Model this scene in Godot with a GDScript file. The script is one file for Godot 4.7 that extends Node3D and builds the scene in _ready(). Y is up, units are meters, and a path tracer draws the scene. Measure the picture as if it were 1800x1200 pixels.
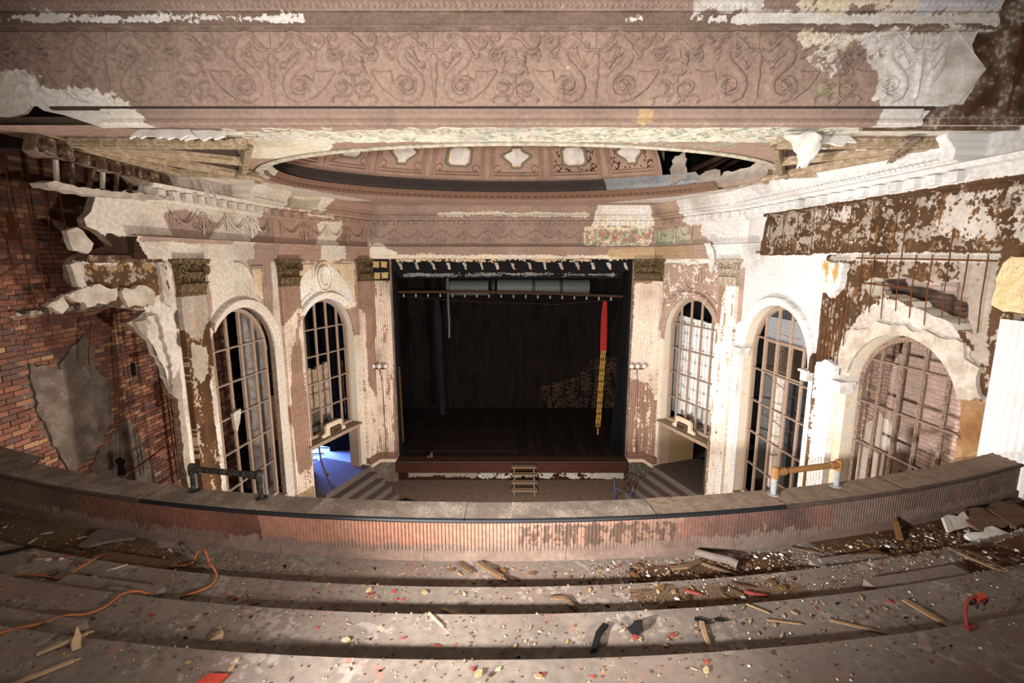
extends Node3D
# A ruined theatre seen from its balcony. Origin = the eye; +x right, +y up, -z towards the stage; metres.

const CX := -0.299          # centre of the balcony's arcs
const CZ := -27.152
const R_FACE := 21.666
const R_FRONT := 21.261
const Y_PAR := -3.142
const Y_FLOOR := -3.696
const NOSE := [22.405, 23.047, 23.778, 24.508, 25.238, 25.96, 26.682, 27.403, 28.125]
const NOSE_Y := [-3.516, -3.328, -3.139, -2.95, -2.761, -2.57, -2.376, -2.182, -1.989]
const SPRING := -2.85
const WALL_LOW := -10.2

var rng := RandomNumberGenerator.new()
var NA: PackedByteArray
var NB: PackedByteArray
var NL: PackedByteArray
var M := {}
var FR := {}               # wall frames
var used := {}

func _ready() -> void:
	rng.seed = 20240
	# ---- camera
	var cam := Camera3D.new()
	cam.name = "camera"
	cam.rotation.x = -atan(145.0 / 850.0)
	cam.fov = rad_to_deg(2.0 * atan(600.0 / 850.0))
	cam.near = 0.05
	cam.far = 200.0
	add_child(cam)
	cam.current = true
	# ---- sky and exposure
	var we := WorldEnvironment.new()
	we.name = "world_environment"
	var env := Environment.new()
	env.background_mode = Environment.BG_SKY
	var sm := ProceduralSkyMaterial.new()
	sm.sky_top_color = Color(0.25, 0.36, 0.85)
	sm.sky_horizon_color = Color(0.45, 0.55, 0.95)
	sm.ground_bottom_color = Color(0.2, 0.22, 0.3)
	sm.ground_horizon_color = Color(0.4, 0.45, 0.7)
	sm.sky_energy_multiplier = 1.0
	var sky := Sky.new()
	sky.sky_material = sm
	env.sky = sky
	env.tonemap_mode = Environment.TONE_MAPPER_LINEAR
	env.tonemap_exposure = 0.45
	env.sdfgi_enabled = true
	env.ssao_enabled = true
	env.ssil_enabled = true
	we.environment = env
	add_child(we)
	# ---- work lamps behind the camera and the blue daylight at the exit
	spot("work_lamp_light", Vector3(-4.1, -1.15, 0.3), Vector3(7.7, -2.9, -13.2), 27.0, Color(1.0, 0.99, 0.98), 900.0, 0.14, 1.0)
	spot("work_lamp_light", Vector3(3.8, -1.1, 0.4), Vector3(-8.6, -3.6, -13.5), 27.0, Color(1.0, 0.95, 0.90), 260.0, 0.14, 1.0)
	spot("work_lamp_light", Vector3(-1.5, -0.4, 2.6), Vector3(0.6, 2.5, -14.0), 42.0, Color(1.0, 0.98, 0.955), 470.0, 0.2, 1.0)
	lamp("work_lamp_light", Vector3(-3.7, -1.1, 0.35), Color(1.0, 0.97, 0.94), 11.0, 0.12)
	lamp("work_lamp_light", Vector3(3.9, -1.05, 0.5), Color(1.0, 0.96, 0.92), 5.5, 0.2)
	lamp("stalls_lamp_light", Vector3(-3.0, -6.9, -8.6), Color(1.0, 0.98, 0.95), 34.0, 0.2)
	lamp("stalls_lamp_light", Vector3(3.2, -6.9, -8.8), Color(1.0, 0.95, 0.90), 34.0, 0.2)
	lamp("stalls_lamp_light", Vector3(0.2, -6.75, -12.0), Color(1.0, 0.96, 0.92), 170.0, 0.2)
	var al := AreaLight3D.new()
	al.name = "exit_daylight"
	al.area_size = Vector2(1.8, 1.3)
	al.light_color = Color(0.44, 0.56, 1.0)
	al.light_energy = 330.0
	al.shadow_enabled = true
	add_child(al)
	al.look_at_from_position(Vector3(-10.2, -7.3, -21.3), Vector3(-8.3, -8.5, -19.6), Vector3.UP)
	make_noise()
	make_materials()
	make_frames()
	build_stage_wall()
	build_side_walls()
	build_windows()
	build_pilasters()
	build_ceiling()
	build_dome()
	build_fascia()
	build_stage()
	build_pit()
	build_outer_walls()
	build_passages()
	build_balcony()
	build_ruin_details()
	build_things()
	build_debris()

# ------------------------------------------------------------------ lights
func lamp(n: String, at: Vector3, c: Color, e: float, size: float) -> void:
	var l := OmniLight3D.new()
	l.name = n
	l.position = at
	l.light_color = c
	l.light_energy = e
	l.light_size = size
	l.omni_range = 60.0
	l.omni_attenuation = 2.0
	l.shadow_enabled = true
	add_child(l, true)

func spot(n: String, at: Vector3, to: Vector3, ang: float, c: Color, e: float, size: float, soft: float) -> void:
	var l := SpotLight3D.new()
	l.name = n
	l.light_color = c
	l.light_energy = e
	l.light_size = size
	l.spot_angle = ang
	l.spot_angle_attenuation = soft
	l.spot_range = 60.0
	l.spot_attenuation = 2.0
	l.shadow_enabled = true
	add_child(l, true)
	l.look_at_from_position(at, to, Vector3.UP)

# ------------------------------------------------------------------ mesh building
class Geo:
	var v := PackedVector3Array()
	var n := PackedVector3Array()
	var t := PackedVector2Array()
	var c := PackedColorArray()
	var um := 0
	var uo := Vector2.ZERO
	var us := Vector2.ONE
	var col := Color.WHITE
	var colored := false
	var xf := Transform3D.IDENTITY
	var has_xf := false

	func uv_rect(r: Rect2, mode := 0) -> Geo:
		um = mode
		us = r.size
		uo = Vector2(r.position.x, r.position.y + r.size.y)
		return self

	func at(x: Transform3D) -> Geo:
		xf = x
		has_xf = true
		return self

	func uvof(p: Vector3) -> Vector2:
		if um == 0:
			return Vector2((p.x - uo.x) / us.x, (uo.y - p.y) / us.y)
		if um == 1:
			return Vector2((p.x - uo.x) / us.x, (uo.y - p.z) / us.y)
		return Vector2((p.z - uo.x) / us.x, (p.y - uo.y) / us.y)

	func put(p: Vector3, nn: Vector3, uv: Vector2) -> void:
		if has_xf:
			p = xf * p
			nn = (xf.basis * nn).normalized()
		v.append(p)
		n.append(nn)
		t.append(uv)
		if colored:
			c.append(col)

	func tri(a: Vector3, b: Vector3, d: Vector3) -> void:
		var nn := (b - a).cross(d - a)
		if nn.length_squared() < 1e-16:
			return
		nn = nn.normalized()
		put(a, nn, uvof(a))
		put(d, nn, uvof(d))
		put(b, nn, uvof(b))

	func quad(a: Vector3, b: Vector3, d: Vector3, e: Vector3) -> void:
		tri(a, b, d)
		tri(a, d, e)

	func quad_n(a: Vector3, b: Vector3, d: Vector3, e: Vector3, na: Vector3, nb: Vector3, nd: Vector3, ne: Vector3, ua: Vector2, ub: Vector2, ud: Vector2, ue: Vector2) -> void:
		put(a, na, ua); put(d, nd, ud); put(b, nb, ub)
		put(a, na, ua); put(e, ne, ue); put(d, nd, ud)

	func box(p: Vector3, s: Vector3, b := Basis.IDENTITY) -> void:
		var x := b.x * s.x * 0.5
		var y := b.y * s.y * 0.5
		var z := b.z * s.z * 0.5
		quad(p - x - y + z, p + x - y + z, p + x + y + z, p - x + y + z)
		quad(p + x - y - z, p - x - y - z, p - x + y - z, p + x + y - z)
		quad(p + x - y + z, p + x - y - z, p + x + y - z, p + x + y + z)
		quad(p - x - y - z, p - x - y + z, p - x + y + z, p - x + y - z)
		quad(p - x + y + z, p + x + y + z, p + x + y - z, p - x + y - z)
		quad(p - x - y - z, p + x - y - z, p + x - y + z, p - x - y + z)

	func bar(a: Vector3, b: Vector3, w: float, h: float, up := Vector3.UP) -> void:
		# a chamfered bar from a to b
		var d := (b - a).normalized()
		var sx := d.cross(up).normalized()
		if sx.length() < 0.5:
			sx = d.cross(Vector3.FORWARD).normalized()
		var sy := sx.cross(d).normalized()
		var k := minf(w, h) * 0.22
		var prof := [Vector2(-w / 2 + k, -h / 2), Vector2(w / 2 - k, -h / 2), Vector2(w / 2, -h / 2 + k), Vector2(w / 2, h / 2 - k), Vector2(w / 2 - k, h / 2), Vector2(-w / 2 + k, h / 2), Vector2(-w / 2, h / 2 - k), Vector2(-w / 2, -h / 2 + k)]
		for i in 8:
			var p: Vector2 = prof[i]
			var q: Vector2 = prof[(i + 1) % 8]
			var P := sx * p.x + sy * p.y
			var Q := sx * q.x + sy * q.y
			quad(a + Q, a + P, b + P, b + Q)
			tri(a, a + P, a + Q)
			tri(b, b + Q, b + P)

	func tube(pts: Array, r: float, sides := 6, r_end := -1.0) -> void:
		var m := pts.size()
		if m < 2:
			return
		if r_end < 0.0:
			r_end = r
		var rings := []
		var up := Vector3(0.31, 0.9, 0.27).normalized()
		for i in m:
			var d: Vector3 = (pts[mini(i + 1, m - 1)] - pts[maxi(i - 1, 0)]).normalized()
			var sx := d.cross(up)
			if sx.length() < 0.05:
				sx = d.cross(Vector3.RIGHT)
			sx = sx.normalized()
			var sy := sx.cross(d).normalized()
			up = sy
			var rr := lerpf(r, r_end, float(i) / (m - 1))
			var ring := []
			for k in sides:
				var a := TAU * k / sides
				ring.append([pts[i] + (sx * cos(a) + sy * sin(a)) * rr, sx * cos(a) + sy * sin(a)])
			rings.append(ring)
		for i in m - 1:
			for k in sides:
				var a = rings[i][k]
				var b = rings[i][(k + 1) % sides]
				var d2 = rings[i + 1][(k + 1) % sides]
				var e = rings[i + 1][k]
				quad_n(a[0], e[0], d2[0], b[0], a[1], e[1], d2[1], b[1], uvof(a[0]), uvof(e[0]), uvof(d2[0]), uvof(b[0]))
		for k in range(1, sides - 1):
			tri(rings[0][0][0], rings[0][k + 1][0], rings[0][k][0])
			tri(rings[m - 1][0][0], rings[m - 1][k][0], rings[m - 1][k + 1][0])

	func prism(poly: PackedVector2Array, z0: float, z1: float, back := true, side: Geo = null) -> void:
		# polygon in x,y; extruded from z0 (back) to z1 (front)
		var p := poly
		if Geometry2D.is_polygon_clockwise(p):
			p = p.duplicate()
			p.reverse()
		var ids := Geometry2D.triangulate_polygon(p)
		for i in range(0, ids.size(), 3):
			var a := p[ids[i]]
			var b := p[ids[i + 1]]
			var d := p[ids[i + 2]]
			if (b - a).cross(d - a) < 0.0:
				var s := b
				b = d
				d = s
			tri(Vector3(a.x, a.y, z1), Vector3(b.x, b.y, z1), Vector3(d.x, d.y, z1))
			if back:
				tri(Vector3(a.x, a.y, z0), Vector3(d.x, d.y, z0), Vector3(b.x, b.y, z0))
		for i in p.size():
			var a := p[i]
			var b := p[(i + 1) % p.size()]
			(side if side else self).quad(Vector3(b.x, b.y, z1), Vector3(a.x, a.y, z1), Vector3(a.x, a.y, z0), Vector3(b.x, b.y, z0))

	func sweep_x(prof: Array, x0: float, x1: float, m0 := 0.0, m1 := 0.0) -> void:
		# profile of Vector2(out, y) drawn along x; each end slides by out * mitre
		for i in prof.size() - 1:
			var p: Vector2 = prof[i]
			var q: Vector2 = prof[i + 1]
			quad(Vector3(x0 + p.x * m0, p.y, p.x), Vector3(x1 + p.x * m1, p.y, p.x), Vector3(x1 + q.x * m1, q.y, q.x), Vector3(x0 + q.x * m0, q.y, q.x))
		var pl := PackedVector2Array()
		for p in prof:
			pl.append(p)
		var ids := Geometry2D.triangulate_polygon(pl)
		for i in range(0, ids.size(), 3):
			for e in 2:
				var xx: float = x0 if e == 0 else x1
				var mm: float = m0 if e == 0 else m1
				var a := Vector3(xx + pl[ids[i]].x * mm, pl[ids[i]].y, pl[ids[i]].x)
				var b := Vector3(xx + pl[ids[i + 1]].x * mm, pl[ids[i + 1]].y, pl[ids[i + 1]].x)
				var d := Vector3(xx + pl[ids[i + 2]].x * mm, pl[ids[i + 2]].y, pl[ids[i + 2]].x)
				if ((b - a).cross(d - a).x > 0) == (e == 0):
					tri(a, d, b)
				else:
					tri(a, b, d)

	func sweep_arch(prof: Array, cx: float, cy: float, a0: float, a1: float, seg: int) -> void:
		# profile of Vector2(radius, out), swept about (cx, cy) from angle a0 to a1 (radians, ccw from +x)
		for s in seg:
			var u := lerpf(a0, a1, float(s) / seg)
			var w := lerpf(a0, a1, float(s + 1) / seg)
			for i in prof.size() - 1:
				var p: Vector2 = prof[i]
				var q: Vector2 = prof[i + 1]
				quad(Vector3(cx + p.x * cos(u), cy + p.x * sin(u), p.y), Vector3(cx + q.x * cos(u), cy + q.x * sin(u), q.y), Vector3(cx + q.x * cos(w), cy + q.x * sin(w), q.y), Vector3(cx + p.x * cos(w), cy + p.x * sin(w), p.y))

	func lathe(prof: Array, at_: Vector3, seg := 16) -> void:
		# profile of Vector2(radius, y) about the y axis at at_
		for s in seg:
			var u := TAU * s / seg
			var w := TAU * (s + 1) / seg
			for i in prof.size() - 1:
				var p: Vector2 = prof[i]
				var q: Vector2 = prof[i + 1]
				quad(at_ + Vector3(p.x * cos(w), p.y, -p.x * sin(w)) , at_ + Vector3(q.x * cos(w), q.y, -q.x * sin(w)), at_ + Vector3(q.x * cos(u), q.y, -q.x * sin(u)), at_ + Vector3(p.x * cos(u), p.y, -p.x * sin(u)))

	func grid(pts: Array, uvs: Array, nx: int, ny: int) -> void:
		# pts row-major, (nx+1)*(ny+1); smooth
		var nr := []
		nr.resize(pts.size())
		for j in ny + 1:
			for i in nx + 1:
				var a: Vector3 = pts[j * (nx + 1) + maxi(i - 1, 0)]
				var b: Vector3 = pts[j * (nx + 1) + mini(i + 1, nx)]
				var d: Vector3 = pts[maxi(j - 1, 0) * (nx + 1) + i]
				var e: Vector3 = pts[mini(j + 1, ny) * (nx + 1) + i]
				nr[j * (nx + 1) + i] = (b - a).cross(e - d).normalized()
		for j in ny:
			for i in nx:
				var k := j * (nx + 1) + i
				var k2 := k + nx + 1
				quad_n(pts[k], pts[k + 1], pts[k2 + 1], pts[k2], nr[k], nr[k + 1], nr[k2 + 1], nr[k2], uvs[k], uvs[k + 1], uvs[k2 + 1], uvs[k2])

	func mesh() -> ArrayMesh:
		var arr := []
		arr.resize(Mesh.ARRAY_MAX)
		arr[Mesh.ARRAY_VERTEX] = v
		arr[Mesh.ARRAY_NORMAL] = n
		arr[Mesh.ARRAY_TEX_UV] = t
		if colored:
			arr[Mesh.ARRAY_COLOR] = c
		var m := ArrayMesh.new()
		if v.size():
			m.add_surface_from_arrays(Mesh.PRIMITIVE_TRIANGLES, arr)
		return m

# ------------------------------------------------------------------ nodes
func numbered(n: String) -> String:
	if not used.has(n):
		used[n] = 0
		return n
	used[n] += 1
	return "%s_%03d" % [n, used[n]]

func node(n: String, parent: Node = null, xf := Transform3D.IDENTITY) -> Node3D:
	var o := Node3D.new()
	o.name = numbered(n) if parent == null else n
	o.transform = xf
	(self if parent == null else parent).add_child(o, true)
	return o

func obj(n: String, g: Geo, mat: Material, parent: Node = null, xf := Transform3D.IDENTITY) -> MeshInstance3D:
	return inst(n, g.mesh(), mat, parent, xf)

func inst(n: String, m: Mesh, mat: Material, parent: Node = null, xf := Transform3D.IDENTITY) -> MeshInstance3D:
	var o := MeshInstance3D.new()
	o.name = numbered(n) if parent == null else n
	o.mesh = m
	o.material_override = mat
	o.transform = xf
	(self if parent == null else parent).add_child(o, true)
	return o

func tag(o: Node, label: String, category := "", group := "", kind := "") -> Node:
	o.set_meta("label", label)
	if category:
		o.set_meta("category", category)
	if group:
		o.set_meta("group", group)
	if kind:
		o.set_meta("kind", kind)
	return o

func stuff(o: Node) -> Node:
	o.set_meta("kind", "stuff")
	return o

func V2(a: Array) -> PackedVector2Array:
	var p := PackedVector2Array()
	for i in range(0, a.size(), 2):
		p.append(Vector2(a[i], a[i + 1]))
	return p

func ragged(a: Array, amp: float, step := 0.12, closed := true) -> PackedVector2Array:
	# breaks the sides of an outline up into a torn edge
	var p := V2(a)
	var out := PackedVector2Array()
	for i in p.size() - (0 if closed else 1):
		var u := p[i]
		var w := p[(i + 1) % p.size()]
		var k := maxi(1, int((w - u).length() / step))
		var nn := (w - u).orthogonal().normalized()
		for j in k:
			var q := u.lerp(w, float(j) / k)
			out.append(q if j == 0 and k == 1 else q + nn * rng.randf_range(-amp, amp) + (w - u).normalized() * rng.randf_range(-0.3, 0.3) * step * (1.0 if j else 0.0))
	if not closed:
		out.append(p[p.size() - 1])
	return out

# ------------------------------------------------------------------ textures
func noise_bytes(freq: float, oct: int, sd: int) -> PackedByteArray:
	var f := FastNoiseLite.new()
	f.seed = sd
	f.noise_type = FastNoiseLite.TYPE_SIMPLEX_SMOOTH
	f.frequency = freq
	f.fractal_octaves = oct
	f.fractal_gain = 0.58
	var im := f.get_seamless_image(512, 512)
	im.convert(Image.FORMAT_L8)
	return im.get_data()

func make_noise() -> void:
	NA = noise_bytes(0.018, 6, 3)
	NB = noise_bytes(0.11, 3, 8)
	NL = noise_bytes(0.006, 3, 15)

# a layer: {p: [[x,y, x,y ...] ...] or [] for everywhere, a, b: colours, amp, k: noise scale (x, y in 1/16 px), bias, h: height}
func lay(polys: Array, a: Color, b: Color, amp := 0.8, k := Vector2i(16, 16), bias := 0.0, h := -20.0) -> Dictionary:
	return {"p": polys, "a": a, "b": b, "amp": amp, "k": k, "bias": bias, "h": h}

func paint(r: Rect2, ppm: float, a: Color, b: Color, layers: Array, sd: int, bump := 1.0, flip := false) -> Array:
	# returns [albedo image, height image] for the rectangle r (x right, y up)
	var w := int(r.size.x * ppm)
	var h := int(r.size.y * ppm)
	var px := PackedByteArray()
	px.resize(w * h * 3)
	var hg := PackedByteArray()
	hg.resize(w * h)
	var masks := []
	for l in layers:
		if l.p.is_empty():
			masks.append(null)
			continue
		var cell := 0.05
		var mw := maxi(4, int(r.size.x / cell))
		var mh := maxi(4, int(r.size.y / cell))
		var mb := PackedByteArray()
		mb.resize(mw * mh)
		for poly in l.p:
			var pl := V2(poly)
			var bb := Rect2(pl[0], Vector2.ZERO)
			for q in pl:
				bb = bb.expand(q)
			for j in mh:
				var y := r.position.y + r.size.y * (1.0 - (j + 0.5) / mh)
				if y < bb.position.y or y > bb.end.y:
					continue
				for i in mw:
					var x := r.position.x + r.size.x * (i + 0.5) / mw
					if x < bb.position.x or x > bb.end.x:
						continue
					if Geometry2D.is_point_in_polygon(Vector2(x, y), pl):
						mb[j * mw + i] = 255
		var mi := Image.create_from_data(mw, mh, false, Image.FORMAT_L8, mb)
		mi.resize(maxi(2, int(r.size.x / 0.13)), maxi(2, int(r.size.y / 0.13)), Image.INTERPOLATE_LANCZOS)
		mi.resize(w, h, Image.INTERPOLATE_CUBIC)
		masks.append(mi.get_data())
	var nl := layers.size()
	var amps := PackedFloat32Array()
	var bias := PackedFloat32Array()
	var kx := PackedInt32Array()
	var ky := PackedInt32Array()
	var hs := PackedInt32Array()
	var ca := PackedColorArray()
	var cb := PackedColorArray()
	for l in layers:
		amps.append(l.amp * 2.1 if l.amp <= 1.0 and not l.p.is_empty() else l.amp)
		bias.append(l.bias)
		kx.append(l.k.x)
		ky.append(l.k.y)
		hs.append(int(l.h))
		ca.append(l.a)
		cb.append(l.b)
	var o1 := (sd * 137) & 511
	var o2 := (sd * 211) & 511
	var at := 0
	for y in h:
		for x in w:
			var fine := NB[((y + o2) & 511) * 512 + ((x + o1) & 511)]
			var low := NA[(((y >> 1) + o1) & 511) * 512 + (((x >> 1) + o2) & 511)]
			var lo2 := NL[((y + o1) & 511) * 512 + ((x + o2) & 511)]
			var m := clampf((low * 0.6 + lo2 * 0.4) / 255.0 * 1.6 - 0.3, 0.0, 1.0)
			var cr := a.r + (b.r - a.r) * m
			var cg := a.g + (b.g - a.g) * m
			var cc := a.b + (b.b - a.b) * m
			var hh := 128
			for i in nl:
				var mk := 0.5
				if masks[i] != null:
					mk = masks[i][y * w + x] / 255.0
					if mk < 0.03:
						continue
				var nz := NA[((((y * ky[i]) >> 4) + o2 + i * 57) & 511) * 512 + ((((x * kx[i]) >> 4) + o1 + i * 91) & 511)] * 0.62 + fine * 0.38
				if mk + bias[i] + (nz / 255.0 - 0.5) * amps[i] > 0.5:
					var f2 := clampf(lo2 / 255.0 * 0.5 + low / 255.0 * 1.1 - 0.35, 0.0, 1.0)
					cr = ca[i].r + (cb[i].r - ca[i].r) * f2
					cg = ca[i].g + (cb[i].g - ca[i].g) * f2
					cc = ca[i].b + (cb[i].b - ca[i].b) * f2
					hh = 128 + hs[i]
			var g := (0.88 + fine / 255.0 * 0.24) * (1.0 - 0.20 * clampf((lo2 - 150) / 70.0, 0.0, 1.0) * low / 255.0)
			px[at * 3] = int(clampf(cr * g, 0.0, 1.0) * 255.0)
			px[at * 3 + 1] = int(clampf(cg * g, 0.0, 1.0) * 255.0)
			px[at * 3 + 2] = int(clampf(cc * g, 0.0, 1.0) * 255.0)
			hg[at] = clampi(hh + int((fine - 128) * 0.10 + (low - 128) * 0.12), 0, 255)
			at += 1
	return [Image.create_from_data(w, h, false, Image.FORMAT_RGB8, px), Image.create_from_data(w, h, false, Image.FORMAT_L8, hg)]

func painted(im: Array, rough := 0.9, bump := 1.0) -> StandardMaterial3D:
	var m := StandardMaterial3D.new()
	m.albedo_texture = ImageTexture.create_from_image(im[0])
	m.roughness = rough
	m.metallic_specular = 0.25
	m.cull_mode = BaseMaterial3D.CULL_DISABLED
	if bump > 0.0:
		m.heightmap_enabled = true
		m.heightmap_texture = ImageTexture.create_from_image(im[1])
		m.heightmap_scale = bump
	return m

func plain(c: Color, rough := 0.85, metal := 0.0, spec := 0.3) -> StandardMaterial3D:
	var m := StandardMaterial3D.new()
	m.albedo_color = c
	m.roughness = rough
	m.metallic = metal
	m.metallic_specular = spec
	m.cull_mode = BaseMaterial3D.CULL_DISABLED
	return m

var tri_cache := {}
func tri_tex(a: Color, b: Color, c: Color, kx: int, ky: int, sd: int) -> ImageTexture:
	# a small repeating three-colour texture
	var key := "%s%s%s%d%d%d" % [a, b, c, kx, ky, sd]
	if tri_cache.has(key):
		return tri_cache[key]
	var px := PackedByteArray()
	px.resize(256 * 256 * 3)
	var o := sd * 77
	for y in 256:
		for x in 256:
			var n1 := NA[(((y * ky) + o) & 511) * 512 + (((x * kx) + o * 3) & 511)] / 255.0
			var n2 := NB[((y * 2 + o) & 511) * 512 + ((x * 2 + o) & 511)] / 255.0
			var q := clampf((n1 - 0.3) * 2.5, 0.0, 1.0)
			var col := a.lerp(b, q)
			if n2 * 0.5 + n1 * 0.5 > 0.62:
				col = col.lerp(c, 0.75)
			var g := 0.88 + n2 * 0.24
			var at := (y * 256 + x) * 3
			px[at] = int(clampf(col.r * g, 0, 1) * 255)
			px[at + 1] = int(clampf(col.g * g, 0, 1) * 255)
			px[at + 2] = int(clampf(col.b * g, 0, 1) * 255)
	var t := ImageTexture.create_from_image(Image.create_from_data(256, 256, false, Image.FORMAT_RGB8, px))
	tri_cache[key] = t
	return t

func mottled(a: Color, b: Color, c: Color, scale := 0.8, kx := 2, ky := 2, sd := 1, rough := 0.9, bump := 0.0) -> StandardMaterial3D:
	var m := plain(Color.WHITE, rough)
	m.albedo_texture = tri_tex(a, b, c, kx, ky, sd)
	m.uv1_triplanar = true
	m.uv1_world_triplanar = true
	m.uv1_scale = Vector3.ONE * scale
	if bump > 0.0:
		m.heightmap_enabled = true
		m.heightmap_texture = M.relief_tex
		m.heightmap_scale = bump
	return m

func tinted(a: Color, b: Color, scale := 0.8, streak := 0, rough := 0.9, bump := 0.0) -> StandardMaterial3D:
	# one colour over a shared neutral grain
	var k := b.v / maxf(a.v, 0.01)
	var m := mottled(Color.WHITE * minf(1.0, 0.80), Color(0.98, 0.98, 0.98), Color(0.62, 0.60, 0.58), scale, [2, 1, 6][streak], [2, 5, 1][streak], 90 + streak, rough, bump)
	m.albedo_color = a.lerp(b, 0.75)
	return m

const MAUVE := Color(0.525, 0.445, 0.40)
const MAUVE2 := Color(0.595, 0.51, 0.462)
const WHITE := Color(0.81, 0.795, 0.78)
const WHITE2 := Color(0.73, 0.70, 0.665)
const CREAM := Color(0.80, 0.745, 0.65)
const CREAM2 := Color(0.68, 0.59, 0.48)
const BROWN := Color(0.225, 0.16, 0.11)
const BROWN2 := Color(0.36, 0.265, 0.185)
const DARK := Color(0.13, 0.09, 0.06)
const GREY := Color(0.60, 0.56, 0.52)
const GREY2 := Color(0.48, 0.43, 0.38)
const RUST := Color(0.41, 0.29, 0.18)
const TAN := Color(0.64, 0.54, 0.40)

func make_materials() -> void:
	M.relief_tex = ImageTexture.create_from_image(Image.create_from_data(512, 512, false, Image.FORMAT_L8, NA))
	M.brownwall = mottled(BROWN, BROWN2, GREY, 0.45, 2, 2, 1, 0.95, 2.5)
	M.scratch = mottled(GREY2, BROWN2, GREY, 0.4, 2, 2, 2, 0.95, 2.5)
	M.white = mottled(WHITE, WHITE2, GREY, 0.4, 1, 1, 3, 0.9, 0.6)
	M.lump = mottled(Color(0.67, 0.63, 0.585), Color(0.575, 0.53, 0.48), Color(0.555, 0.50, 0.44), 0.45, 1, 1, 4, 0.95, 1.5)
	M.mauve = mottled(MAUVE, MAUVE2, WHITE2, 0.3, 1, 1, 5, 0.88, 0.6)
	M.gilt = mottled(Color(0.25, 0.195, 0.13), Color(0.36, 0.29, 0.19), Color(0.56, 0.49, 0.40), 1.0, 2, 2, 6, 0.75, 1.0)
	M.stonecap = mottled(Color(0.52, 0.46, 0.40), Color(0.66, 0.60, 0.53), WHITE2, 1.0, 2, 2, 6, 0.85, 1.0)
	M.giltfret = mottled(Color(0.50, 0.43, 0.32), Color(0.62, 0.545, 0.47), Color(0.68, 0.61, 0.56), 0.7, 2, 2, 7, 0.85, 2.0)
	M.bar = mottled(Color(0.50, 0.42, 0.36), Color(0.66, 0.585, 0.52), Color(0.30, 0.23, 0.18), 1.6, 2, 2, 8, 0.85, 0.0)
	M.barrust = mottled(Color(0.34, 0.26, 0.21), Color(0.60, 0.53, 0.47), Color(0.20, 0.14, 0.10), 1.6, 2, 2, 9, 0.85, 0.0)
	M.rust = mottled(Color(0.30, 0.17, 0.08), Color(0.42, 0.25, 0.11), Color(0.18, 0.11, 0.07), 2.0, 2, 2, 10, 0.85)
	M.dark = plain(Color(0.10, 0.08, 0.07), 0.95)
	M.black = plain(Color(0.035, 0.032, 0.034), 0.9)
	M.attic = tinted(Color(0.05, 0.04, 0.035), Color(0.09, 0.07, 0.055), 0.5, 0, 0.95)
	M.timber = mottled(Color(0.30, 0.22, 0.16), Color(0.42, 0.33, 0.25), Color(0.18, 0.13, 0.1), 0.6, 1, 6, 12, 0.85)
	M.plank = tinted(Color(0.42, 0.34, 0.27), Color(0.55, 0.46, 0.37), 0.6, 2, 0.85)
	M.mortar = tinted(Color(0.36, 0.30, 0.27), Color(0.47, 0.41, 0.37), 0.8, 0, 0.95)
	M.cement = mottled(Color(0.345, 0.30, 0.265), Color(0.42, 0.37, 0.33), Color(0.47, 0.42, 0.37), 0.35, 1, 1, 15, 0.95, 1.0)
	var bc := [Color(0.49, 0.32, 0.26), Color(0.54, 0.36, 0.29), Color(0.43, 0.29, 0.24), Color(0.58, 0.41, 0.32), Color(0.40, 0.30, 0.27), Color(0.64, 0.49, 0.37)]
	M.bricks = []
	M.bricks_pale = []
	for i in 6:
		M.bricks.append(tinted(bc[i], bc[i] * 1.1, 1.1, 0, 0.92, 1.0))
	for i in 6:
		M.bricks_pale.append(tinted(bc[i].lerp(Color(0.98, 0.86, 0.80), 0.6), bc[i].lerp(Color(0.98, 0.86, 0.80), 0.7), 1.1, 0, 0.92, 1.0))
	M.brickv = plain(Color.WHITE, 0.92)
	M.brickv.vertex_color_use_as_albedo = true
	M.revealr = mottled(WHITE2, CREAM, CREAM2, 0.4, 1, 1, 77, 0.92, 0.6)
	M.beaddark = plain(Color(0.27, 0.225, 0.205), 0.9)
	M.brownpatch = mottled(Color(0.27, 0.19, 0.13), Color(0.48, 0.41, 0.35), Color(0.66, 0.63, 0.60), 0.16, 2, 2, 39, 0.95, 3.0)
	M.mauvedark = tinted(Color(0.46, 0.35, 0.30), Color(0.54, 0.41, 0.35), 0.6, 0, 0.88)
	M.peelgreen = mottled(Color(0.30, 0.21, 0.17), Color(0.25, 0.30, 0.27), Color(0.55, 0.52, 0.44), 0.6, 2, 2, 41, 0.9)
	M.pale = mottled(Color(0.74, 0.72, 0.66), Color(0.62, 0.56, 0.50), Color(0.50, 0.55, 0.48), 0.6, 2, 2, 42, 0.92)
	M.rimpaint = tinted(Color(0.52, 0.40, 0.34), Color(0.47, 0.36, 0.29), 0.8, 0, 0.88)
	M.fretback = tinted(Color(0.26, 0.21, 0.20), Color(0.34, 0.27, 0.25), 0.4, 0, 0.92)
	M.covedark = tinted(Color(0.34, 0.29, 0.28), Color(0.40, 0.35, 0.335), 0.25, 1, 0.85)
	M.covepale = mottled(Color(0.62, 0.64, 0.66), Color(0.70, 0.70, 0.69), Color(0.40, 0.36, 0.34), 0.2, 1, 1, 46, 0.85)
	M.domepaint = mottled(Color(0.54, 0.44, 0.39), Color(0.60, 0.49, 0.43), Color(0.64, 0.53, 0.47), 0.3, 1, 1, 47, 0.88)
	M.teal = plain(Color(0.33, 0.38, 0.36), 0.8)
	M.tanrim = plain(Color(0.56, 0.42, 0.25), 0.8)
	M.grille = plain(Color(0.17, 0.11, 0.08), 0.95)
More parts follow.
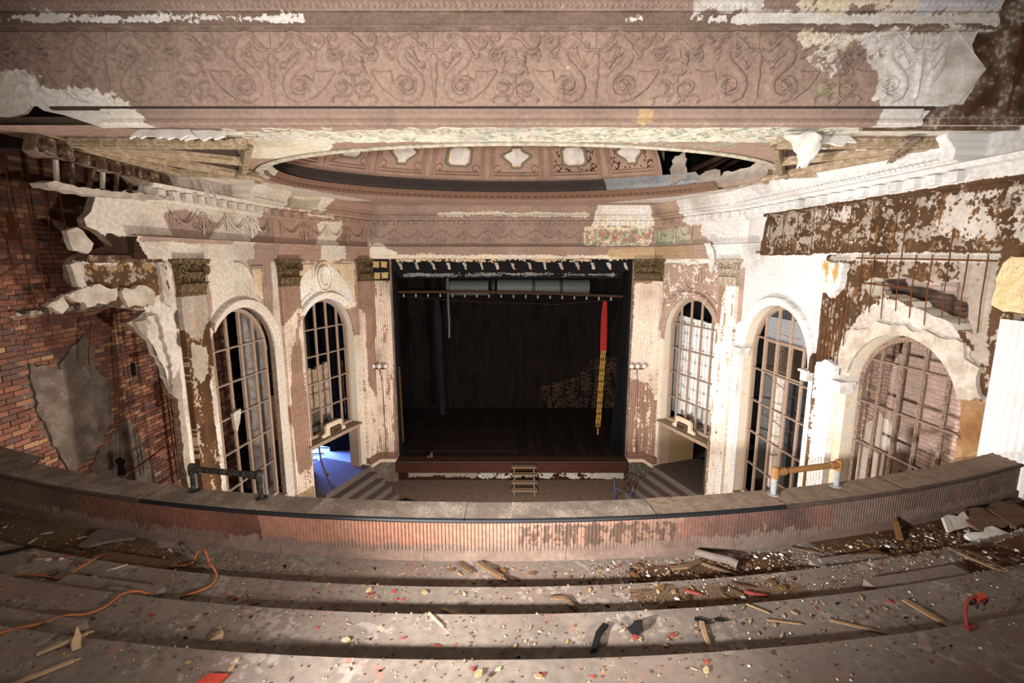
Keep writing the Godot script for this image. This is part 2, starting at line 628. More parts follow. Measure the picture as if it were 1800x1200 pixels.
	M.stageboards = [tinted(Color(0.15, 0.115, 0.10), Color(0.17, 0.135, 0.115), 0.5, 2, 0.8), tinted(Color(0.12, 0.095, 0.085), Color(0.145, 0.115, 0.10), 0.5, 2, 0.8), tinted(Color(0.165, 0.13, 0.11), Color(0.19, 0.15, 0.125), 0.5, 2, 0.8)]
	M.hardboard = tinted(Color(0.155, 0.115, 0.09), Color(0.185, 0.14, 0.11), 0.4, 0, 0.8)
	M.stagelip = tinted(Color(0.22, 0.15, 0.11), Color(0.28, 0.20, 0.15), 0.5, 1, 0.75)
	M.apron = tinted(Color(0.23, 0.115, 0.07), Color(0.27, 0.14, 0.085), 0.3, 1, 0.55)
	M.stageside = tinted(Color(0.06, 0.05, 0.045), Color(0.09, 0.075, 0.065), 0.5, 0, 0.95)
	M.pitfloor = tinted(Color(0.40, 0.335, 0.29), Color(0.47, 0.40, 0.35), 0.3, 0, 0.9)
	M.steps = tinted(Color(0.34, 0.30, 0.28), Color(0.42, 0.37, 0.345), 0.5, 0, 0.9)
	M.snowfloor = mottled(Color(0.66, 0.66, 0.68), Color(0.74, 0.74, 0.76), Color(0.36, 0.34, 0.36), 0.6, 2, 2, 57, 0.85)
	M.limemortar = mottled(Color(0.66, 0.60, 0.56), Color(0.74, 0.69, 0.65), Color(0.5, 0.44, 0.4), 0.7, 2, 2, 58, 0.95)
	M.whitebay = plain(Color(0.93, 0.925, 0.91), 0.9)
	M.limewash = mottled(Color(0.86, 0.80, 0.75), Color(0.78, 0.71, 0.65), Color(0.90, 0.86, 0.82), 0.5, 1, 1, 59, 0.95, 1.5)
	M.lowwall = mottled(Color(0.70, 0.64, 0.54), Color(0.52, 0.40, 0.22), WHITE2, 0.6, 1, 1, 60, 0.92, 2.0)
	M.stainedwall = tinted(Color(0.66, 0.58, 0.47), Color(0.58, 0.47, 0.33), 0.7, 0, 0.9)
	M.greypier = tinted(Color(0.50, 0.49, 0.48), Color(0.58, 0.57, 0.55), 0.5, 0, 0.9)
	M.nosing = tinted(Color(0.085, 0.085, 0.095), Color(0.12, 0.12, 0.13), 0.7, 0, 0.5)
	M.nosingworn = mottled(Color(0.22, 0.175, 0.15), Color(0.32, 0.27, 0.24), Color(0.12, 0.11, 0.11), 0.8, 1, 1, 64, 0.7)
	M.coping = mottled(Color(0.37, 0.325, 0.29), Color(0.45, 0.40, 0.36), Color(0.52, 0.48, 0.44), 0.4, 1, 1, 65, 0.9, 0.5)
	M.copingworn = mottled(Color(0.43, 0.36, 0.31), Color(0.53, 0.46, 0.40), Color(0.34, 0.26, 0.20), 0.6, 1, 1, 66, 0.92, 0.4)
	M.bluepaint = plain(Color(0.25, 0.28, 0.48), 0.6)
	M.blackpipe = mottled(Color(0.07, 0.07, 0.075), Color(0.11, 0.11, 0.115), Color(0.42, 0.36, 0.24), 1.8, 2, 2, 67, 0.55)
	M.galv = tinted(Color(0.46, 0.46, 0.45), Color(0.56, 0.56, 0.55), 1.6, 0, 0.6)
	M.rustpipe = tinted(Color(0.46, 0.31, 0.17), Color(0.55, 0.39, 0.23), 1.8, 0, 0.75)
	M.lampcase = plain(Color(0.50, 0.47, 0.43), 0.5, 0.4)
	M.lens = plain(Color(0.75, 0.73, 0.70), 0.15, 0.0, 0.6)
	M.timberdark = tinted(Color(0.20, 0.14, 0.10), Color(0.28, 0.20, 0.145), 1.0, 1, 0.85)
	M.duct = tinted(Color(0.36, 0.38, 0.38), Color(0.44, 0.46, 0.45), 0.8, 0, 0.5)
	M.ductdark = plain(Color(0.2, 0.2, 0.19), 0.6)
	M.redcloth = plain(Color(0.52, 0.11, 0.10), 0.8)
	M.yellowcord = plain(Color(0.60, 0.46, 0.22), 0.75)
	M.yellowdark = plain(Color(0.42, 0.30, 0.11), 0.8)
	M.blackcloth = plain(Color(0.03, 0.028, 0.032), 0.95)
	M.greycloth = plain(Color(0.15, 0.15, 0.17), 0.95)
	M.cord = plain(Color(0.55, 0.32, 0.19), 0.55)
	M.chip = tinted(Color(0.54, 0.43, 0.31), Color(0.62, 0.50, 0.37), 2.0, 1, 0.85)
	M.chippale = tinted(Color(0.64, 0.54, 0.42), Color(0.71, 0.60, 0.47), 2.0, 1, 0.85)
	M.chipbrown = tinted(Color(0.34, 0.22, 0.11), Color(0.45, 0.31, 0.16), 1.5, 0, 0.9)
	M.redpaint = tinted(Color(0.48, 0.19, 0.16), Color(0.55, 0.23, 0.19), 1.6, 0, 0.7)
	M.redbright = plain(Color(0.56, 0.20, 0.15), 0.6)
	M.greyroll = tinted(Color(0.36, 0.31, 0.285), Color(0.44, 0.39, 0.36), 0.9, 1, 0.9)
	M.concrete = mottled(Color(0.46, 0.40, 0.35), Color(0.56, 0.49, 0.43), Color(0.38, 0.31, 0.26), 0.3, 1, 1, 22, 0.95, 0.8)

# ------------------------------------------------------------------ walls' own axes: x along the wall, y up, z out into the room
func frame(a: Vector2, b: Vector2, right: bool) -> Transform3D:
	# a = stage-side end, b = the end nearer the balcony, both as (x, distance ahead)
	var d := Vector3(b.x - a.x, 0, -(b.y - a.y)).normalized()
	if not right:
		d = -d
	return Transform3D(Basis(d, Vector3.UP, d.cross(Vector3.UP)), Vector3(a.x, 0, -a.y))

func make_frames() -> void:
	FR.P = Transform3D(Basis.IDENTITY, Vector3(0, 0, -20))
	FR.R1 = frame(Vector2(5.85, 20), Vector2(7.45, 15.6), true)
	FR.R2 = frame(Vector2(7.45, 15.6), Vector2(8.05, 7.0), true)
	FR.L1 = frame(Vector2(-5.85, 20), Vector2(-7.5, 15.6), false)
	FR.L2 = frame(Vector2(-7.5, 15.6), Vector2(-8.3, 7.0), false)

func wall_tex(key: String, r: Rect2, a: Color, b: Color, layers: Array, sd: int) -> void:
	M[key] = painted(paint(r, 72.0, a, b, layers, sd), 0.9, 1.0)
	M[key + "_r"] = r

func geo(key: String) -> Geo:
	return Geo.new().uv_rect(M[key + "_r"])

# ------------------------------------------------------------------ the stage wall and its entablature
const ARCHI := [Vector2(0, 0), Vector2(0.10, 0), Vector2(0.10, 0.14), Vector2(0.13, 0.15), Vector2(0.13, 0.29), Vector2(0.16, 0.30), Vector2(0.16, 0.40), Vector2(0.20, 0.42), Vector2(0.23, 0.46), Vector2(0.23, 0.48), Vector2(0, 0.48)]
const BEDM := [Vector2(0, 1.22), Vector2(0.11, 1.22), Vector2(0.11, 1.245), Vector2(0.14, 1.26), Vector2(0.16, 1.29), Vector2(0.16, 1.50), Vector2(0.30, 1.52), Vector2(0.34, 1.57), Vector2(0.36, 1.60), Vector2(0, 1.60)]
const CORON := [Vector2(0, 1.58), Vector2(0.50, 1.60), Vector2(0.50, 1.63), Vector2(0.56, 1.64), Vector2(0.56, 1.82), Vector2(0.60, 1.84), Vector2(0.64, 1.90), Vector2(0.72, 1.97), Vector2(0.74, 2.01), Vector2(0.74, 2.05), Vector2(0, 2.05)]

func entab(parent: Node, key: String, x0: float, x1: float, m0: float, m1: float, what: String) -> void:
	if "a" in what:
		var g := geo(key)
		g.sweep_x(ARCHI, x0, x1, m0, m1)
		obj("architrave", g, M[key], parent)
	if "b" in what:
		var g := geo(key)
		g.sweep_x(BEDM, x0, x1, m0, m1)
		obj("bed_moulding", g, M[key], parent)
		var n := int((x1 - x0) / 0.40)
		for i in n:
			var cx := x0 + 0.25 + i * (x1 - x0 - 0.3) / maxf(1.0, n - 0.5)
			var d := geo(key)
			d.box(Vector3(cx, 1.405, 0.225), Vector3(0.20, 0.18, 0.15))
			obj("dentil", d, M[key], parent)
	if "c" in what:
		var g := geo(key)
		g.sweep_x(CORON, x0, x1, m0, m1)
		obj("cornice", g, M[key], parent)
		# bead row under the cornice
		var bd := geo(key)
		var n := int((x1 - x0) / 0.13)
		for i in n:
			var cx := x0 + 0.2 + i * (x1 - x0 - 0.4) / n
			bd.tube([Vector3(cx - 0.04, 1.66, 0.555), Vector3(cx, 1.665, 0.575), Vector3(cx + 0.04, 1.66, 0.555)], 0.035, 5)
		stuff(obj("bead_row", bd, M[key], parent))

func frieze_relief(parent: Node, key: String, x0: float, x1: float, unit: float) -> void:
	# garlands hung between rosettes, swelling softly from the ground
	var n := maxi(1, int(round((x1 - x0) / unit)))
	var u := (x1 - x0) / n
	for k in n:
		var g := geo(key)
		var c := x0 + (k + 0.5) * u
		for s in [-1.0, 1.0]:
			var sw := []
			for i in 9:
				var q := i / 8.0
				sw.append(Vector3(c + s * u * (0.10 + 0.38 * q), 1.08 - 0.24 * sin(q * PI) - 0.03 * q, 0.078))
			g.tube(sw, 0.024, 6)
			for i in 5:
				var q := 0.25 + i * 0.125
				var pp := Vector3(c + s * u * (0.10 + 0.38 * q), 1.05 - 0.24 * sin(q * PI), 0.07)
				g.lathe([Vector2(0, -0.045), Vector2(0.04, -0.02), Vector2(0.045, 0.02), Vector2(0, 0.05)], pp, 6)
			var sc := []
			for i in 14:
				var a := i * 0.55
				var r := 0.10 - i * 0.006
				sc.append(Vector3(c + s * (0.14 + r * cos(a)), 0.72 + r * sin(a), 0.09))
			g.tube(sc, 0.017, 5)
			g.tube([Vector3(c + s * u * 0.49, 1.12, 0.09), Vector3(c + s * u * 0.47, 0.95, 0.10), Vector3(c + s * u * 0.485, 0.72, 0.09)], 0.022, 5)
		g.tube([Vector3(c - 0.16, 0.98, 0.09), Vector3(c, 1.14, 0.10), Vector3(c + 0.16, 0.98, 0.09)], 0.022, 5)
		g.tube([Vector3(c, 0.60, 0.09), Vector3(c, 0.92, 0.11)], 0.045, 6, 0.02)
		obj("garland_relief", g, M[key], parent)

func build_stage_wall() -> void:
	var r := Rect2(-6.6, -0.4, 13.2, 2.6)
	var gw := Color(0.70, 0.69, 0.60)
	var gg := Color(0.42, 0.52, 0.44)
	wall_tex("P", r, MAUVE, MAUVE2, [
		lay([], WHITE2, CREAM, 0.55, Vector2i(8, 34), -0.185),
		lay([[-5.9, -0.05, -4.8, -0.05, -4.6, 0.25, -5.0, 0.42, -5.3, 0.65, -5.9, 0.6]], WHITE, CREAM, 0.6),
		lay([[-5.3, 0.02, 5.6, 0.02, 5.6, 0.16, -5.3, 0.17]], CREAM, WHITE2, 1.5, Vector2i(5, 30)),
		lay([[-3.0, 1.66, 3.0, 1.66, 3.0, 1.78, -3.0, 1.78]], WHITE2, CREAM, 1.5, Vector2i(10, 34)),
		lay([[2.9, 0.5, 5.6, 0.5, 5.7, 1.3, 2.9, 1.3]], CREAM, gw, 0.5),
		lay([[2.9, 0.5, 5.6, 0.5, 5.7, 1.25, 2.9, 1.25]], gg, Color(0.5, 0.56, 0.46), 1.5, Vector2i(30, 30), -0.48, 0.0),
		lay([[2.9, 0.5, 5.6, 0.5, 5.7, 1.25, 2.9, 1.25]], Color(0.62, 0.45, 0.40), Color(0.66, 0.52, 0.44), 1.5, Vector2i(38, 38), -0.52, 0.0),
		lay([[3.2, 1.3, 6.6, 1.3, 6.6, 2.1, 3.3, 2.1]], WHITE, CREAM, 0.7),
		lay([[3.9, 0.05, 6.0, 0.05, 6.0, 0.42, 3.9, 0.42]], TAN, CREAM2, 1.0, Vector2i(5, 30))], 7)
	var w := node("wall_stage", null, FR.P)
	tag(w, "stage wall over and beside the proscenium opening with peeling mauve entablature", "wall", "", "structure")
	# piers each side of the opening and the wall above it
	for s in [-1.0, 1.0]:
		var g := geo("P")
		g.prism(V2([s * 5.0, WALL_LOW, s * 5.95, WALL_LOW, s * 5.95, 0.0, s * 5.0, 0.0]), -0.55, 0.0)
		obj("pier", g, M.mauve, w)
	var g2 := geo("P")
	g2.prism(V2([-6.0, 0.0, 6.0, 0.0, 6.0, 5.5, -6.0, 5.5]), -0.55, 0.0)
	obj("frieze_wall", g2, M.P, w)
	var f := geo("P")
	f.prism(V2([-5.85, 0.48, 5.85, 0.48, 5.85, 1.24, -5.85, 1.24]), 0.0, 0.075, false)
	obj("frieze", f, M.P, w)
	var m := tan(deg_to_rad(35.0))
	entab(w, "P", -5.85, 5.85, m, -m, "abc")
	frieze_relief(w, "P", -5.7, 5.7, 1.9)
	# black painted valance with worn pale brush marks
	var vb := node("stage_valance", null, FR.P)
	tag(vb, "black painted valance board with pale scraped marks across the top of the stage opening", "valance")
	M.valance = painted(paint(Rect2(-5.0, -1.0, 10.0, 1.0), 64.0, Color(0.045, 0.042, 0.045), Color(0.075, 0.07, 0.072), [
		lay([[-4.9, -0.09, 4.9, -0.09, 4.9, -0.02, -4.9, -0.02]], CREAM, TAN, 1.6, Vector2i(8, 34), -0.10),
		lay([[-4.6, -0.80, 4.4, -0.80, 4.4, -0.48, -4.6, -0.48]], Color(0.5, 0.48, 0.46), Color(0.3, 0.29, 0.28), 1.5, Vector2i(8, 40), -0.40)], 9), 0.8, 0.8)
	M.valance_r = Rect2(-5.0, -1.0, 10.0, 1.0)
	var va := geo("valance")
	va.prism(V2([-5.0, -0.5, 5.0, -0.5, 5.0, 0.0, -5.0, 0.0]), -0.40, -0.30)
	obj("upper_board", va, M.valance, vb)
	var vc := geo("valance")
	vc.prism(V2([-4.75, -0.80, 4.6, -0.80, 4.75, -0.46, -4.9, -0.46]), -0.62, -0.50)
	obj("lower_board", vc, M.valance, vb)
	for i in 15:
		var mk := Geo.new()
		var cx := -4.62 + i * 0.665
		var wdt := 0.055 + 0.03 * ((i * 7) % 3)
		mk.prism(ragged([cx - 0.08 + wdt, -0.42, cx + 0.02 + wdt, -0.44, cx + 0.04, -0.16, cx - 0.10, -0.14], 0.03, 0.07), -0.32, -0.293)
		obj("scraped_mark", mk, M.lump, vb)
	# black return of the opening
	for s in [-1.0, 1.0]:
		var bx := Geo.new()
		bx.box(Vector3(s * 5.06, -4.3, -0.56), Vector3(0.32, 8.7, 0.5))
		obj("black_return", bx, M.black, w)

func notched(x0: float, x1: float, top: float, ops: Array) -> PackedVector2Array:
	# a wall outline with round-headed openings that reach its foot: ops = [centre, radius]
	var p := PackedVector2Array()
	p.append(Vector2(x0, WALL_LOW))
	for o in ops:
		var c: float = o[0]
		var r: float = o[1]
		p.append(Vector2(c - r, WALL_LOW))
		for i in 25:
			var a := PI - PI * i / 24.0
			p.append(Vector2(c + r * cos(a), SPRING + r * sin(a)))
		p.append(Vector2(c + r, WALL_LOW))
	p.append(Vector2(x1, WALL_LOW))
	p.append(Vector2(x1, top))
	p.append(Vector2(x0, top))
	return p

func archivolt(parent: Node, mat: Material, key: String, c: float, r: float, a0 := 0.0, a1 := PI) -> void:
	var g := geo(key)
	g.sweep_arch([Vector2(r - 0.005, -0.02), Vector2(r - 0.005, 0.05), Vector2(r + 0.05, 0.075), Vector2(r + 0.05, 0.10), Vector2(r + 0.15, 0.115), Vector2(r + 0.15, 0.14), Vector2(r + 0.22, 0.15), Vector2(r + 0.25, 0.10), Vector2(r + 0.25, 0.0)], c, SPRING, a0, a1, 40)
	obj("archivolt", g, mat, parent)

func spandrel(parent: Node, key: String, c: float, r: float, x0: float, x1: float) -> void:
	# raised frame, oval medallion and panels over a window
	var g := geo(key)
	var pts := []
	for i in 25:
		var a := TAU * i / 24.0
		pts.append(Vector3(c + 0.27 * cos(a), -0.62 + 0.36 * sin(a), 0.03))
	g.tube(pts, 0.06, 6)
	var p2 := []
	for i in 25:
		var a := TAU * i / 24.0
		p2.append(Vector3(c + 0.42 * cos(a), -0.62 + 0.53 * sin(a), 0.02))
	g.tube(p2, 0.05, 6)
	obj("medallion_ring", g, M[key], parent)
	var ov := geo(key)
	var op := PackedVector2Array()
	for i in 20:
		op.append(Vector2(c + 0.22 * cos(TAU * i / 20.0), -0.62 + 0.31 * sin(TAU * i / 20.0)))
	ov.prism(op, 0.0, 0.02, false)
	obj("medallion", ov, M[key], parent)
	for s in [-1.0, 1.0]:
		var xe: float = x1 if s > 0 else x0
		var gg := geo(key)
		var fr := [Vector3(c + s * 0.46, -0.20, 0.015), Vector3(xe, -0.20, 0.015), Vector3(xe, SPRING + 0.7, 0.015)]
		for i in 9:
			var a := lerpf(0.45, 1.18, i / 8.0)
			fr.append(Vector3(c + s * (r + 0.38) * cos(a), SPRING + (r + 0.38) * sin(a), 0.015))
		fr.append(fr[0])
		for i in fr.size() - 1:
			gg.tube([fr[i], fr[i + 1]], 0.035, 5)
		obj("panel_moulding", gg, M[key], parent)

func build_side_walls() -> void:
	var t35 := tan(deg_to_rad(35.0))
	var t8 := tan(deg_to_rad(8.0))
	# ---- right, splayed bay
	wall_tex("R1", Rect2(-0.2, -8.8, 5.1, 11.0), Color(0.57, 0.47, 0.42), Color(0.64, 0.55, 0.49), [
		lay([[0.4, -10, 1.0, -10, 0.9, -3.2, 0.5, -3.2]], CREAM, WHITE2, 0.8, Vector2i(28, 8)),
		lay([[3.5, -10, 5, -10, 5, -2.0, 3.7, -2.2]], WHITE, CREAM, 0.6, Vector2i(24, 8)),
		lay([[0.2, -1.9, 4.0, -1.9, 4.0, 0, 0.2, 0]], WHITE2, CREAM, 1.5, Vector2i(22, 22), -0.62),
		lay([[0, -0.2, 4.2, -0.2, 4.2, 0.02, 0, 0.02]], WHITE, CREAM, 1.2, Vector2i(10, 30)),
		lay([[-0.2, 1.25, 1.4, 1.25, 1.9, 2.2, -0.2, 2.2]], CREAM2, MAUVE, 0.9),
		lay([[-0.1, 0.5, 2.2, 0.5, 1.9, 1.2, -0.1, 1.2]], Color(0.45, 0.50, 0.42), CREAM, 1.2, Vector2i(30, 30), -0.3),
		lay([[0.0, 0.0, 2.4, 0.0, 2.4, 0.48, 0, 0.48]], TAN, MAUVE, 0.9, Vector2i(5, 30)),
		lay([[1.9, 1.2, 5.0, 1.2, 5.0, 2.2, 2.1, 2.2]], WHITE, WHITE2, 0.4),
		lay([[3.1, -0.4, 3.4, 0.4, 2.5, 0.9, 2.6, 1.3, 5, 1.3, 5, -0.3]], WHITE, WHITE2, 0.5)], 11)
	var w := node("wall_right_splay", null, FR.R1)
	tag(w, "splayed right wall bay between proscenium and tall white pilaster, mauve over white plaster", "wall", "", "structure")
	var g := geo("R1")
	var sg := Geo.new()
	g.prism(notched(0.0, 4.68, 2.05, [[2.28, 1.43]]), -0.5, 0.0, true, sg)
	obj("plaster", g, M.R1, w)
	obj("reveal", sg, M.revealr, w)
	archivolt(w, M.R1, "R1", 2.28, 1.43)
	spandrel(w, "R1", 2.28, 1.43, 0.72, 3.62)
	entab(w, "R1", 0.0, 4.68, t35, -t8, "abc")
	frieze_relief(w, "R1", 0.3, 2.2, 1.9)
	# ---- right, long bay
	wall_tex("R2", Rect2(-0.2, -8.4, 9.0, 10.6), Color(0.80, 0.79, 0.785), Color(0.75, 0.735, 0.715), [
		lay([[0.95, 1.28, 8.8, 1.28, 8.8, 0.04, 4.43, 0.14, 0.71, 0.10, 0.76, 0.42]], BROWN, BROWN2, 0.25),
		lay([[0.95, 1.28, 8.8, 1.28, 8.8, 0.04, 4.43, 0.14, 0.71, 0.10]], GREY2, GREY, 1.6, Vector2i(26, 26), -0.56, 0.0),
		lay([[0.9, 1.3, 3.4, 1.3, 3.4, 0.7, 1.0, 0.5]], GREY, GREY2, 1.4, Vector2i(20, 20), -0.42),
		lay([[0.9, 0.62, 8.8, 0.62, 8.8, 0.40, 0.9, 0.40]], GREY, GREY2, 1.5, Vector2i(12, 26), -0.30),
		lay([[6.2, 1.2, 8.8, 1.2, 8.8, 0.2, 6.4, 0.3]], GREY, WHITE2, 1.6, Vector2i(16, 16), -0.32),
		lay([[2.6, 1.25, 4.6, 1.25, 4.3, 0.8, 3.2, 0.9]], WHITE2, GREY, 1.6, Vector2i(26, 16), -0.36),
		lay([[0.95, 1.28, 8.8, 1.28, 8.8, 0.04, 4.43, 0.14, 0.71, 0.10]], GREY, WHITE2, 1.8, Vector2i(60, 60), -0.86, 10.0),
		lay([[0.95, 1.28, 8.8, 1.28, 8.8, 0.04, 4.43, 0.14, 0.71, 0.10]], RUST, BROWN2, 1.6, Vector2i(36, 12), -0.72, 0.0),
		lay([[3.90, -10, 3.55, -3.2, 3.62, -0.9, 3.58, 0.12, 8.8, 0.14, 8.8, -10]], BROWN, BROWN2, 0.25),
		lay([[3.6, -9, 3.58, 0.1, 8.8, 0.12, 8.8, -9]], GREY2, GREY, 1.6, Vector2i(24, 14), -0.58, 0.0),
		lay([[3.6, -9, 3.58, 0.1, 8.8, 0.12, 8.8, -9]], RUST, BROWN2, 1.7, Vector2i(34, 14), -0.74, 0.0),
		lay([[6.9, 0.1, 7.6, 0.1, 7.7, -2.0, 7.0, -0.9]], GREY2, GREY, 1.3, Vector2i(20, 12), -0.2),
		lay([[4.2, -2.6, 4.38, -1.8, 4.96, -1.1, 5.5, -0.8, 6.1, -0.9, 6.9, -1.05, 7.4, -1.6, 7.65, -3, 7.2, -3, 4.7, -3.2]], GREY, WHITE2, 0.7),
		lay([[4.4, -3.0, 4.8, -3.0, 5.2, -10, 4.4, -10]], CREAM, CREAM2, 0.4),
		lay([[7.3, -2.4, 7.8, -2.4, 8.0, -10, 7.3, -10]], RUST, CREAM2, 1.0, Vector2i(20, 8), 0.1),
		lay([[3.7, -0.05, 7.6, -0.05, 7.6, 0.12, 3.7, 0.12]], GREY, WHITE2, 1.2, Vector2i(8, 20))], 13)
	w = node("wall_right", null, FR.R2)
	tag(w, "long right wall with two arched screens, white plaster fallen away to brown scratch coat", "wall", "", "structure")
	# two halves, so that the hole over the second arch stays open
	var hole := ragged([4.86, -0.52, 5.01, -0.43, 5.4, -0.40, 5.71, -0.31, 6.1, -0.40, 6.48, -0.42, 7.01, -0.36, 7.11, -0.64, 7.38, -1.26, 7.05, -1.24, 6.81, -1.08, 6.33, -0.97, 6.06, -0.85, 5.51, -0.76, 5.0, -0.80], 0.04, 0.12)
	var whole := notched(0.0, 8.62, 2.05, [[1.86, 1.55], [6.05, 1.33]])
	for q in 2:
		var half := V2([-1, -11, 6.0, -11, 6.0, 3, -1, 3]) if q == 0 else V2([6.0, -11, 9, -11, 9, 3, 6.0, 3])
		for piece in Geometry2D.intersect_polygons(whole, half):
			for cut in Geometry2D.clip_polygons(piece, hole):
				if cut.size() > 8:
					g = geo("R2")
					sg = Geo.new()
					g.prism(cut, -0.4, 0.0, true, sg)
					obj("plaster", g, M.R2, w)
					obj("reveal", sg, M.revealr, w)
	archivolt(w, M.R2, "R2", 1.86, 1.55)
	entab(w, "R2", 0.0, 7.1, t8, 0.0, "bc")
	entab(w, "R2", 0.0, 0.72, t8, 0.0, "a")
	var lb := geo("R2")
	lb.sweep_x(BEDM, 7.1, 8.62)
	obj("bed_moulding", lb, M.R2, w)
	g = geo("R2")
	g.prism(V2([0.31, WALL_LOW, 3.41, WALL_LOW, 3.41, -7.75, 0.31, -7.75]), -0.4, 0.02)
	obj("dado", g, M.R2, w)
	# grey impost blocks at the arch springing, and the torn plaster ring of the second arch
	for q in [[0.20, 0.34], [3.46, 0.24], [4.62, 0.26]]:
		g = geo("R2")
		g.box(Vector3(q[0], SPRING - 0.12, 0.02), Vector3(q[1], 0.24, 0.34))
		g.box(Vector3(q[0], SPRING + 0.02, 0.04), Vector3(q[1] + 0.08, 0.06, 0.40))
		obj("impost", g, M.white, w)
	g = Geo.new()
	var ring := []
	for i in 20:
		var a := lerpf(2.95, 0.3, i / 19.0)
		ring.append_array([6.05 + 1.34 * cos(a), SPRING + 1.34 * sin(a)])
	for i in 20:
		var a := lerpf(0.3, 2.95, i / 19.0)
		var rr := 1.58 + rng.randf_range(-0.06, 0.24) + 0.12 * sin(i * 0.55)
		ring.append_array([6.05 + rr * cos(a), SPRING + rr * sin(a)])
	g.prism(ragged(ring, 0.035, 0.1), -0.05, 0.07)
	obj("torn_plaster", g, M.lump, w)
	# rusty furring rods over the bare wall
	for i in 9:
		var x := 4.75 + i * 0.335
		g = Geo.new()
		g.tube([Vector3(x, 0.55 if i % 3 == 0 else 0.08, 0.03), Vector3(x + 0.02, 0.0, 0.05), Vector3(x + 0.01, -0.7, 0.04), Vector3(x + 0.03, -1.05 - 0.1 * (i % 3), 0.03)], 0.010, 5)
		obj("furring_rod", g, M.rust, w)
	for i in 7:
		var x := 3.74 + i * 0.125
		g = Geo.new()
		g.tube([Vector3(x, -0.8, 0.03), Vector3(x + 0.01, -1.7, 0.04), Vector3(x - 0.01, -2.7, 0.03)], 0.011, 5)
		obj("furring_rod", g, M.rust, w)
	for q in [[4.6, 7.6, 0.02], [4.7, 6.1, -0.52]]:
		g = Geo.new()
		g.tube([Vector3(q[0], q[2], 0.05), Vector3((q[0] + q[1]) / 2, q[2] - 0.02, 0.06), Vector3(q[1], q[2] - 0.05, 0.05)], 0.018, 5)
		obj("furring_rod", g, M.rust, w)
	for i in 8:
		var x := 1.15 + i * 0.62
		g = Geo.new()
		g.tube([Vector3(x, 1.22, 0.015), Vector3(x + 0.02, 0.7, 0.02), Vector3(x, 0.16, 0.015)], 0.008, 5)
		obj("furring_rod", g, M.rust, w)
	# ---- left, splayed bay
	wall_tex("L1", Rect2(-4.9, -8.8, 5.1, 11.0), Color(0.56, 0.45, 0.40), Color(0.60, 0.50, 0.44), [
		lay([[-4.6, -1.9, -0.9, -1.9, -0.9, -0.1, -4.6, -0.1]], CREAM, CREAM2, 0.9, Vector2i(12, 12), -0.02),
		lay([[-4.3, -1.9, -1.0, -1.9, -1.4, -0.9, -2.1, -0.3, -3.3, -0.3, -3.9, -0.9]], WHITE, CREAM, 0.9),
		lay([[-4.9, -10, -3.8, -10, -3.8, -3, -4.9, -3]], CREAM, WHITE2, 0.8, Vector2i(24, 8)),
		lay([[-1.4, -10, -0.6, -10, -0.7, -3.0, -1.3, -3.0]], WHITE2, CREAM, 0.8, Vector2i(24, 8)),
		lay([[-2.8, -0.1, -2.9, 0.5, -2.7, 1.0, -2.9, 1.3, -1.6, 1.35, -1.5, 1.0, -1.9, 0.7, -1.6, 0.4, -1.4, 0.0]], WHITE2, CREAM, 0.6),
		lay([[-3.6, 1.4, -2.2, 1.4, -2.2, 1.52, -3.6, 1.52]], CREAM, WHITE2, 1.2),
		lay([[-4.9, 1.6, -3.0, 1.6, -2.6, 2.2, -4.9, 2.2]], WHITE2, CREAM, 0.7),
		lay([], WHITE2, CREAM, 0.6, Vector2i(20, 20), -0.20)], 17)
	w = node("wall_left_splay", null, FR.L1)
	tag(w, "splayed left wall bay beside the proscenium with cream medallion over its arched screen", "wall", "", "structure")
	g = geo("L1")
	sg = Geo.new()
	g.prism(notched(-4.70, 0.0, 2.05, [[-2.62, 1.43]]), -0.5, 0.0, true, sg)
	obj("plaster", g, M.L1, w)
	obj("reveal", sg, M.revealr, w)
	archivolt(w, M.L1, "L1", -2.62, 1.43)
	spandrel(w, "L1", -2.62, 1.43, -4.05, -1.05)
	entab(w, "L1", -4.70, 0.0, t8, -t35, "ab")
	entab(w, "L1", -3.3, 0.0, 0.0, -t35, "c")
	frieze_relief(w, "L1", -4.5, -0.3, 2.1)
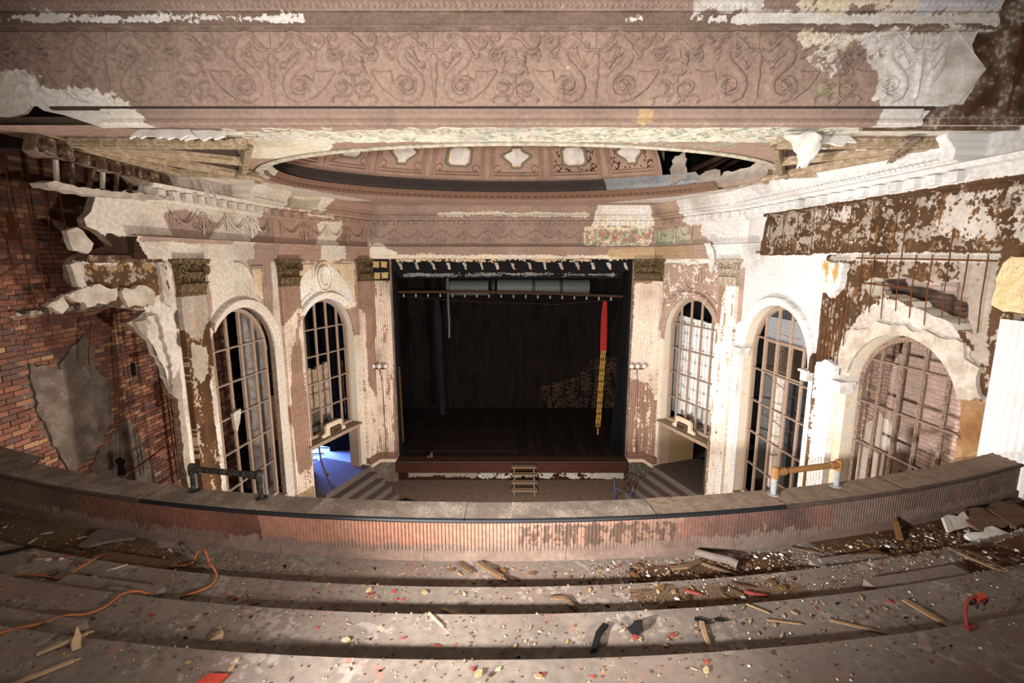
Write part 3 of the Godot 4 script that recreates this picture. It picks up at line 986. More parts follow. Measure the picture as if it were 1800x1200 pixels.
	# ---- left, long bay: its front end has fallen
	wall_tex("L2", Rect2(-7.4, -8.4, 7.6, 10.6), WHITE2, Color(0.72, 0.67, 0.61), [
		lay([[-3.46, -0.12, -3.12, -0.12, -3.08, -1.3, -3.36, -2.0, -3.46, -2.0]], MAUVE, MAUVE2, 0.3, Vector2i(16, 16), 0.0, 10.0),
		lay([[-1.15, -1.05, -0.42, -1.9, -0.3, 0.0, -1.5, 0.0, -1.45, -0.3, -1.2, -0.6]], MAUVE, MAUVE2, 0.4, Vector2i(16, 16), 0.0, 10.0),
		lay([[-1.22, -1.0, -0.86, -1.3, -0.82, -0.28, -1.3, -0.28]], CREAM2, CREAM, 0.3),
		lay([[-4.36, 1.01, -3.8, 1.15, -3.1, 1.1, -2.63, 0.81, -3.0, 0.5, -4.1, 0.48]], MAUVE, MAUVE2, 0.7, Vector2i(16, 16), 0.0, 10.0),
		lay([[-1.3, 0.5, -0.7, 0.9, -0.8, 1.5, 0.1, 1.5, 0.1, -0.1, -1.3, -0.1]], MAUVE, MAUVE2, 0.7, Vector2i(16, 16), 0.0, 10.0),
		lay([[-3.9, 0.40, -2.2, 0.40, -2.2, 0.52, -5.3, 0.52, -5.3, 0.40]], MAUVE, MAUVE2, 0.6, Vector2i(8, 30), 0.0, 10.0),
		lay([[-6.9, -0.1, -4.5, -0.1, -4.4, -0.9, -4.3, -10, -7, -10]], GREY2, GREY, 0.4),
		lay([[-6.8, 0, -4.4, 0, -4.4, -1.2, -6.8, -1.2]], BROWN, BROWN2, 1.6, Vector2i(30, 30), -0.40, 0.0), lay([[-6.7, -0.4, -4.6, -0.5, -4.7, -1.1, -6.7, -0.9]], BROWN, RUST, 1.5, Vector2i(16, 16), -0.2), lay([[-6.6, 0.0, -4.6, 0.0, -4.6, -0.4, -6.6, -0.35]], RUST, TAN, 1.6, Vector2i(24, 16), -0.6, 0.0),
		lay([[-5.1, -0.9, -4.3, -0.7, -4.3, -2.4, -4.8, -3.0, -5.2, -2.0]], WHITE2, GREY, 0.8),
		lay([[-6.5, 0.45, -5.3, 0.45, -5.0, -0.06, -6.6, -0.06]], BROWN, DARK, 0.6, Vector2i(14, 14), 0.1),
		lay([[-4.4, -1.2, -4.2, -3.0, -3.35, -3.0, -3.35, -1.0]], BROWN, GREY2, 0.7)], 19)
	w = node("wall_left", null, FR.L2)
	tag(w, "long left wall, its near half collapsed to a torn plaster edge before bare brick", "wall", "", "structure")
	var out := [-4.58, -10.2, -4.56, -3.3, -4.73, -3.06, -4.82, -2.5, -5.07, -1.86, -5.36, -1.53, -5.64, -1.29, -5.15, -1.13, -5.9, -0.95, -5.94, -0.73, -6.07, -0.61, -6.52, -0.53, -6.66, -0.36, -6.64, -0.1, -6.42, 0.10, -5.72, 0.26, -5.89, 0.44, -6.21, 0.61, -6.22, 0.74, -5.92, 1.2, -4.75, 1.52, -4.84, 2.05]
	var left := ragged(out, 0.035, 0.14, false)
	left.append(Vector2(0, 2.05))
	left.append(Vector2(0, WALL_LOW))
	left.append(Vector2(-0.48, WALL_LOW))
	for i in 25:
		var a := PI * i / 24.0
		left.append(Vector2(-1.98 + 1.50 * cos(a), SPRING + 1.50 * sin(a)))
	left.append(Vector2(-3.48, WALL_LOW))
	g = geo("L2")
	sg = Geo.new()
	g.prism(left, -0.16, 0.0, true, sg)
	obj("plaster", g, M.L2, w)
	obj("reveal", sg, M.scratch, w)
	archivolt(w, M.L2, "L2", -1.98, 1.50, 0.0, 2.45)
	spandrel_half(w)
	entab(w, "L2", -5.35, 0.0, 0.0, -t8, "a")
	entab(w, "L2", -4.9, 0.0, 0.0, -t8, "b")
	entab(w, "L2", -1.9, 0.0, 0.0, -t8, "c")
	frieze_relief(w, "L2", -4.2, -0.3, 1.95)
	# white plaster clinging under the torn edge
	for q in [[-6.9, -0.62, -6.3, -0.48, -5.85, -0.58, -5.9, -0.86, -6.5, -0.88], [-5.75, -0.62, -5.1, -0.55, -4.9, -0.75, -5.0, -0.98, -5.6, -0.98], [-7.25, -0.78, -6.95, -0.66, -6.85, -0.85, -7.0, -0.98], [-6.7, 0.52, -6.45, 0.60, -6.22, 0.30, -6.35, 0.08, -6.62, 0.16, -6.7, 0.3], [-6.72, -0.1, -6.5, -0.05, -6.48, -0.55, -6.66, -0.5], [-4.75, -0.1, -4.58, -0.2, -4.5, -1.1, -4.7, -0.95], [-3.75, -1.9, -3.45, -1.75, -3.42, -2.5, -3.55, -2.95, -3.72, -2.5], [-5.5, -1.32, -4.95, -1.2, -4.72, -2.3, -4.78, -3.1, -5.0, -2.4, -5.25, -1.75]]:
		g = Geo.new()
		g.prism(ragged(q, 0.04, 0.1), -0.02, 0.09)
		obj("plaster_scrap", g, M.lump, w)

func spandrel_half(w: Node) -> void:
	var g := geo("L2")
	for q in [[-1.35, -0.22, -0.78, -0.22, -0.78, -1.9], [-3.35, -0.22, -3.05, -0.22], [-3.38, -0.22, -3.38, -2.2]]:
		for i in range(0, q.size() - 2, 2):
			g.tube([Vector3(q[i], q[i + 1], 0.015), Vector3(q[i + 2], q[i + 3], 0.015)], 0.035, 5)
	var arc := []
	for i in 12:
		var a := lerpf(0.1, 1.1, i / 11.0)
		arc.append(Vector3(-1.98 + 0.62 * cos(a * 2.4 - 0.9), -0.75 + 0.65 * sin(a * 2.4 - 0.9), 0.01))
	g.tube(arc, 0.04, 5)
	obj("panel_moulding", g, M.L2, w)

# ------------------------------------------------------------------ the arched screens
func screen(n: int, fr: String, c: float, r: float, foot: float, rows: Array, mat: Material, label: String) -> Node3D:
	var w := node("window_%d" % n, null, FR[fr])
	tag(w, label, "window", "", "structure")
	var z := -0.30
	var k := r - 0.05
	var g := Geo.new()
	var prof := [Vector2(r - 0.09, z - 0.05), Vector2(r - 0.09, z + 0.05), Vector2(r + 0.01, z + 0.06), Vector2(r + 0.01, z - 0.05), Vector2(r - 0.09, z - 0.05)]
	g.sweep_arch(prof, c, SPRING, 0.0, PI, 28)
	for s in [-1.0, 1.0]:
		g.box(Vector3(c + s * k, (SPRING + foot) / 2.0, z), Vector3(0.10, SPRING - foot, 0.10))
	g.box(Vector3(c, foot + 0.05, z), Vector3(2.0 * k, 0.12, 0.14))
	obj("window_frame", g, mat, w)
	for i in 4:
		var x := c - r + (i + 1) * 2.0 * r / 5.0
		var top := SPRING + sqrt(k * k - (x - c) * (x - c))
		g = Geo.new()
		g.bar(Vector3(x, foot, z), Vector3(x, top, z), 0.068, 0.085, Vector3.BACK)
		g.bar(Vector3(x, foot, z + 0.045), Vector3(x, top, z + 0.045), 0.03, 0.03, Vector3.BACK)
		obj("glazing_bar", g, mat, w)
	for y in rows:
		var hw: float = k if y < SPRING else sqrt(k * k - (y - SPRING) * (y - SPRING))
		g = Geo.new()
		g.bar(Vector3(c - hw, y, z + 0.012), Vector3(c + hw, y, z + 0.012), 0.085, 0.055)
		g.bar(Vector3(c - hw, y + 0.005, z + 0.055), Vector3(c + hw, y + 0.005, z + 0.055), 0.03, 0.028)
		obj("crossbar", g, mat, w)
	# weathered sill
	g = Geo.new()
	g.box(Vector3(c, foot - 0.06, -0.16), Vector3(2.0 * r, 0.12, 0.42))
	obj("sill", g, M.bar, w)
	return w

func door(n: int, fr: String, c: float, r: float, label: String) -> void:
	var w := node("door_%d" % n, null, FR[fr])
	tag(w, label, "doorway", "", "structure")
	var g := Geo.new()
	g.box(Vector3(c, -6.66, -0.18), Vector3(2.0 * r, 0.16, 0.5))
	g.box(Vector3(c, -6.56, -0.10), Vector3(2.0 * r, 0.06, 0.62))
	obj("lintel", g, M.bar, w)
	for s in [-1.0, 1.0]:
		g = Geo.new()
		g.box(Vector3(c + s * (r - 0.07), -8.3, -0.15), Vector3(0.15, 3.2, 0.42))
		obj("door_jamb", g, M.bar if s > 0 == (fr == "L1") else M.slate, w)
	# framed lettered box over the lintel
	g = Geo.new()
	g.prism(V2([c - 0.62, -6.58, c + 0.62, -6.58, c + 0.62, -6.42, c + 0.45, -6.36, c + 0.45, -6.12, c + 0.36, -6.05, c - 0.36, -6.05, c - 0.45, -6.12, c - 0.45, -6.36, c - 0.62, -6.42]), -0.05, 0.03)
	g.tube([Vector3(c - 0.44, -6.44, 0.04), Vector3(c - 0.44, -6.1, 0.04), Vector3(c + 0.44, -6.1, 0.04), Vector3(c + 0.44, -6.44, 0.04)], 0.014, 5)
	obj("sign_frame", g, M.cream, w)
	var sg := node("exit_sign", null, FR[fr])
	tag(sg, "small dark lettered box above the %s doorway" % ("blue lit" if fr == "L1" else "dark stepped"), "sign", "boxes lettered over the two doorways")
	g = Geo.new()
	g.box(Vector3(c + 0.02, -6.37, 0.07), Vector3(0.50, 0.26, 0.16))
	obj("housing", g, M.signbox, sg)
	var tm := TextMesh.new()
	tm.text = "EXIT"
	tm.font_size = 40
	tm.pixel_size = 0.0048
	tm.depth = 0.02
	inst("lettering", tm, M.black, sg, Transform3D(Basis.IDENTITY, Vector3(c + 0.02, -6.37, 0.155)))

func build_windows() -> void:
	M.cream = mottled(Color(0.74, 0.67, 0.58), Color(0.80, 0.74, 0.66), Color(0.55, 0.45, 0.36), 0.8, 2, 2, 31, 0.85)
	M.slate = tinted(Color(0.19, 0.20, 0.21), Color(0.26, 0.26, 0.27), 0.7, 1, 0.8)
	M.signbox = plain(Color(0.33, 0.26, 0.20), 0.7)
	var rows := [-2.5, -3.48, -4.48, -5.5]
	screen(1, "L1", -2.62, 1.40, -6.52, rows, M.bar, "arched screen of cream bars above the blue lit left doorway")
	screen(2, "L2", -1.98, 1.46, -7.7, [-2.48, -3.46, -4.44, -5.44, -6.5], M.bar, "tall arched screen of pale bars left, brick and a white pier showing through")
	screen(3, "R1", 2.28, 1.40, -6.52, rows, M.bar, "arched screen of cream bars above the dark stepped doorway")
	var w4 := screen(4, "R2", 1.86, 1.50, -7.7, [-2.4, -3.42, -4.46, -5.5, -6.56], M.bar, "tall arched screen with dusty panes and three brown louvre panels")
	screen(5, "R2", 6.05, 1.28, -7.7, [-2.2, -3.2, -4.16, -5.2, -6.3], M.barrust, "rusted arched screen before pink brickwork near the right balcony end")
	# dusty panes and louvres in the screen
	var r := 1.50
	M.dusty = tinted(Color(0.50, 0.51, 0.53), Color(0.60, 0.61, 0.625), 1.0, 0, 0.5)
	M.louvre = mottled(Color(0.15, 0.10, 0.06), Color(0.20, 0.14, 0.09), Color(0.10, 0.07, 0.05), 1.0, 6, 1, 34, 0.8)
	for i in 3:
		var x0 := 1.86 - r + (i + 1) * 2.0 * r / 5.0 + 0.05
		var x1 := x0 + 2.0 * r / 5.0 - 0.10
		var g := Geo.new()
		g.box(Vector3((x0 + x1) / 2, -2.05, -0.33), Vector3(x1 - x0 + 0.04, 0.66, 0.02))
		obj("pane", g, M.dusty, w4)
		g = Geo.new()
		g.box(Vector3((x0 + x1) / 2, -1.62, -0.36), Vector3(x1 - x0 + 0.04, 0.30, 0.02))
		obj("pane", g, M.slate, w4)
		var lp := Geo.new()
		for e in [[x0 + 0.02, 0.04], [x1 - 0.02, 0.04]]:
			lp.box(Vector3(e[0], -2.91, -0.32), Vector3(0.022, 0.98, 0.05))
		lp.box(Vector3((x0 + x1) / 2, -2.46, -0.32), Vector3(x1 - x0, 0.04, 0.06))
		lp.box(Vector3((x0 + x1) / 2, -3.36, -0.32), Vector3(x1 - x0, 0.04, 0.06))
		var pn := obj("louvre_panel", lp, M.bar, w4)
		var sl := Geo.new()
		sl.box(Vector3.ZERO, Vector3(x1 - x0 - 0.06, 0.055, 0.012), Basis(Vector3.RIGHT, 0.6))
		var slm := sl.mesh()
		for k in 15:
			inst("slat", slm, M.louvre, pn, Transform3D(Basis.IDENTITY, Vector3((x0 + x1) / 2, -3.31 + k * 0.058, -0.33)))
	var mk := Geo.new()
	mk.tube([Vector3(1.3, -2.18, -0.315), Vector3(1.6, -2.16, -0.315), Vector3(2.0, -2.20, -0.315), Vector3(2.5, -2.19, -0.315)], 0.008, 4)
	obj("red_mark", mk, plain(Color(0.7, 0.3, 0.28)), w4)
	door(1, "L1", -2.62, 1.43, "left doorway under the arched screen, blue daylight falling through it")
	door(2, "R1", 2.28, 1.43, "right doorway under the arched screen with grey steps rising into dark")

# ------------------------------------------------------------------ pilasters
func flutes(x0: float, x1: float, n: int, out: float, y0: float, y1: float, g: Geo) -> void:
	var prof := [Vector2(x0, 0.0), Vector2(x0, out)]
	var pitch := (x1 - x0 - 0.08) / maxf(n, 1)
	for i in n:
		var a := x0 + 0.04 + i * pitch + pitch * 0.18
		var b := x0 + 0.04 + (i + 1) * pitch - pitch * 0.18
		for k in 5:
			var q := k / 4.0
			prof.append(Vector2(lerpf(a, b, q), out - 0.045 * sin(q * PI)))
	prof.append(Vector2(x1, out))
	prof.append(Vector2(x1, 0.0))
	for i in prof.size() - 1:
		var p: Vector2 = prof[i]
		var q: Vector2 = prof[i + 1]
		g.quad(Vector3(p.x, y0, p.y), Vector3(q.x, y0, q.y), Vector3(q.x, y1, q.y), Vector3(p.x, y1, p.y))

func shaft_mat(key: String, r: Rect2, a: Color, b: Color, layers: Array, sd: int) -> void:
	M[key] = painted(paint(r, 64.0, a, b, layers, sd), 0.88, 1.2)
	M[key + "_r"] = r

var leaf_mesh: ArrayMesh
var volute_mesh: ArrayMesh
func acanthus() -> void:
	# one curled leaf 0.2 wide, 0.4 tall, its tip rolling forward
	var g := Geo.new()
	var pts := []
	var uvs := []
	for j in 9:
		var q := j / 8.0
		var hw := 0.115 * (0.75 + 0.45 * sin(q * 2.6)) * (1.0 if j < 7 else 0.72)
		hw *= 1.0 + 0.16 * (1.0 if j % 2 else -1.0)
		for i in 7:
			var s := (i - 3) / 3.0
			var zz := 0.02 + 0.06 * q + 0.13 * pow(q, 5.0) + 0.035 * (1.0 - absf(s)) - 0.02 * cos(s * 9.0) * 0.5
			var yy := 0.40 * q - 0.11 * pow(q, 6.0)
			pts.append(Vector3(s * hw, yy - 0.03 * absf(s) * q, zz))
			uvs.append(Vector2(s, q))
	g.grid(pts, uvs, 6, 8)
	leaf_mesh = g.mesh()
	var v := Geo.new()
	var sp := []
	for i in 22:
		var a := -1.2 + i * 0.42
		var r := 0.13 * (1.0 - i / 25.0)
		sp.append(Vector3(r * cos(a), r * sin(a), 0.03 * i / 22.0))
	v.tube(sp, 0.034, 6, 0.02)
	v.tube([Vector3(-0.16, -0.30, -0.02), Vector3(-0.12, -0.16, 0.0), Vector3(-0.02, -0.11, 0.02), sp[0]], 0.03, 6)
	volute_mesh = v.mesh()

func capital(parent: Node, x0: float, x1: float, mat: Material) -> void:
	var w := x1 - x0
	var c := (x0 + x1) / 2
	var g := Geo.new()
	# bell, neck ring and abacus
	g.quad(Vector3(x0 + 0.03, -0.82, 0.12), Vector3(x1 - 0.03, -0.82, 0.12), Vector3(x1 + 0.02, -0.12, 0.19), Vector3(x0 - 0.02, -0.12, 0.19))
	g.quad(Vector3(x0 + 0.03, -0.82, 0.0), Vector3(x0 + 0.03, -0.82, 0.12), Vector3(x0 - 0.02, -0.12, 0.19), Vector3(x0 - 0.02, -0.12, 0.0))
	g.quad(Vector3(x1 - 0.03, -0.82, 0.12), Vector3(x1 - 0.03, -0.82, 0.0), Vector3(x1 + 0.02, -0.12, 0.0), Vector3(x1 + 0.02, -0.12, 0.19))
	var cap := obj("capital", g, mat, parent)
	var a := Geo.new()
	a.prism(V2([x0 - 0.10, 0.0, x1 + 0.10, 0.0, x1 + 0.10, -0.05, x1 + 0.04, -0.12, x0 - 0.04, -0.12, x0 - 0.10, -0.05]), 0.0, 0.26)
	obj("abacus", a, mat, cap)
	var nk := Geo.new()
	nk.box(Vector3(c, -0.85, 0.07), Vector3(w + 0.02, 0.06, 0.16))
	obj("neck_ring", nk, mat, cap)
	var n := 4 if w > 0.7 else 3
	for i in n:
		inst("acanthus_leaf", leaf_mesh, mat, cap, Transform3D(Basis.from_scale(Vector3(w / n / 0.22, 0.95, 1.0)), Vector3(x0 + (i + 0.5) * w / n, -0.83, 0.11)))
	for i in n - 1:
		inst("acanthus_leaf", leaf_mesh, mat, cap, Transform3D(Basis.from_scale(Vector3(w / n / 0.22, 1.0, 1.0)), Vector3(x0 + (i + 1.0) * w / n, -0.58, 0.13)))
	for s in [-1.0, 1.0]:
		inst("volute", volute_mesh, mat, cap, Transform3D(Basis.from_scale(Vector3(s, 1, 1)), Vector3(c + s * (w / 2 - 0.05), -0.25, 0.22)))
	var ro := Geo.new()
	ro.lathe([Vector2(0.0, -0.07), Vector2(0.06, -0.04), Vector2(0.07, 0.0), Vector2(0.05, 0.04), Vector2(0.0, 0.07)], Vector3(c, -0.16, 0.24), 8)
	obj("rosette", ro, mat, cap)

func pilaster(fr: String, x0: float, x1: float, y0: float, key: String, n: int, label: String, cap: Material) -> Node3D:
	var p := node("pilaster", null, FR[fr])
	tag(p, label, "pilaster", "", "structure")
	var g := Geo.new().uv_rect(M[key + "_r"])
	flutes(x0, x1, n, 0.13, y0, -0.87, g)
	obj("shaft", g, M[key], p)
	if cap:
		capital(p, x0, x1, cap)
	return p

func build_pilasters() -> void:
	acanthus()
	var pe := Color(0.82, 0.76, 0.70)
	var pe2 := Color(0.76, 0.68, 0.61)
	var ma := Color(0.52, 0.41, 0.35)
	var ma2 := Color(0.58, 0.465, 0.40)
	var kv := Vector2i(46, 7)
	# stage-side pilasters: front face and splayed return
	shaft_mat("pl1", Rect2(-5.9, -9.7, 1.0, 9.0), pe, pe2, [lay([[-5.9, -9.7, -4.9, -9.7, -4.9, -0.7, -5.9, -0.7]], ma, ma2, 1.3, kv, -0.64), lay([[-5.15, -9, -4.9, -9, -4.9, -4, -5.1, -5]], ma, ma2, 0.9, kv), lay([[-5.95, -0.7, -5.6, -0.7, -5.7, -4, -5.95, -5.5]], ma, ma2, 1.0, kv, 0.0)], 41)
	shaft_mat("pl1b", Rect2(-1.0, -9.7, 1.1, 9.0), pe, pe2, [lay([[-1.0, -0.7, 0.1, -0.7, 0.1, -1.6, -0.6, -2.2, -1, -1.6]], ma, ma2, 1.0, kv), lay([[-1.0, -9.7, 0.1, -9.7, 0.1, -0.7, -1.0, -0.7]], ma, ma2, 1.3, kv, -0.66), lay([[-0.6, -0.7, 0.0, -0.7, 0.0, -6.0, -0.6, -5.0]], ma, ma2, 1.2, kv, -0.18)], 42)
	shaft_mat("pr1", Rect2(4.9, -9.7, 1.0, 9.0), ma, ma2, [lay([[5.0, -1.0, 5.9, -1.0, 5.9, -5.2, 5.0, -5.0]], pe, pe2, 1.1, kv, 0.06), lay([[4.9, -9.7, 5.9, -9.7, 5.9, -0.7, 4.9, -0.7]], pe, pe2, 1.3, kv, -0.68)], 43)
	shaft_mat("pr1b", Rect2(-0.1, -9.7, 0.9, 9.0), ma, ma2, [lay([[-0.1, -0.7, 0.8, -0.7, 0.8, -6, -0.1, -5]], pe, pe2, 1.2, kv, -0.22), lay([[-0.1, -9.7, 0.8, -9.7, 0.8, -0.7, -0.1, -0.7]], pe, pe2, 1.3, kv, -0.64)], 44)
	shaft_mat("pl2", Rect2(-4.9, -9.7, 1.1, 9.0), pe, pe2, [lay([[-4.9, -0.7, -3.8, -0.7, -3.8, -1.5, -4.4, -1.9, -4.9, -2.2]], ma, ma2, 0.7, kv), lay([[-4.5, -3.0, -4.1, -2.6, -3.95, -5, -4.0, -7.3, -4.6, -7.3, -4.7, -5]], ma, ma2, 1.1, kv, 0.06), lay([[-4.8, -0.7, -3.8, -0.7, -3.8, -9.7, -4.8, -9.7]], ma, ma2, 1.3, kv, -0.70), lay([[-4.8, -8.0, -3.9, -8.0, -3.9, -8.9, -4.8, -8.9]], CREAM2, BROWN2, 1.3, Vector2i(20, 12), -0.1)], 45)
	shaft_mat("pr2", Rect2(3.6, -9.7, 1.0, 9.0), WHITE, pe, [lay([[3.6, -0.7, 4.0, -0.7, 3.9, -2.4, 3.7, -3.2, 3.6, -3]], ma, ma2, 0.7, kv), lay([[3.6, -5, 3.9, -5, 3.9, -9.7, 3.6, -9.7]], CREAM2, BROWN2, 1.3, kv, -0.42), lay([[3.6, -9.7, 4.6, -9.7, 4.6, -0.7, 3.6, -0.7]], CREAM2, BROWN2, 1.3, kv, -0.70)], 46)
	shaft_mat("pl3", Rect2(-4.4, -9.7, 1.1, 9.0), BROWN, Color(0.36, 0.25, 0.16), [lay([[-4.4, -9.7, -3.3, -9.7, -3.3, -0.7, -4.4, -0.7]], Color(0.15, 0.10, 0.07), RUST, 1.5, Vector2i(40, 8), -0.5, 0.0), lay([[-4.4, -0.7, -3.3, -0.7, -3.4, -1.5, -3.9, -2.0, -4.4, -1.6]], GREY2, GREY, 0.9, Vector2i(20, 12)), lay([[-4.2, -2.0, -3.6, -2.1, -3.6, -2.9, -4.0, -3.1]], GREY2, WHITE2, 1.0, Vector2i(16, 12)), lay([[-3.62, -3, -3.3, -3, -3.3, -8, -3.6, -8]], WHITE2, GREY, 1.2, Vector2i(20, 8)), lay([[-4.4, -9.7, -3.3, -9.7, -3.3, -0.7, -4.4, -0.7]], GREY2, CREAM2, 1.3, Vector2i(30, 10), -0.66)], 47)
	shaft_mat("pr3", Rect2(3.5, -9.7, 1.1, 9.0), Color(0.80, 0.79, 0.775), WHITE, [lay([[3.5, -2.4, 3.78, -2.5, 3.9, -5.0, 3.95, -9, 3.5, -9]], BROWN2, RUST, 0.7, Vector2i(30, 10), 0.05)], 48)
	var p := pilaster("P", -5.85, -5.0, -8.35, "pl1", 8, "front face of the flaking white fluted pilaster left of the stage opening", null)
	# its lost capital: bare blackened block with four yellow foam pads
	var g := Geo.new()
	g.box(Vector3(-5.34, -0.44, 0.06), Vector3(0.66, 0.86, 0.12))
	obj("bare_block", g, M.dark, p)
	M.foam = mottled(Color(0.64, 0.50, 0.28), Color(0.74, 0.66, 0.48), Color(0.76, 0.72, 0.64), 1.6, 2, 2, 35, 0.95, 2.0)
	for q in [[-5.52, -0.22], [-5.20, -0.22], [-5.50, -0.68], [-5.18, -0.66]]:
		g = Geo.new()
		g.prism(ragged([q[0] - 0.11, q[1] - 0.12, q[0] + 0.12, q[1] - 0.13, q[0] + 0.14, q[1] + 0.12, q[0] - 0.10, q[1] + 0.13], 0.02, 0.06), 0.10, 0.17)
		obj("foam_pad", g, M.foam, p)
	pilaster("L1", -0.78, -0.02, -8.35, "pl1b", 7, "splayed return of the flaking white fluted pilaster left of the stage", M.gilt)
	pilaster("P", 5.0, 5.85, -8.35, "pr1", 8, "front face of the mauve and white fluted pilaster right of the stage opening", M.gilt)
	pilaster("R1", 0.02, 0.58, -8.35, "pr1b", 6, "splayed return of the mauve fluted pilaster right of the stage", M.gilt)
	pilaster("L1", -4.72, -3.92, -9.3, "pl2", 7, "flaking fluted pilaster between the two left arched screens, dark gilt capital", M.gilt)
	pilaster("R1", 3.74, 4.48, -9.6, "pr2", 7, "white fluted pilaster between two right arched screens, pale carved capital", M.stonecap)
	pilaster("L2", -4.25, -3.42, -9.6, "pl3", 0, "brown stripped pilaster left, beside the collapsed wall, dark gilt capital", M.gilt)
	# right, stripped pilasters with lost capitals
	p = node("pilaster", null, FR.R2)
	tag(p, "short white fluted pilaster between right screens, its upper shaft fallen off", "pilaster", "", "structure")
	g = Geo.new().uv_rect(M.pr3_r)
	flutes(3.80, 4.46, 6, 0.15, -9.6, -2.62, g)
	g.quad(Vector3(3.80, -2.62, 0.0), Vector3(3.80, -2.62, 0.15), Vector3(4.46, -2.62, 0.15), Vector3(4.46, -2.62, 0.0))
	obj("shaft", g, M.pr3, p)
	g = Geo.new()
	g.prism(ragged([3.80, -2.66, 4.46, -2.66, 4.44, -2.46, 4.16, -2.40, 3.82, -2.52], 0.03, 0.08), 0.0, 0.14)
	obj("torn_top", g, M.white, p)
	g = Geo.new()
	g.prism(ragged([3.64, -0.84, 3.9, -0.80, 4.05, -0.9, 4.3, -0.68, 4.36, -0.1, 3.66, -0.05], 0.035, 0.1), 0.0, 0.15)
	M.stained = painted(paint(Rect2(3.5, -1.0, 1.0, 1.1), 72.0, WHITE, WHITE2, [lay([[3.74, -0.05, 3.86, -0.05, 3.9, -0.5, 3.8, -0.55]], Color(0.70, 0.54, 0.28), TAN, 0.9), lay([[4.05, -0.05, 4.2, -0.05, 4.18, -0.6, 4.08, -0.5]], Color(0.70, 0.54, 0.28), TAN, 0.9), lay([], Color(0.68, 0.53, 0.32), TAN, 0.9, Vector2i(20, 20), -0.24)], 36), 0.9, 2.5)
	g.uv_rect(Rect2(3.5, -1.0, 1.0, 1.1))
	var g3 := Geo.new().uv_rect(Rect2(3.5, -1.0, 1.0, 1.1))
	g3.prism(ragged([3.64, -0.84, 3.9, -0.80, 4.05, -0.9, 4.3, -0.68, 4.36, -0.1, 3.66, -0.05], 0.035, 0.1), 0.0, 0.15)
	obj("stained_block", g3, M.stained, p)
	p = node("pilaster", null, FR.R2)
	tag(p, "white fluted pilaster at the right edge below a yellow foam capital block", "pilaster", "", "structure")
	g = Geo.new().uv_rect(M.pr3_r)
	flutes(7.86, 8.62, 6, 0.12, -9.6, -0.95, g)
	M.pr4 = mottled(Color(0.80, 0.79, 0.78), WHITE, CREAM, 0.3, 3, 1, 37, 0.9)
	obj("shaft", g, M.pr4, p)
	g = Geo.new()
	g.prism(ragged([7.70, -0.74, 7.9, -0.84, 8.62, -0.82, 8.62, 0.03, 7.86, 0.05, 7.74, -0.2], 0.03, 0.12), 0.0, 0.14)
	M.foampale = mottled(Color(0.74, 0.64, 0.46), Color(0.80, 0.74, 0.62), Color(0.62, 0.47, 0.27), 0.6, 1, 1, 38, 0.95, 4.0)
	obj("foam_block", g, M.foampale, p)
	# plinths of the stage-side pilasters
	for s in [-1.0, 1.0]:
		var pn := node("plinth", null, Transform3D.IDENTITY)
		tag(pn, "moulded plinth under the fluted pilaster %s of the stage front" % ("right" if s > 0 else "left"), "plinth", "", "structure")
		for k in 2:
			var fr: Transform3D = FR.P if k == 0 else (FR.R1 if s > 0 else FR.L1)
			var x0 := 5.0 if k == 0 else 0.0
			var x1 := 5.85 if k == 0 else 0.8
			var m0 := 0.0 if k == 0 else tan(deg_to_rad(35.0))
			var m1 := -tan(deg_to_rad(35.0)) if k == 0 else 0.0
			if s < 0:
				var t := x0
				x0 = -x1
				x1 = -t
				t = m0
				m0 = -m1
				m1 = -t
			g = Geo.new()
			g.sweep_x([Vector2(0, -8.52), Vector2(0.24, -8.52), Vector2(0.24, -8.44), Vector2(0.19, -8.40), Vector2(0.19, -8.33), Vector2(0.16, -8.28), Vector2(0.13, -8.26), Vector2(0, -8.26)], x0, x1, m0, m1)
			obj("plinth_moulding", g, M.mauvedark, pn, fr)
			g = Geo.new()
			g.sweep_x([Vector2(0, -8.66), Vector2(0.27, -8.66), Vector2(0.29, -8.60), Vector2(0.27, -8.52), Vector2(0, -8.52)], x0, x1, m0, m1)
			obj("cream_band", g, M.cream, pn, fr)
			g = Geo.new()
			g.sweep_x([Vector2(0, -9.65), Vector2(0.18, -9.65), Vector2(0.18, -8.66), Vector2(0, -8.66)], x0, x1, m0, m1)
			obj("plinth_block", g, M.peelgreen if s > 0 else M.cement, pn, fr)

# ------------------------------------------------------------------ the ceiling round the oval dome
const ELL := Vector2(6.4, 3.95)
const ELC := Vector2(0.15, 13.05)
const Y_CEIL := 2.05

func ell(a: float, k := 1.0) -> Vector2:
	return Vector2(ELC.x + ELL.x * k * sin(a), ELC.y + ELL.y * k * cos(a))

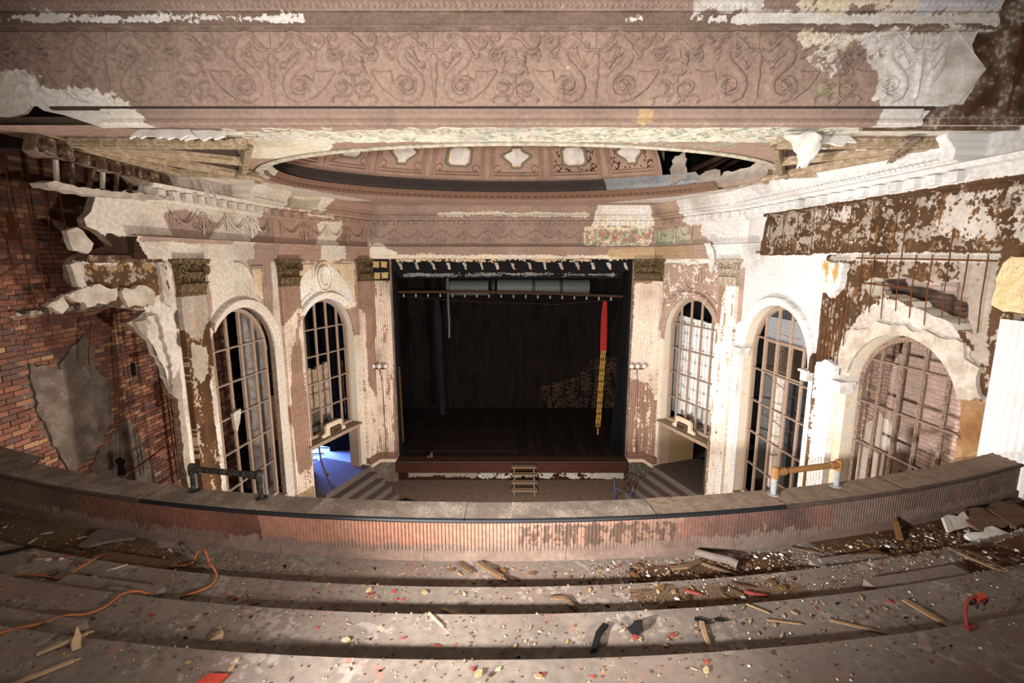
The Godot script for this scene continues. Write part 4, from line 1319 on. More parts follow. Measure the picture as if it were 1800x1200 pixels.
func build_ceiling() -> void:
	var r := Rect2(-8.6, -20.2, 17.2, 12.3)
	var gc := Color(0.80, 0.80, 0.74)
	M.ceil = painted(paint(r, 56.0, Color(0.56, 0.46, 0.41), Color(0.64, 0.56, 0.50), [
		lay([[-6.5, -9.1, 8.6, -9.1, 8.6, -7.0, -0.6, -7.0, -1.2, -8.2, -5.0, -8.4]], gc, WHITE2, 0.8),
		lay([[-6.8, -10.5, -4.0, -10.5, -3.0, -8.9, -6.0, -8.7]], gc, CREAM, 1.1),
		lay([[-1, -9.6, 6, -9.8, 6, -7.8, -1, -7.8]], Color(0.48, 0.54, 0.48), Color(0.64, 0.66, 0.60), 1.4, Vector2i(40, 40), -0.62),
		lay([[3.5, -18.5, 8.6, -18.5, 8.6, -11, 6.6, -11, 6.8, -14, 5.5, -16.6]], WHITE, WHITE2, 0.6),
		lay([[-8.6, -18, -5.0, -18, -6.6, -14, -7.2, -11, -8.6, -11]], WHITE2, CREAM, 0.9),
		lay([[-8.6, -11.5, -5.6, -11.5, -6.2, -9.2, -8.6, -8.4]], Color(0.58, 0.50, 0.32), Color(0.60, 0.51, 0.44), 0.9, Vector2i(12, 12))], 51, 1.0), 0.92, 3.0)
	# the image's top row is the far end, so v runs with z
	var c := node("ceiling", null)
	tag(c, "flat ornamental plaster ceiling round the oval dome opening", "ceiling", "", "structure")
	var g := Geo.new().uv_rect(r, 1)
	var n := 96
	for i in n:
		var a := TAU * i / n
		var b := TAU * (i + 1) / n
		for q in 2:
			var yy := Y_CEIL + 0.12 * q
			var p := ell(a)
			var p2 := ell(b)
			var o := rim(a)
			var o2 := rim(b)
			var A := Vector3(p.x, yy, -p.y)
			var B := Vector3(p2.x, yy, -p2.y)
			var D := Vector3(o2.x, yy, -o2.y)
			var E := Vector3(o.x, yy, -o.y)
			if q == 0:
				g.quad(A, E, D, B)
			else:
				g.quad(A, B, D, E)
		var p3 := ell(a)
		var p4 := ell(b)
		g.quad(Vector3(p3.x, Y_CEIL, -p3.y), Vector3(p4.x, Y_CEIL, -p4.y), Vector3(p4.x, Y_CEIL + 0.12, -p4.y), Vector3(p3.x, Y_CEIL + 0.12, -p3.y))
	obj("plaster_field", g, M.ceil, c)
	# scrolling relief on the soffit between beam and dome
	g = Geo.new()
	var rr := RandomNumberGenerator.new()
	rr.seed = 77
	for i in 70:
		var x := -4.6 + i * 0.142
		var z := -8.12 - rr.randf() * 0.75
		var e := ell(asin(clampf(x / 6.4, -0.95, 0.95)) , -1.0)
		var sp := []
		for k in 9:
			var aa := k * 0.75 + rr.randf()
			sp.append(Vector3(x + (0.16 - k * 0.014) * cos(aa), Y_CEIL - 0.005, z + (0.13 - k * 0.012) * sin(aa)))
		g.tube(sp, 0.018, 4)
	stuff(obj("scroll_relief", g, M.pale, c))
	# moulded rim of the dome opening
	var prof := [Vector2(1.005, 2.06), Vector2(1.012, 2.02), Vector2(1.0, 1.995), Vector2(0.985, 2.0), Vector2(0.98, 2.05), Vector2(0.965, 2.08), Vector2(0.96, 2.12), Vector2(0.95, 2.2)]
	g = Geo.new()
	var gn := Geo.new()
	for i in n:
		for k in prof.size() - 1:
			var a := TAU * i / n
			var b := TAU * (i + 1) / n
			if a > 1.12 and a < 1.75:
				continue
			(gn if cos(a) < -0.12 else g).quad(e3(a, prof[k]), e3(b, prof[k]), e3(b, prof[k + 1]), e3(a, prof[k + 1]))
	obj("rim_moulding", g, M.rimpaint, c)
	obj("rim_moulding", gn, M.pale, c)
	g = Geo.new()
	for i in 190:
		var a := TAU * i / 190.0
		if (a > 1.0 and a < 1.8) or cos(a) < -0.3:
			continue
		var p := e3(a, Vector2(0.972, 2.035))
		g.lathe([Vector2(0, -0.04), Vector2(0.05, -0.02), Vector2(0.055, 0.02), Vector2(0, 0.06)], p, 5)
	stuff(obj("egg_row", g, M.rimpaint, c))
	# gilded fretwork triangles in the corners
	for s in [-1.0, 1.0]:
		var f := node("fretwork_panel", null)
		tag(f, "gilded open fretwork triangle in the %s ceiling corner beside the dome" % ("damaged white right" if s > 0 else "left"), "fretwork", "", "structure")
		var A := Vector3(s * 7.55, 1.98, -8.75)
		var B := Vector3(s * 4.55, 1.98, -8.8)
		var C := Vector3(s * 6.35, 1.98, -11.9)
		var D := Vector3(s * 7.7, 1.98, -11.6)
		for q in [[A, B], [B, C], [A, C], [A, B * 0.5 + C * 0.5], [C, D], [A, D]]:
			g = Geo.new()
			g.bar(q[0], q[1], 0.17, 0.16)
			g.bar(q[0] + Vector3(0, -0.07, 0), q[1] + Vector3(0, -0.07, 0), 0.12, 0.08)
			obj("fret_rail", g, M.giltfret, f)
		g = Geo.new()
		var hook := []
		for i in 12:
			var a := i * 0.42
			hook.append(C + Vector3(s * -0.15 + 0.26 * cos(a) * s, -0.05 - 0.01 * i, 0.26 * sin(a)))
		g.tube(hook, 0.09, 6, 0.05)
		obj("scroll_end", g, M.giltfret, f)
		# the shadowed field behind the fretwork
		g = Geo.new()
		g.prism(V2([s * 4.8, 8.85, s * 7.6, 8.8, s * 7.7, 11.7, s * 6.3, 11.8]), 0.0, 0.02)
		obj("back_field", g, M.fretback, f, Transform3D(Basis(Vector3.RIGHT, Vector3(0, 0, -1), Vector3.UP), Vector3(0, 2.02, 0)))
		g = Geo.new()
		g.box(Vector3(s * 6.0, 2.14, -8.66), Vector3(3.4, 0.20, 0.08))
		obj("fascia_strip", g, M.mauve, f)

func rim(a: float) -> Vector2:
	# where the ray from the oval's centre leaves the ceiling's outline
	var d := Vector2(ELL.x * sin(a), ELL.y * cos(a))
	var t := 99.0
	if absf(d.x) > 1e-4:
		t = minf(t, ((8.45 if d.x > 0 else -8.45) - ELC.x) / d.x)
	if d.y > 1e-4:
		t = minf(t, (20.1 - ELC.y) / d.y)
	elif d.y < -1e-4:
		t = minf(t, (7.98 - ELC.y) / d.y)
	return ELC + d * t

func e3(a: float, p: Vector2) -> Vector3:
	var q := ell(a, p.x)
	return Vector3(q.x, p.y, -q.y)

# ------------------------------------------------------------------ the dome
func dome_pt(a: float, k: float, off := 0.0) -> Vector3:
	# k: 0 at the foot of the panels .. 1 near the crown
	var prof := [Vector2(1.015, 2.60), Vector2(0.99, 3.02), Vector2(0.93, 3.52), Vector2(0.84, 3.95), Vector2(0.70, 4.35), Vector2(0.50, 4.72), Vector2(0.25, 4.95), Vector2(0.0, 5.02)]
	var f := clampf(k, 0.0, 1.0) * 7.0
	var i := mini(int(f), 6)
	var p: Vector2 = prof[i].lerp(prof[i + 1], f - i)
	var q := e3(a, p)
	return q + Vector3(ELC.x - q.x, 0, -ELC.y - q.z).normalized() * off

func build_dome() -> void:
	var d := node("dome", null)
	tag(d, "shallow oval plaster dome with panelled ribs and pale medallions, its right part fallen in", "dome", "", "structure")
	# smooth cove under the panels
	var prof := [Vector2(0.99, 2.17), Vector2(1.06, 2.17), Vector2(1.075, 2.22), Vector2(1.06, 2.40), Vector2(1.03, 2.54), Vector2(1.02, 2.58), Vector2(1.015, 2.60)]
	var n := 96
	for part in 2:
		var g := Geo.new()
		for i in n:
			var a := TAU * i / n
			var b := TAU * (i + 1) / n
			var w := a > 0.42 and a < 2.2
			if (part == 1) != w:
				continue
			if a > 0.98 and a < 1.7:
				continue
			for k in prof.size() - 1:
				g.quad(e3(a, prof[k]), e3(b, prof[k]), e3(b, prof[k + 1]), e3(a, prof[k + 1]))
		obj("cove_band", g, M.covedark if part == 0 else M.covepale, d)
	var pitch := deg_to_rad(18.0)
	var k1 := 0.43
	for s in 20:
		var ac := s * pitch
		if s in [3, 4, 5]:
			continue
		var mat: Material = M.domepaint
		var a0 := ac - pitch / 2
		var pts := []
		var uvs := []
		for j in 13:
			for i in 9:
				pts.append(dome_pt(a0 + pitch * i / 8.0, j / 12.0))
				uvs.append(Vector2(i / 8.0, j / 12.0))
		var g := Geo.new()
		g.grid(pts, uvs, 8, 12)
		var pn := obj("dome_panel", g, mat, d)
		# rib and raised border
		g = Geo.new()
		for e in [-0.5, 0.5]:
			for o in [0.055, 0.085, 0.115]:
				var ln := []
				for j in 9:
					ln.append(dome_pt(ac + e * pitch - e * 2.0 * pitch * o, 0.03 + k1 * j / 8.0, 0.02))
				g.tube(ln, 0.028, 5)
		for kk in [0.045, 0.075, k1]:
			var ln := []
			for j in 9:
				ln.append(dome_pt(ac + (j / 8.0 - 0.5) * pitch * 0.84, kk, 0.02))
			g.tube(ln, 0.028, 5)
		obj("panel_border", g, mat, pn)
		if s in [0, 1, 2, 19, 18, 17, 16]:
			# medallion
			var oct := s % 2 == 1
			var shp := []
			if oct:
				shp = [-0.24, -0.42, 0.24, -0.42, 0.36, -0.28, 0.36, 0.28, 0.24, 0.42, -0.24, 0.42, -0.36, 0.28, -0.36, -0.28]
			else:
				shp = [-0.13, -0.46, 0.13, -0.46, 0.17, -0.28, 0.42, 0.0, 0.42, 0.1, 0.17, 0.28, 0.13, 0.42, -0.13, 0.42, -0.17, 0.28, -0.42, 0.1, -0.42, 0.0, -0.17, -0.28]
			for lv in 3:
				g = Geo.new()
				var sc: float = [1.32, 1.16, 1.0][lv]
				var mid := dome_pt(ac, 0.225, 0.03 + 0.012 * lv)
				var ring := []
				for q in range(0, shp.size(), 2):
					var wx: float = shp[q] * sc
					var hy: float = shp[q + 1] * sc
					ring.append(dome_pt(ac + wx / 2.05 * pitch, 0.225 + hy * 0.165, 0.03 + 0.012 * lv))
				for q in ring.size():
					g.tri(mid, ring[q], ring[(q + 1) % ring.size()])
				obj(["medallion_edge", "medallion_rim", "medallion"][lv], g, [M.teal, M.tanrim, M.white][lv], pn)
			# arabesque lines
			g = Geo.new()
			for e in [-1.0, 1.0]:
				for q in [0.12, 0.34]:
					var sp := []
					for t in 11:
						var a := t * 0.6
						var rr := 0.30 - t * 0.02
						sp.append(dome_pt(ac + e * (0.62 + rr * 0.5 * cos(a)) / 2.05 * pitch, q + rr * 0.16 * sin(a), 0.012))
					g.tube(sp, 0.014, 4)
			if s == 1 or s == 2:
				for q in 190:
					var wx := rng.randf_range(-0.78, 0.78)
					var kk := rng.randf_range(0.09, 0.40)
					if absf(wx) < 0.42 and absf(kk - 0.225) < 0.10:
						continue
					if sin(wx * 11.0) * sin(kk * 60.0) < -0.1:
						continue
					var aa := ac + wx / 2.05 * pitch
					var w2 := 0.022 / 2.05 * pitch
					var h2 := 0.0085
					g.quad(dome_pt(aa - w2, kk - h2, 0.016), dome_pt(aa + w2, kk - h2, 0.016), dome_pt(aa + w2, kk + h2, 0.016), dome_pt(aa - w2, kk + h2, 0.016))
				stuff(obj("pierced_grille", g, M.grille, pn))
			else:
				stuff(obj("arabesque_relief", g, M.mauvedark, pn))
	# torn edge of the broken dome: hanging pale sheets and rafters in the dark roof space
	for q in [[1.05, 2.35, 0.5, 0.25], [1.22, 2.30, 0.7, 0.22], [1.40, 2.28, 0.55, 0.3], [1.55, 2.3, 0.4, 0.25], [0.86, 2.75, 0.3, 0.5]]:
		var g := Geo.new()
		var p := e3(q[0], Vector2(1.03, q[1]))
		g.prism(ragged([-q[2], -q[3], q[2], -q[3] * 0.6, q[2] * 0.7, q[3], -q[2] * 0.4, q[3] * 0.8], 0.05, 0.12), -0.02, 0.02)
		obj("torn_sheet", g, M.lump, d, Transform3D(Basis(Vector3.UP, -q[0] * 0.8), p))
	for i in 3:
		var g := Geo.new()
		g.bar(Vector3(5.6 + i * 0.9, 2.7 + 0.2 * i, -17.8), Vector3(6.4 + i * 0.5, 3.1 + 0.25 * i, -12.0), 0.08, 0.14)
		obj("rafter", g, M.timberdark, d)
	# the roof space that closes the dome off
	var at := node("attic", null)
	tag(at, "dark enclosed roof space behind the broken dome and ceiling", "roof space", "", "structure")
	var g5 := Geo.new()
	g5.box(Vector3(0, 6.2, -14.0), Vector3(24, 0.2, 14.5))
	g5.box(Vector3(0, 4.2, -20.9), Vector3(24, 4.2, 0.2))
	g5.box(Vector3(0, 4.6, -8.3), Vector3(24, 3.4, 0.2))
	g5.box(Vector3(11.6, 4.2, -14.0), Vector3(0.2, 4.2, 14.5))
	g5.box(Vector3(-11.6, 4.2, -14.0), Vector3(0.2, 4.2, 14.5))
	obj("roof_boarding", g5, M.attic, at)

# ------------------------------------------------------------------ the great moulded beam overhead
func build_fascia() -> void:
	var r := Rect2(-9.2, 1.9, 18.4, 2.5)
	var lo := -7.4
	M.fas = painted(paint(r, 96.0, MAUVE, MAUVE2, [
		lay([], WHITE, CREAM, 0.6, Vector2i(26, 26), -0.20),
		lay([[-9.2, 3.42, 9.2, 3.42, 9.2, 3.66, -9.2, 3.66]], MAUVE * 0.80, MAUVE * 0.9, 0.2, Vector2i(16, 16), 0.0, 0.0),
		lay([[-8.8, 3.48, -6.4, 3.48, -6.4, 3.64, -8.8, 3.64], [-6.4, 3.46, -3.1, 3.46, -3.1, 3.64, -6.4, 3.64]], WHITE, WHITE2, 1.7, Vector2i(9, 30), -0.32),
		lay([[1.6, 3.47, 3.3, 3.47, 3.3, 3.64, 1.6, 3.64]], WHITE, WHITE2, 1.7, Vector2i(9, 30), -0.42),
		lay([[3.2, 3.44, 9, 3.44, 9, 3.66, 3.4, 3.66]], WHITE, WHITE2, 0.6),
		lay([[-9.2, 2.80, -7.8, 2.82, -7.3, 2.78, -7.15, 2.56, -6.15, 2.5, -5.8, 2.32, -5.7, 2.1, -5.2, 1.9, -9.2, 1.9]], WHITE, CREAM, 0.75),
		lay([[4.2, 3.36, 4.45, 3.1, 4.7, 2.75, 5.3, 2.6, 5.75, 2.3, 5.6, 1.9, 8, 1.9, 8, 3.4]], CREAM, WHITE, 0.8),
		lay([[5.2, 3.36, 5.5, 2.9, 5.7, 2.3, 5.6, 1.9, 8, 1.9, 8, 3.4]], WHITE, WHITE2, 0.5),
		lay([[4.35, 3.2, 5.7, 3.35, 5.6, 2.5, 4.6, 2.6]], MAUVE, MAUVE2, 1.6, Vector2i(24, 24), -0.52, 10.0),
		lay([[5.05, 3.2, 5.35, 3.1, 5.6, 2.7, 5.5, 2.35, 5.0, 2.33, 4.95, 2.8]], MAUVE, MAUVE2, 0.8, Vector2i(16, 16), 0.0, 10.0),
		lay([[4.5, 2.8, 5.0, 2.8, 5.0, 2.4, 4.5, 2.4]], Color(0.56, 0.50, 0.34), Color(0.48, 0.53, 0.46), 1.5, Vector2i(50, 50), -0.55),
		lay([[1.85, 2.04, 2.2, 2.06, 2.22, 2.22, 1.86, 2.24]], TAN, CREAM2, 0.9),
		lay([[2.7, 3.66, 3.75, 3.66, 3.75, 4.3, 2.7, 4.3]], WHITE, WHITE2, 0.4),
		lay([[4.2, 3.66, 9, 3.66, 9, 4.4, 4.3, 4.4]], CREAM, WHITE, 0.9),
		lay([[6.0, 3.66, 9, 3.66, 9, 4.4, 6.0, 4.4]], WHITE, Color(0.70, 0.71, 0.74), 0.4)], 61), 0.9, 1.2)
	M.fas_r = r
	var xf := Transform3D(Basis.IDENTITY, Vector3(0, 0, -7.98))
	var w := node("ceiling_beam", null, xf)
	tag(w, "wide moulded plaster beam across the top with a mauve frieze of grotesque masks", "beam", "", "structure")
	var edge := [7.38, 4.4, 7.36, 3.81, 7.31, 3.66, 7.34, 3.48, 7.27, 3.42, 7.31, 3.39, 7.04, 3.38, 6.96, 3.19, 7.04, 3.07, 7.18, 2.79, 6.97, 2.36, 6.53, 2.32, 6.29, 2.03]
	var el := ragged(edge, 0.015, 0.06, false)
	# outline: torn right edge, torn lower left corner
	var pl := PackedVector2Array()
	for p in el:
		pl.append(p)
	for p in ragged([6.29, 2.03, -5.6, 2.03, -6.4, 2.02, -6.95, 2.20, -7.25, 2.26, -7.4, 2.37, -7.55, 2.22, -7.8, 2.17, -9.2, 2.22], 0.008, 0.3, false):
		pl.append(p)
	pl.append(Vector2(-9.2, 4.4))
	var g := geo("fas")
	g.prism(pl, -0.05, 0.0)
	obj("plaster", g, M.fas, w)
	# bare coat behind
	g = Geo.new()
	g.prism(V2([5.5, 2.0, 9.6, 2.0, 9.6, 4.6, 5.5, 4.6]), -0.14, -0.06)
	g.prism(V2([-9.6, 2.5, 5.5, 2.1, 5.5, 4.6, -9.6, 4.6]), -0.14, -0.06)
	obj("scratch_coat", g, M.brownpatch, w)
	# mouldings, each a run of its own
	for q in [
		["lower_band", -6.3, 6.30, [Vector2(0, 2.03), Vector2(0.09, 2.03), Vector2(0.12, 2.055), Vector2(0.10, 2.09), Vector2(0.055, 2.14), Vector2(0.05, 2.20), Vector2(0.09, 2.24), Vector2(0.10, 2.26), Vector2(0, 2.26)]],
		["lower_bead", -7.1, 6.5, [Vector2(0, 2.265), Vector2(0.05, 2.27), Vector2(0.075, 2.29), Vector2(0.05, 2.31), Vector2(0, 2.312)]],
		["torus", -9.2, 7.0, [Vector2(0, 3.375), Vector2(0.05, 3.38), Vector2(0.085, 3.40), Vector2(0.095, 3.43), Vector2(0.08, 3.46), Vector2(0.04, 3.475), Vector2(0, 3.48)]],
		["egg_bed", -9.2, 7.25, [Vector2(0, 3.64), Vector2(0.05, 3.64), Vector2(0.07, 3.66), Vector2(0.09, 3.74), Vector2(0.12, 3.755), Vector2(0.12, 3.775), Vector2(0, 3.78)]],
		["leaf_bed", -9.2, 7.3, [Vector2(0, 3.78), Vector2(0.12, 3.78), Vector2(0.16, 3.86), Vector2(0.26, 3.97), Vector2(0.34, 4.02), Vector2(0.34, 4.1), Vector2(0, 4.12)]]]:
		g = geo("fas")
		g.sweep_x(q[3], q[1], q[2])
		obj(q[0], g, M.beaddark if q[0] == "lower_bead" else M.fas, w)
	# egg and dart row, leaf row
	g = geo("fas")
	for i in 190:
		var x := -9.1 + i * 0.086
		if x > 4.4 and x < 6.0 and i % 5 == 0:
			continue
		g.lathe([Vector2(0, -0.04), Vector2(0.026, -0.02), Vector2(0.03, 0.015), Vector2(0, 0.045)], Vector3(x, 3.70, 0.085), 5)
		g.tube([Vector3(x + 0.043, 3.735, 0.085), Vector3(x + 0.035, 3.665, 0.075)], 0.008, 4)
	stuff(obj("egg_row", g, M.fas, w))
	g = geo("fas")
	for i in 60:
		var x := -9.0 + i * 0.27
		g.tube([Vector3(x, 3.80, 0.14), Vector3(x + 0.05, 3.86, 0.19), Vector3(x + 0.11, 3.92, 0.24), Vector3(x + 0.13, 3.98, 0.31)], 0.03, 5)
		g.tube([Vector3(x + 0.135, 3.80, 0.14), Vector3(x + 0.14, 3.92, 0.25), Vector3(x + 0.2, 3.97, 0.29)], 0.022, 5)
	stuff(obj("leaf_row", g, M.fas, w))
	g = geo("fas")
	for i in 400:
		var x := -9.1 + i * 0.04
		g.tube([Vector3(x, 3.385, 0.05), Vector3(x + 0.02, 3.40, 0.09)], 0.008, 4)
		if x < 6.4 and x > -7:
			g.tube([Vector3(x, 2.318, 0.0), Vector3(x + 0.02, 2.332, 0.012)], 0.007, 4)
	stuff(obj("cable_moulding", g, M.fas, w))
	mask_frieze(w)
	# bulging loose plate near the torn edge
	g = Geo.new()
	var a := Vector3(6.65, 3.38, 0.02)
	var b := Vector3(6.52, 2.82, 0.10)
	var c := Vector3(7.10, 2.80, 0.16)
	var d := Vector3(6.86, 2.36, 0.02)
	var e := Vector3(6.30, 2.36, 0.0)
	g.quad(a, b, c, a + Vector3(0.04, 0, 0.02))
	g.tri(b, d, c)
	g.tri(b, e, d)
	g.quad(a - Vector3(0, 0, 0.03), a + Vector3(0.04, 0, -0.01), c - Vector3(0, 0, 0.05), b - Vector3(0, 0, 0.03))
	g.tri(c, d, d - Vector3(0, 0, 0.05))
	g.tri(c, d - Vector3(0, 0, 0.05), c - Vector3(0, 0, 0.05))
	obj("loose_plate", g, M.white, w)
	for q in [[8.1, 2.6, 2.1, 4.2], [7.75, 3.0, 2.2, 3.9]]:
		g = Geo.new()
		g.tube([Vector3(q[0], q[3], -0.04), Vector3(q[0] + 0.02, q[1], -0.03), Vector3(q[0] - 0.04, q[2], -0.04)], 0.015, 5)
		obj("furring_rod", g, M.rust, w)
	# ceiling over the balcony closes the room
	var cb := node("ceiling_balcony", null)
	tag(cb, "plain ceiling over the balcony behind the moulded beam", "ceiling", "", "structure")
	g = Geo.new()
	g.box(Vector3(0, 4.25, -1.6), Vector3(24, 0.2, 13.4))
	obj("plaster_field", g, M.white, cb)

func stamp(h: PackedFloat32Array, nx: int, ny: int, cell: float, pts: Array, r0: float, r1: float, ht: float, round_ := false) -> void:
	# presses a raised stroke into a height field; pts = flat x, y list
	var m := pts.size() / 2
	for i in m - 1:
		var a := Vector2(pts[i * 2], pts[i * 2 + 1])
		var b := Vector2(pts[i * 2 + 2], pts[i * 2 + 3])
		var ra := lerpf(r0, r1, float(i) / maxf(1.0, m - 1))
		var rb := lerpf(r0, r1, float(i + 1) / maxf(1.0, m - 1))
		var rm := maxf(ra, rb)
		var x0 := maxi(0, int((minf(a.x, b.x) - rm) / cell))
		var x1 := mini(nx, int((maxf(a.x, b.x) + rm) / cell) + 1)
		var y0 := maxi(0, int((minf(a.y, b.y) - rm) / cell))
		var y1 := mini(ny, int((maxf(a.y, b.y) + rm) / cell) + 1)
		var ab := b - a
		var l2 := maxf(ab.length_squared(), 1e-9)
		for y in range(y0, y1 + 1):
			for x in range(x0, x1 + 1):
				var p := Vector2(x * cell, y * cell)
				var t := clampf((p - a).dot(ab) / l2, 0.0, 1.0)
				var rr := lerpf(ra, rb, t)
				var d := p.distance_to(a + ab * t) / rr
				if d < 1.0:
					var v := ht * (sqrt(1.0 - d * d) if round_ else (1.0 - pow(d, 5.0)) * (0.75 + 0.25 * (1.0 - d)))
					var k := y * (nx + 1) + x
					if ht > 0.0:
						h[k] = maxf(h[k], v)
					else:
						h[k] = minf(h[k], h[k] + v)

func spiral(cx: float, cy: float, r: float, a0: float, turns: float, n := 12) -> Array:
	var o := []
	for i in n:
		var q := float(i) / (n - 1)
		var a := a0 + turns * TAU * q
		var rr := r * (1.0 - 0.8 * q)
		o.append(cx + rr * cos(a))
		o.append(cy + rr * sin(a))
	return o

func mask_frieze(w: Node) -> void:
	# one repeat of the frieze: a moustached grotesque mask between scrolling serpents; half of it is modelled and mirrored
	var cell := 0.0125
	var nx := 99
	var ny := 85
	var h := PackedFloat32Array()
	h.resize((nx + 1) * (ny + 1))
	# serpent body, coil and crest
	stamp(h, nx, ny, cell, [0.84, 0.93, 0.75, 0.84, 0.73, 0.72, 0.78, 0.62, 0.90, 0.52, 1.00, 0.41, 1.03, 0.28, 0.98, 0.16, 0.86, 0.10, 0.73, 0.13, 0.65, 0.22, 0.66, 0.33, 0.74, 0.40], 0.085, 0.055, 0.055)
	stamp(h, nx, ny, cell, [0.66, 0.28, 0.72, 0.38, 0.82, 0.41, 0.90, 0.35, 0.89, 0.26, 0.82, 0.23, 0.78, 0.28], 0.03, 0.022, 0.07)
	stamp(h, nx, ny, cell, [0.82, 0.29, 0.83, 0.30], 0.06, 0.06, 0.05, true)
	stamp(h, nx, ny, cell, [0.62, 0.97, 0.70, 0.98, 0.78, 1.03, 0.88, 1.05, 0.98, 1.04, 1.0, 0.98], 0.028, 0.02, 0.06)
	stamp(h, nx, ny, cell, [0.86, 0.98, 0.94, 0.94, 1.0, 0.88, 1.04, 0.82], 0.05, 0.02, 0.05)
	stamp(h, nx, ny, cell, spiral(1.06, 0.86, 0.06, -1.2, 1.2), 0.018, 0.014, 0.055)
	stamp(h, nx, ny, cell, [1.04, 0.82, 1.10, 0.79, 1.17, 0.81, 1.235, 0.80], 0.02, 0.02, 0.05)
	stamp(h, nx, ny, cell, [0.74, 0.78, 0.86, 0.80, 0.93, 0.74, 0.97, 0.66, 1.02, 0.60], 0.03, 0.022, 0.065)
	stamp(h, nx, ny, cell, spiral(1.06, 0.60, 0.055, 3.0, 1.3), 0.018, 0.014, 0.055)
	stamp(h, nx, ny, cell, spiral(0.90, 0.77, 0.075, 1.2, 1.2), 0.02, 0.014, 0.075)
	stamp(h, nx, ny, cell, [0.66, 0.92, 0.62, 0.85, 0.55, 0.81, 0.48, 0.84, 0.43, 0.90], 0.02, 0.02, 0.055)
	stamp(h, nx, ny, cell, spiral(0.50, 0.96, 0.085, 3.8, -1.4, 16), 0.02, 0.016, 0.055)
	stamp(h, nx, ny, cell, [0.66, 0.78, 0.62, 0.70, 0.56, 0.71, 0.55, 0.76], 0.024, 0.018, 0.055)
	# fanned plume
	for i in 7:
		var q := i / 6.0
		stamp(h, nx, ny, cell, [0.66, 0.10, lerpf(0.44, 0.60, q), 0.28, lerpf(0.30, 0.56, q), lerpf(0.50, 0.49, q) - 0.02 * sin(q * 3)], 0.014, 0.03, 0.045, true)
	for i in 5:
		stamp(h, nx, ny, cell, [0.70 - 0.01 * i, 0.40 - 0.05 * i, 0.75, 0.36 - 0.055 * i], 0.022, 0.014, 0.08, true)
	# pendants at the seam
	stamp(h, nx, ny, cell, [1.235, 0.72, 1.235, 0.62], 0.05, 0.06, 0.045, true)
	stamp(h, nx, ny, cell, [1.235, 0.55, 1.235, 0.42], 0.04, 0.055, 0.05, true)
	for i in 4:
		stamp(h, nx, ny, cell, [1.235, 0.34 - 0.06 * i, 1.235, 0.33 - 0.06 * i], 0.04 - 0.006 * i, 0.03, 0.045, true)
	stamp(h, nx, ny, cell, [1.14, 0.66, 1.235, 0.67], 0.018, 0.018, 0.04)
	# mask: face, hair, horns, brows, eyes, nose, moustache, beard
	stamp(h, nx, ny, cell, [0.0, 0.80, 0.0, 0.60], 0.185, 0.16, 0.075, true)
	stamp(h, nx, ny, cell, [0.0, 1.06, 0.0, 1.0], 0.022, 0.03, 0.06, true)
	stamp(h, nx, ny, cell, [0.0, 1.0, 0.07, 0.98, 0.14, 0.90, 0.21, 0.84, 0.29, 0.83, 0.35, 0.88, 0.37, 0.96], 0.026, 0.022, 0.075)
	stamp(h, nx, ny, cell, [0.0, 0.92, 0.07, 0.90, 0.14, 0.82, 0.21, 0.76, 0.29, 0.75, 0.34, 0.79], 0.034, 0.024, 0.095)
	stamp(h, nx, ny, cell, spiral(0.29, 0.98, 0.08, -0.3, 1.35, 16), 0.02, 0.016, 0.055)
	stamp(h, nx, ny, cell, [0.35, 0.80, 0.37, 0.72, 0.33, 0.66, 0.26, 0.68, 0.22, 0.72], 0.03, 0.02, 0.05)
	stamp(h, nx, ny, cell, [0.05, 0.80, 0.10, 0.805, 0.15, 0.775], 0.02, 0.014, 0.098)
	stamp(h, nx, ny, cell, [0.07, 0.755, 0.12, 0.755], 0.022, 0.018, 0.092, true)
	stamp(h, nx, ny, cell, [0.08, 0.70, 0.13, 0.66], 0.05, 0.045, 0.085, true)
	stamp(h, nx, ny, cell, [0.0, 0.78, 0.0, 0.69], 0.022, 0.04, 0.115, true)
	stamp(h, nx, ny, cell, [0.015, 0.665, 0.07, 0.645, 0.13, 0.62, 0.15, 0.635], 0.024, 0.012, 0.108)
	stamp(h, nx, ny, cell, [0.0, 0.60, 0.05, 0.60], 0.05, 0.035, 0.102, true)
	stamp(h, nx, ny, cell, [0.0, 0.50, 0.04, 0.49], 0.07, 0.05, 0.075, true)
	stamp(h, nx, ny, cell, [0.07, 0.46, 0.12, 0.50, 0.16, 0.56, 0.18, 0.50, 0.21, 0.48], 0.022, 0.016, 0.06)
	# pedestal, rosettes and foot scrolls
	stamp(h, nx, ny, cell, [0.0, 0.42, 0.0, 0.30, 0.0, 0.22], 0.02, 0.03, 0.05)
	stamp(h, nx, ny, cell, [0.0, 0.305, 0.055, 0.305], 0.018, 0.018, 0.06)
	stamp(h, nx, ny, cell, [0.0, 0.20, 0.05, 0.11, 0.13, 0.075], 0.03, 0.016, 0.05)
	stamp(h, nx, ny, cell, [0.0, 0.18, 0.0, 0.09], 0.03, 0.08, 0.055)
	for i in 8:
		var a := TAU * i / 8.0
		stamp(h, nx, ny, cell, [0.18 + 0.03 * cos(a), 0.26 + 0.03 * sin(a), 0.18 + 0.065 * cos(a), 0.26 + 0.06 * sin(a)], 0.014, 0.02, 0.06, true)
	stamp(h, nx, ny, cell, [0.18, 0.26, 0.182, 0.26], 0.03, 0.03, 0.07, true)
	stamp(h, nx, ny, cell, spiral(0.19, 0.27, 0.115, 2.6, -0.85, 12), 0.017, 0.017, 0.05)
	stamp(h, nx, ny, cell, [0.06, 0.17, 0.13, 0.14, 0.22, 0.16, 0.30, 0.15, 0.36, 0.09, 0.33, 0.06], 0.018, 0.016, 0.05)
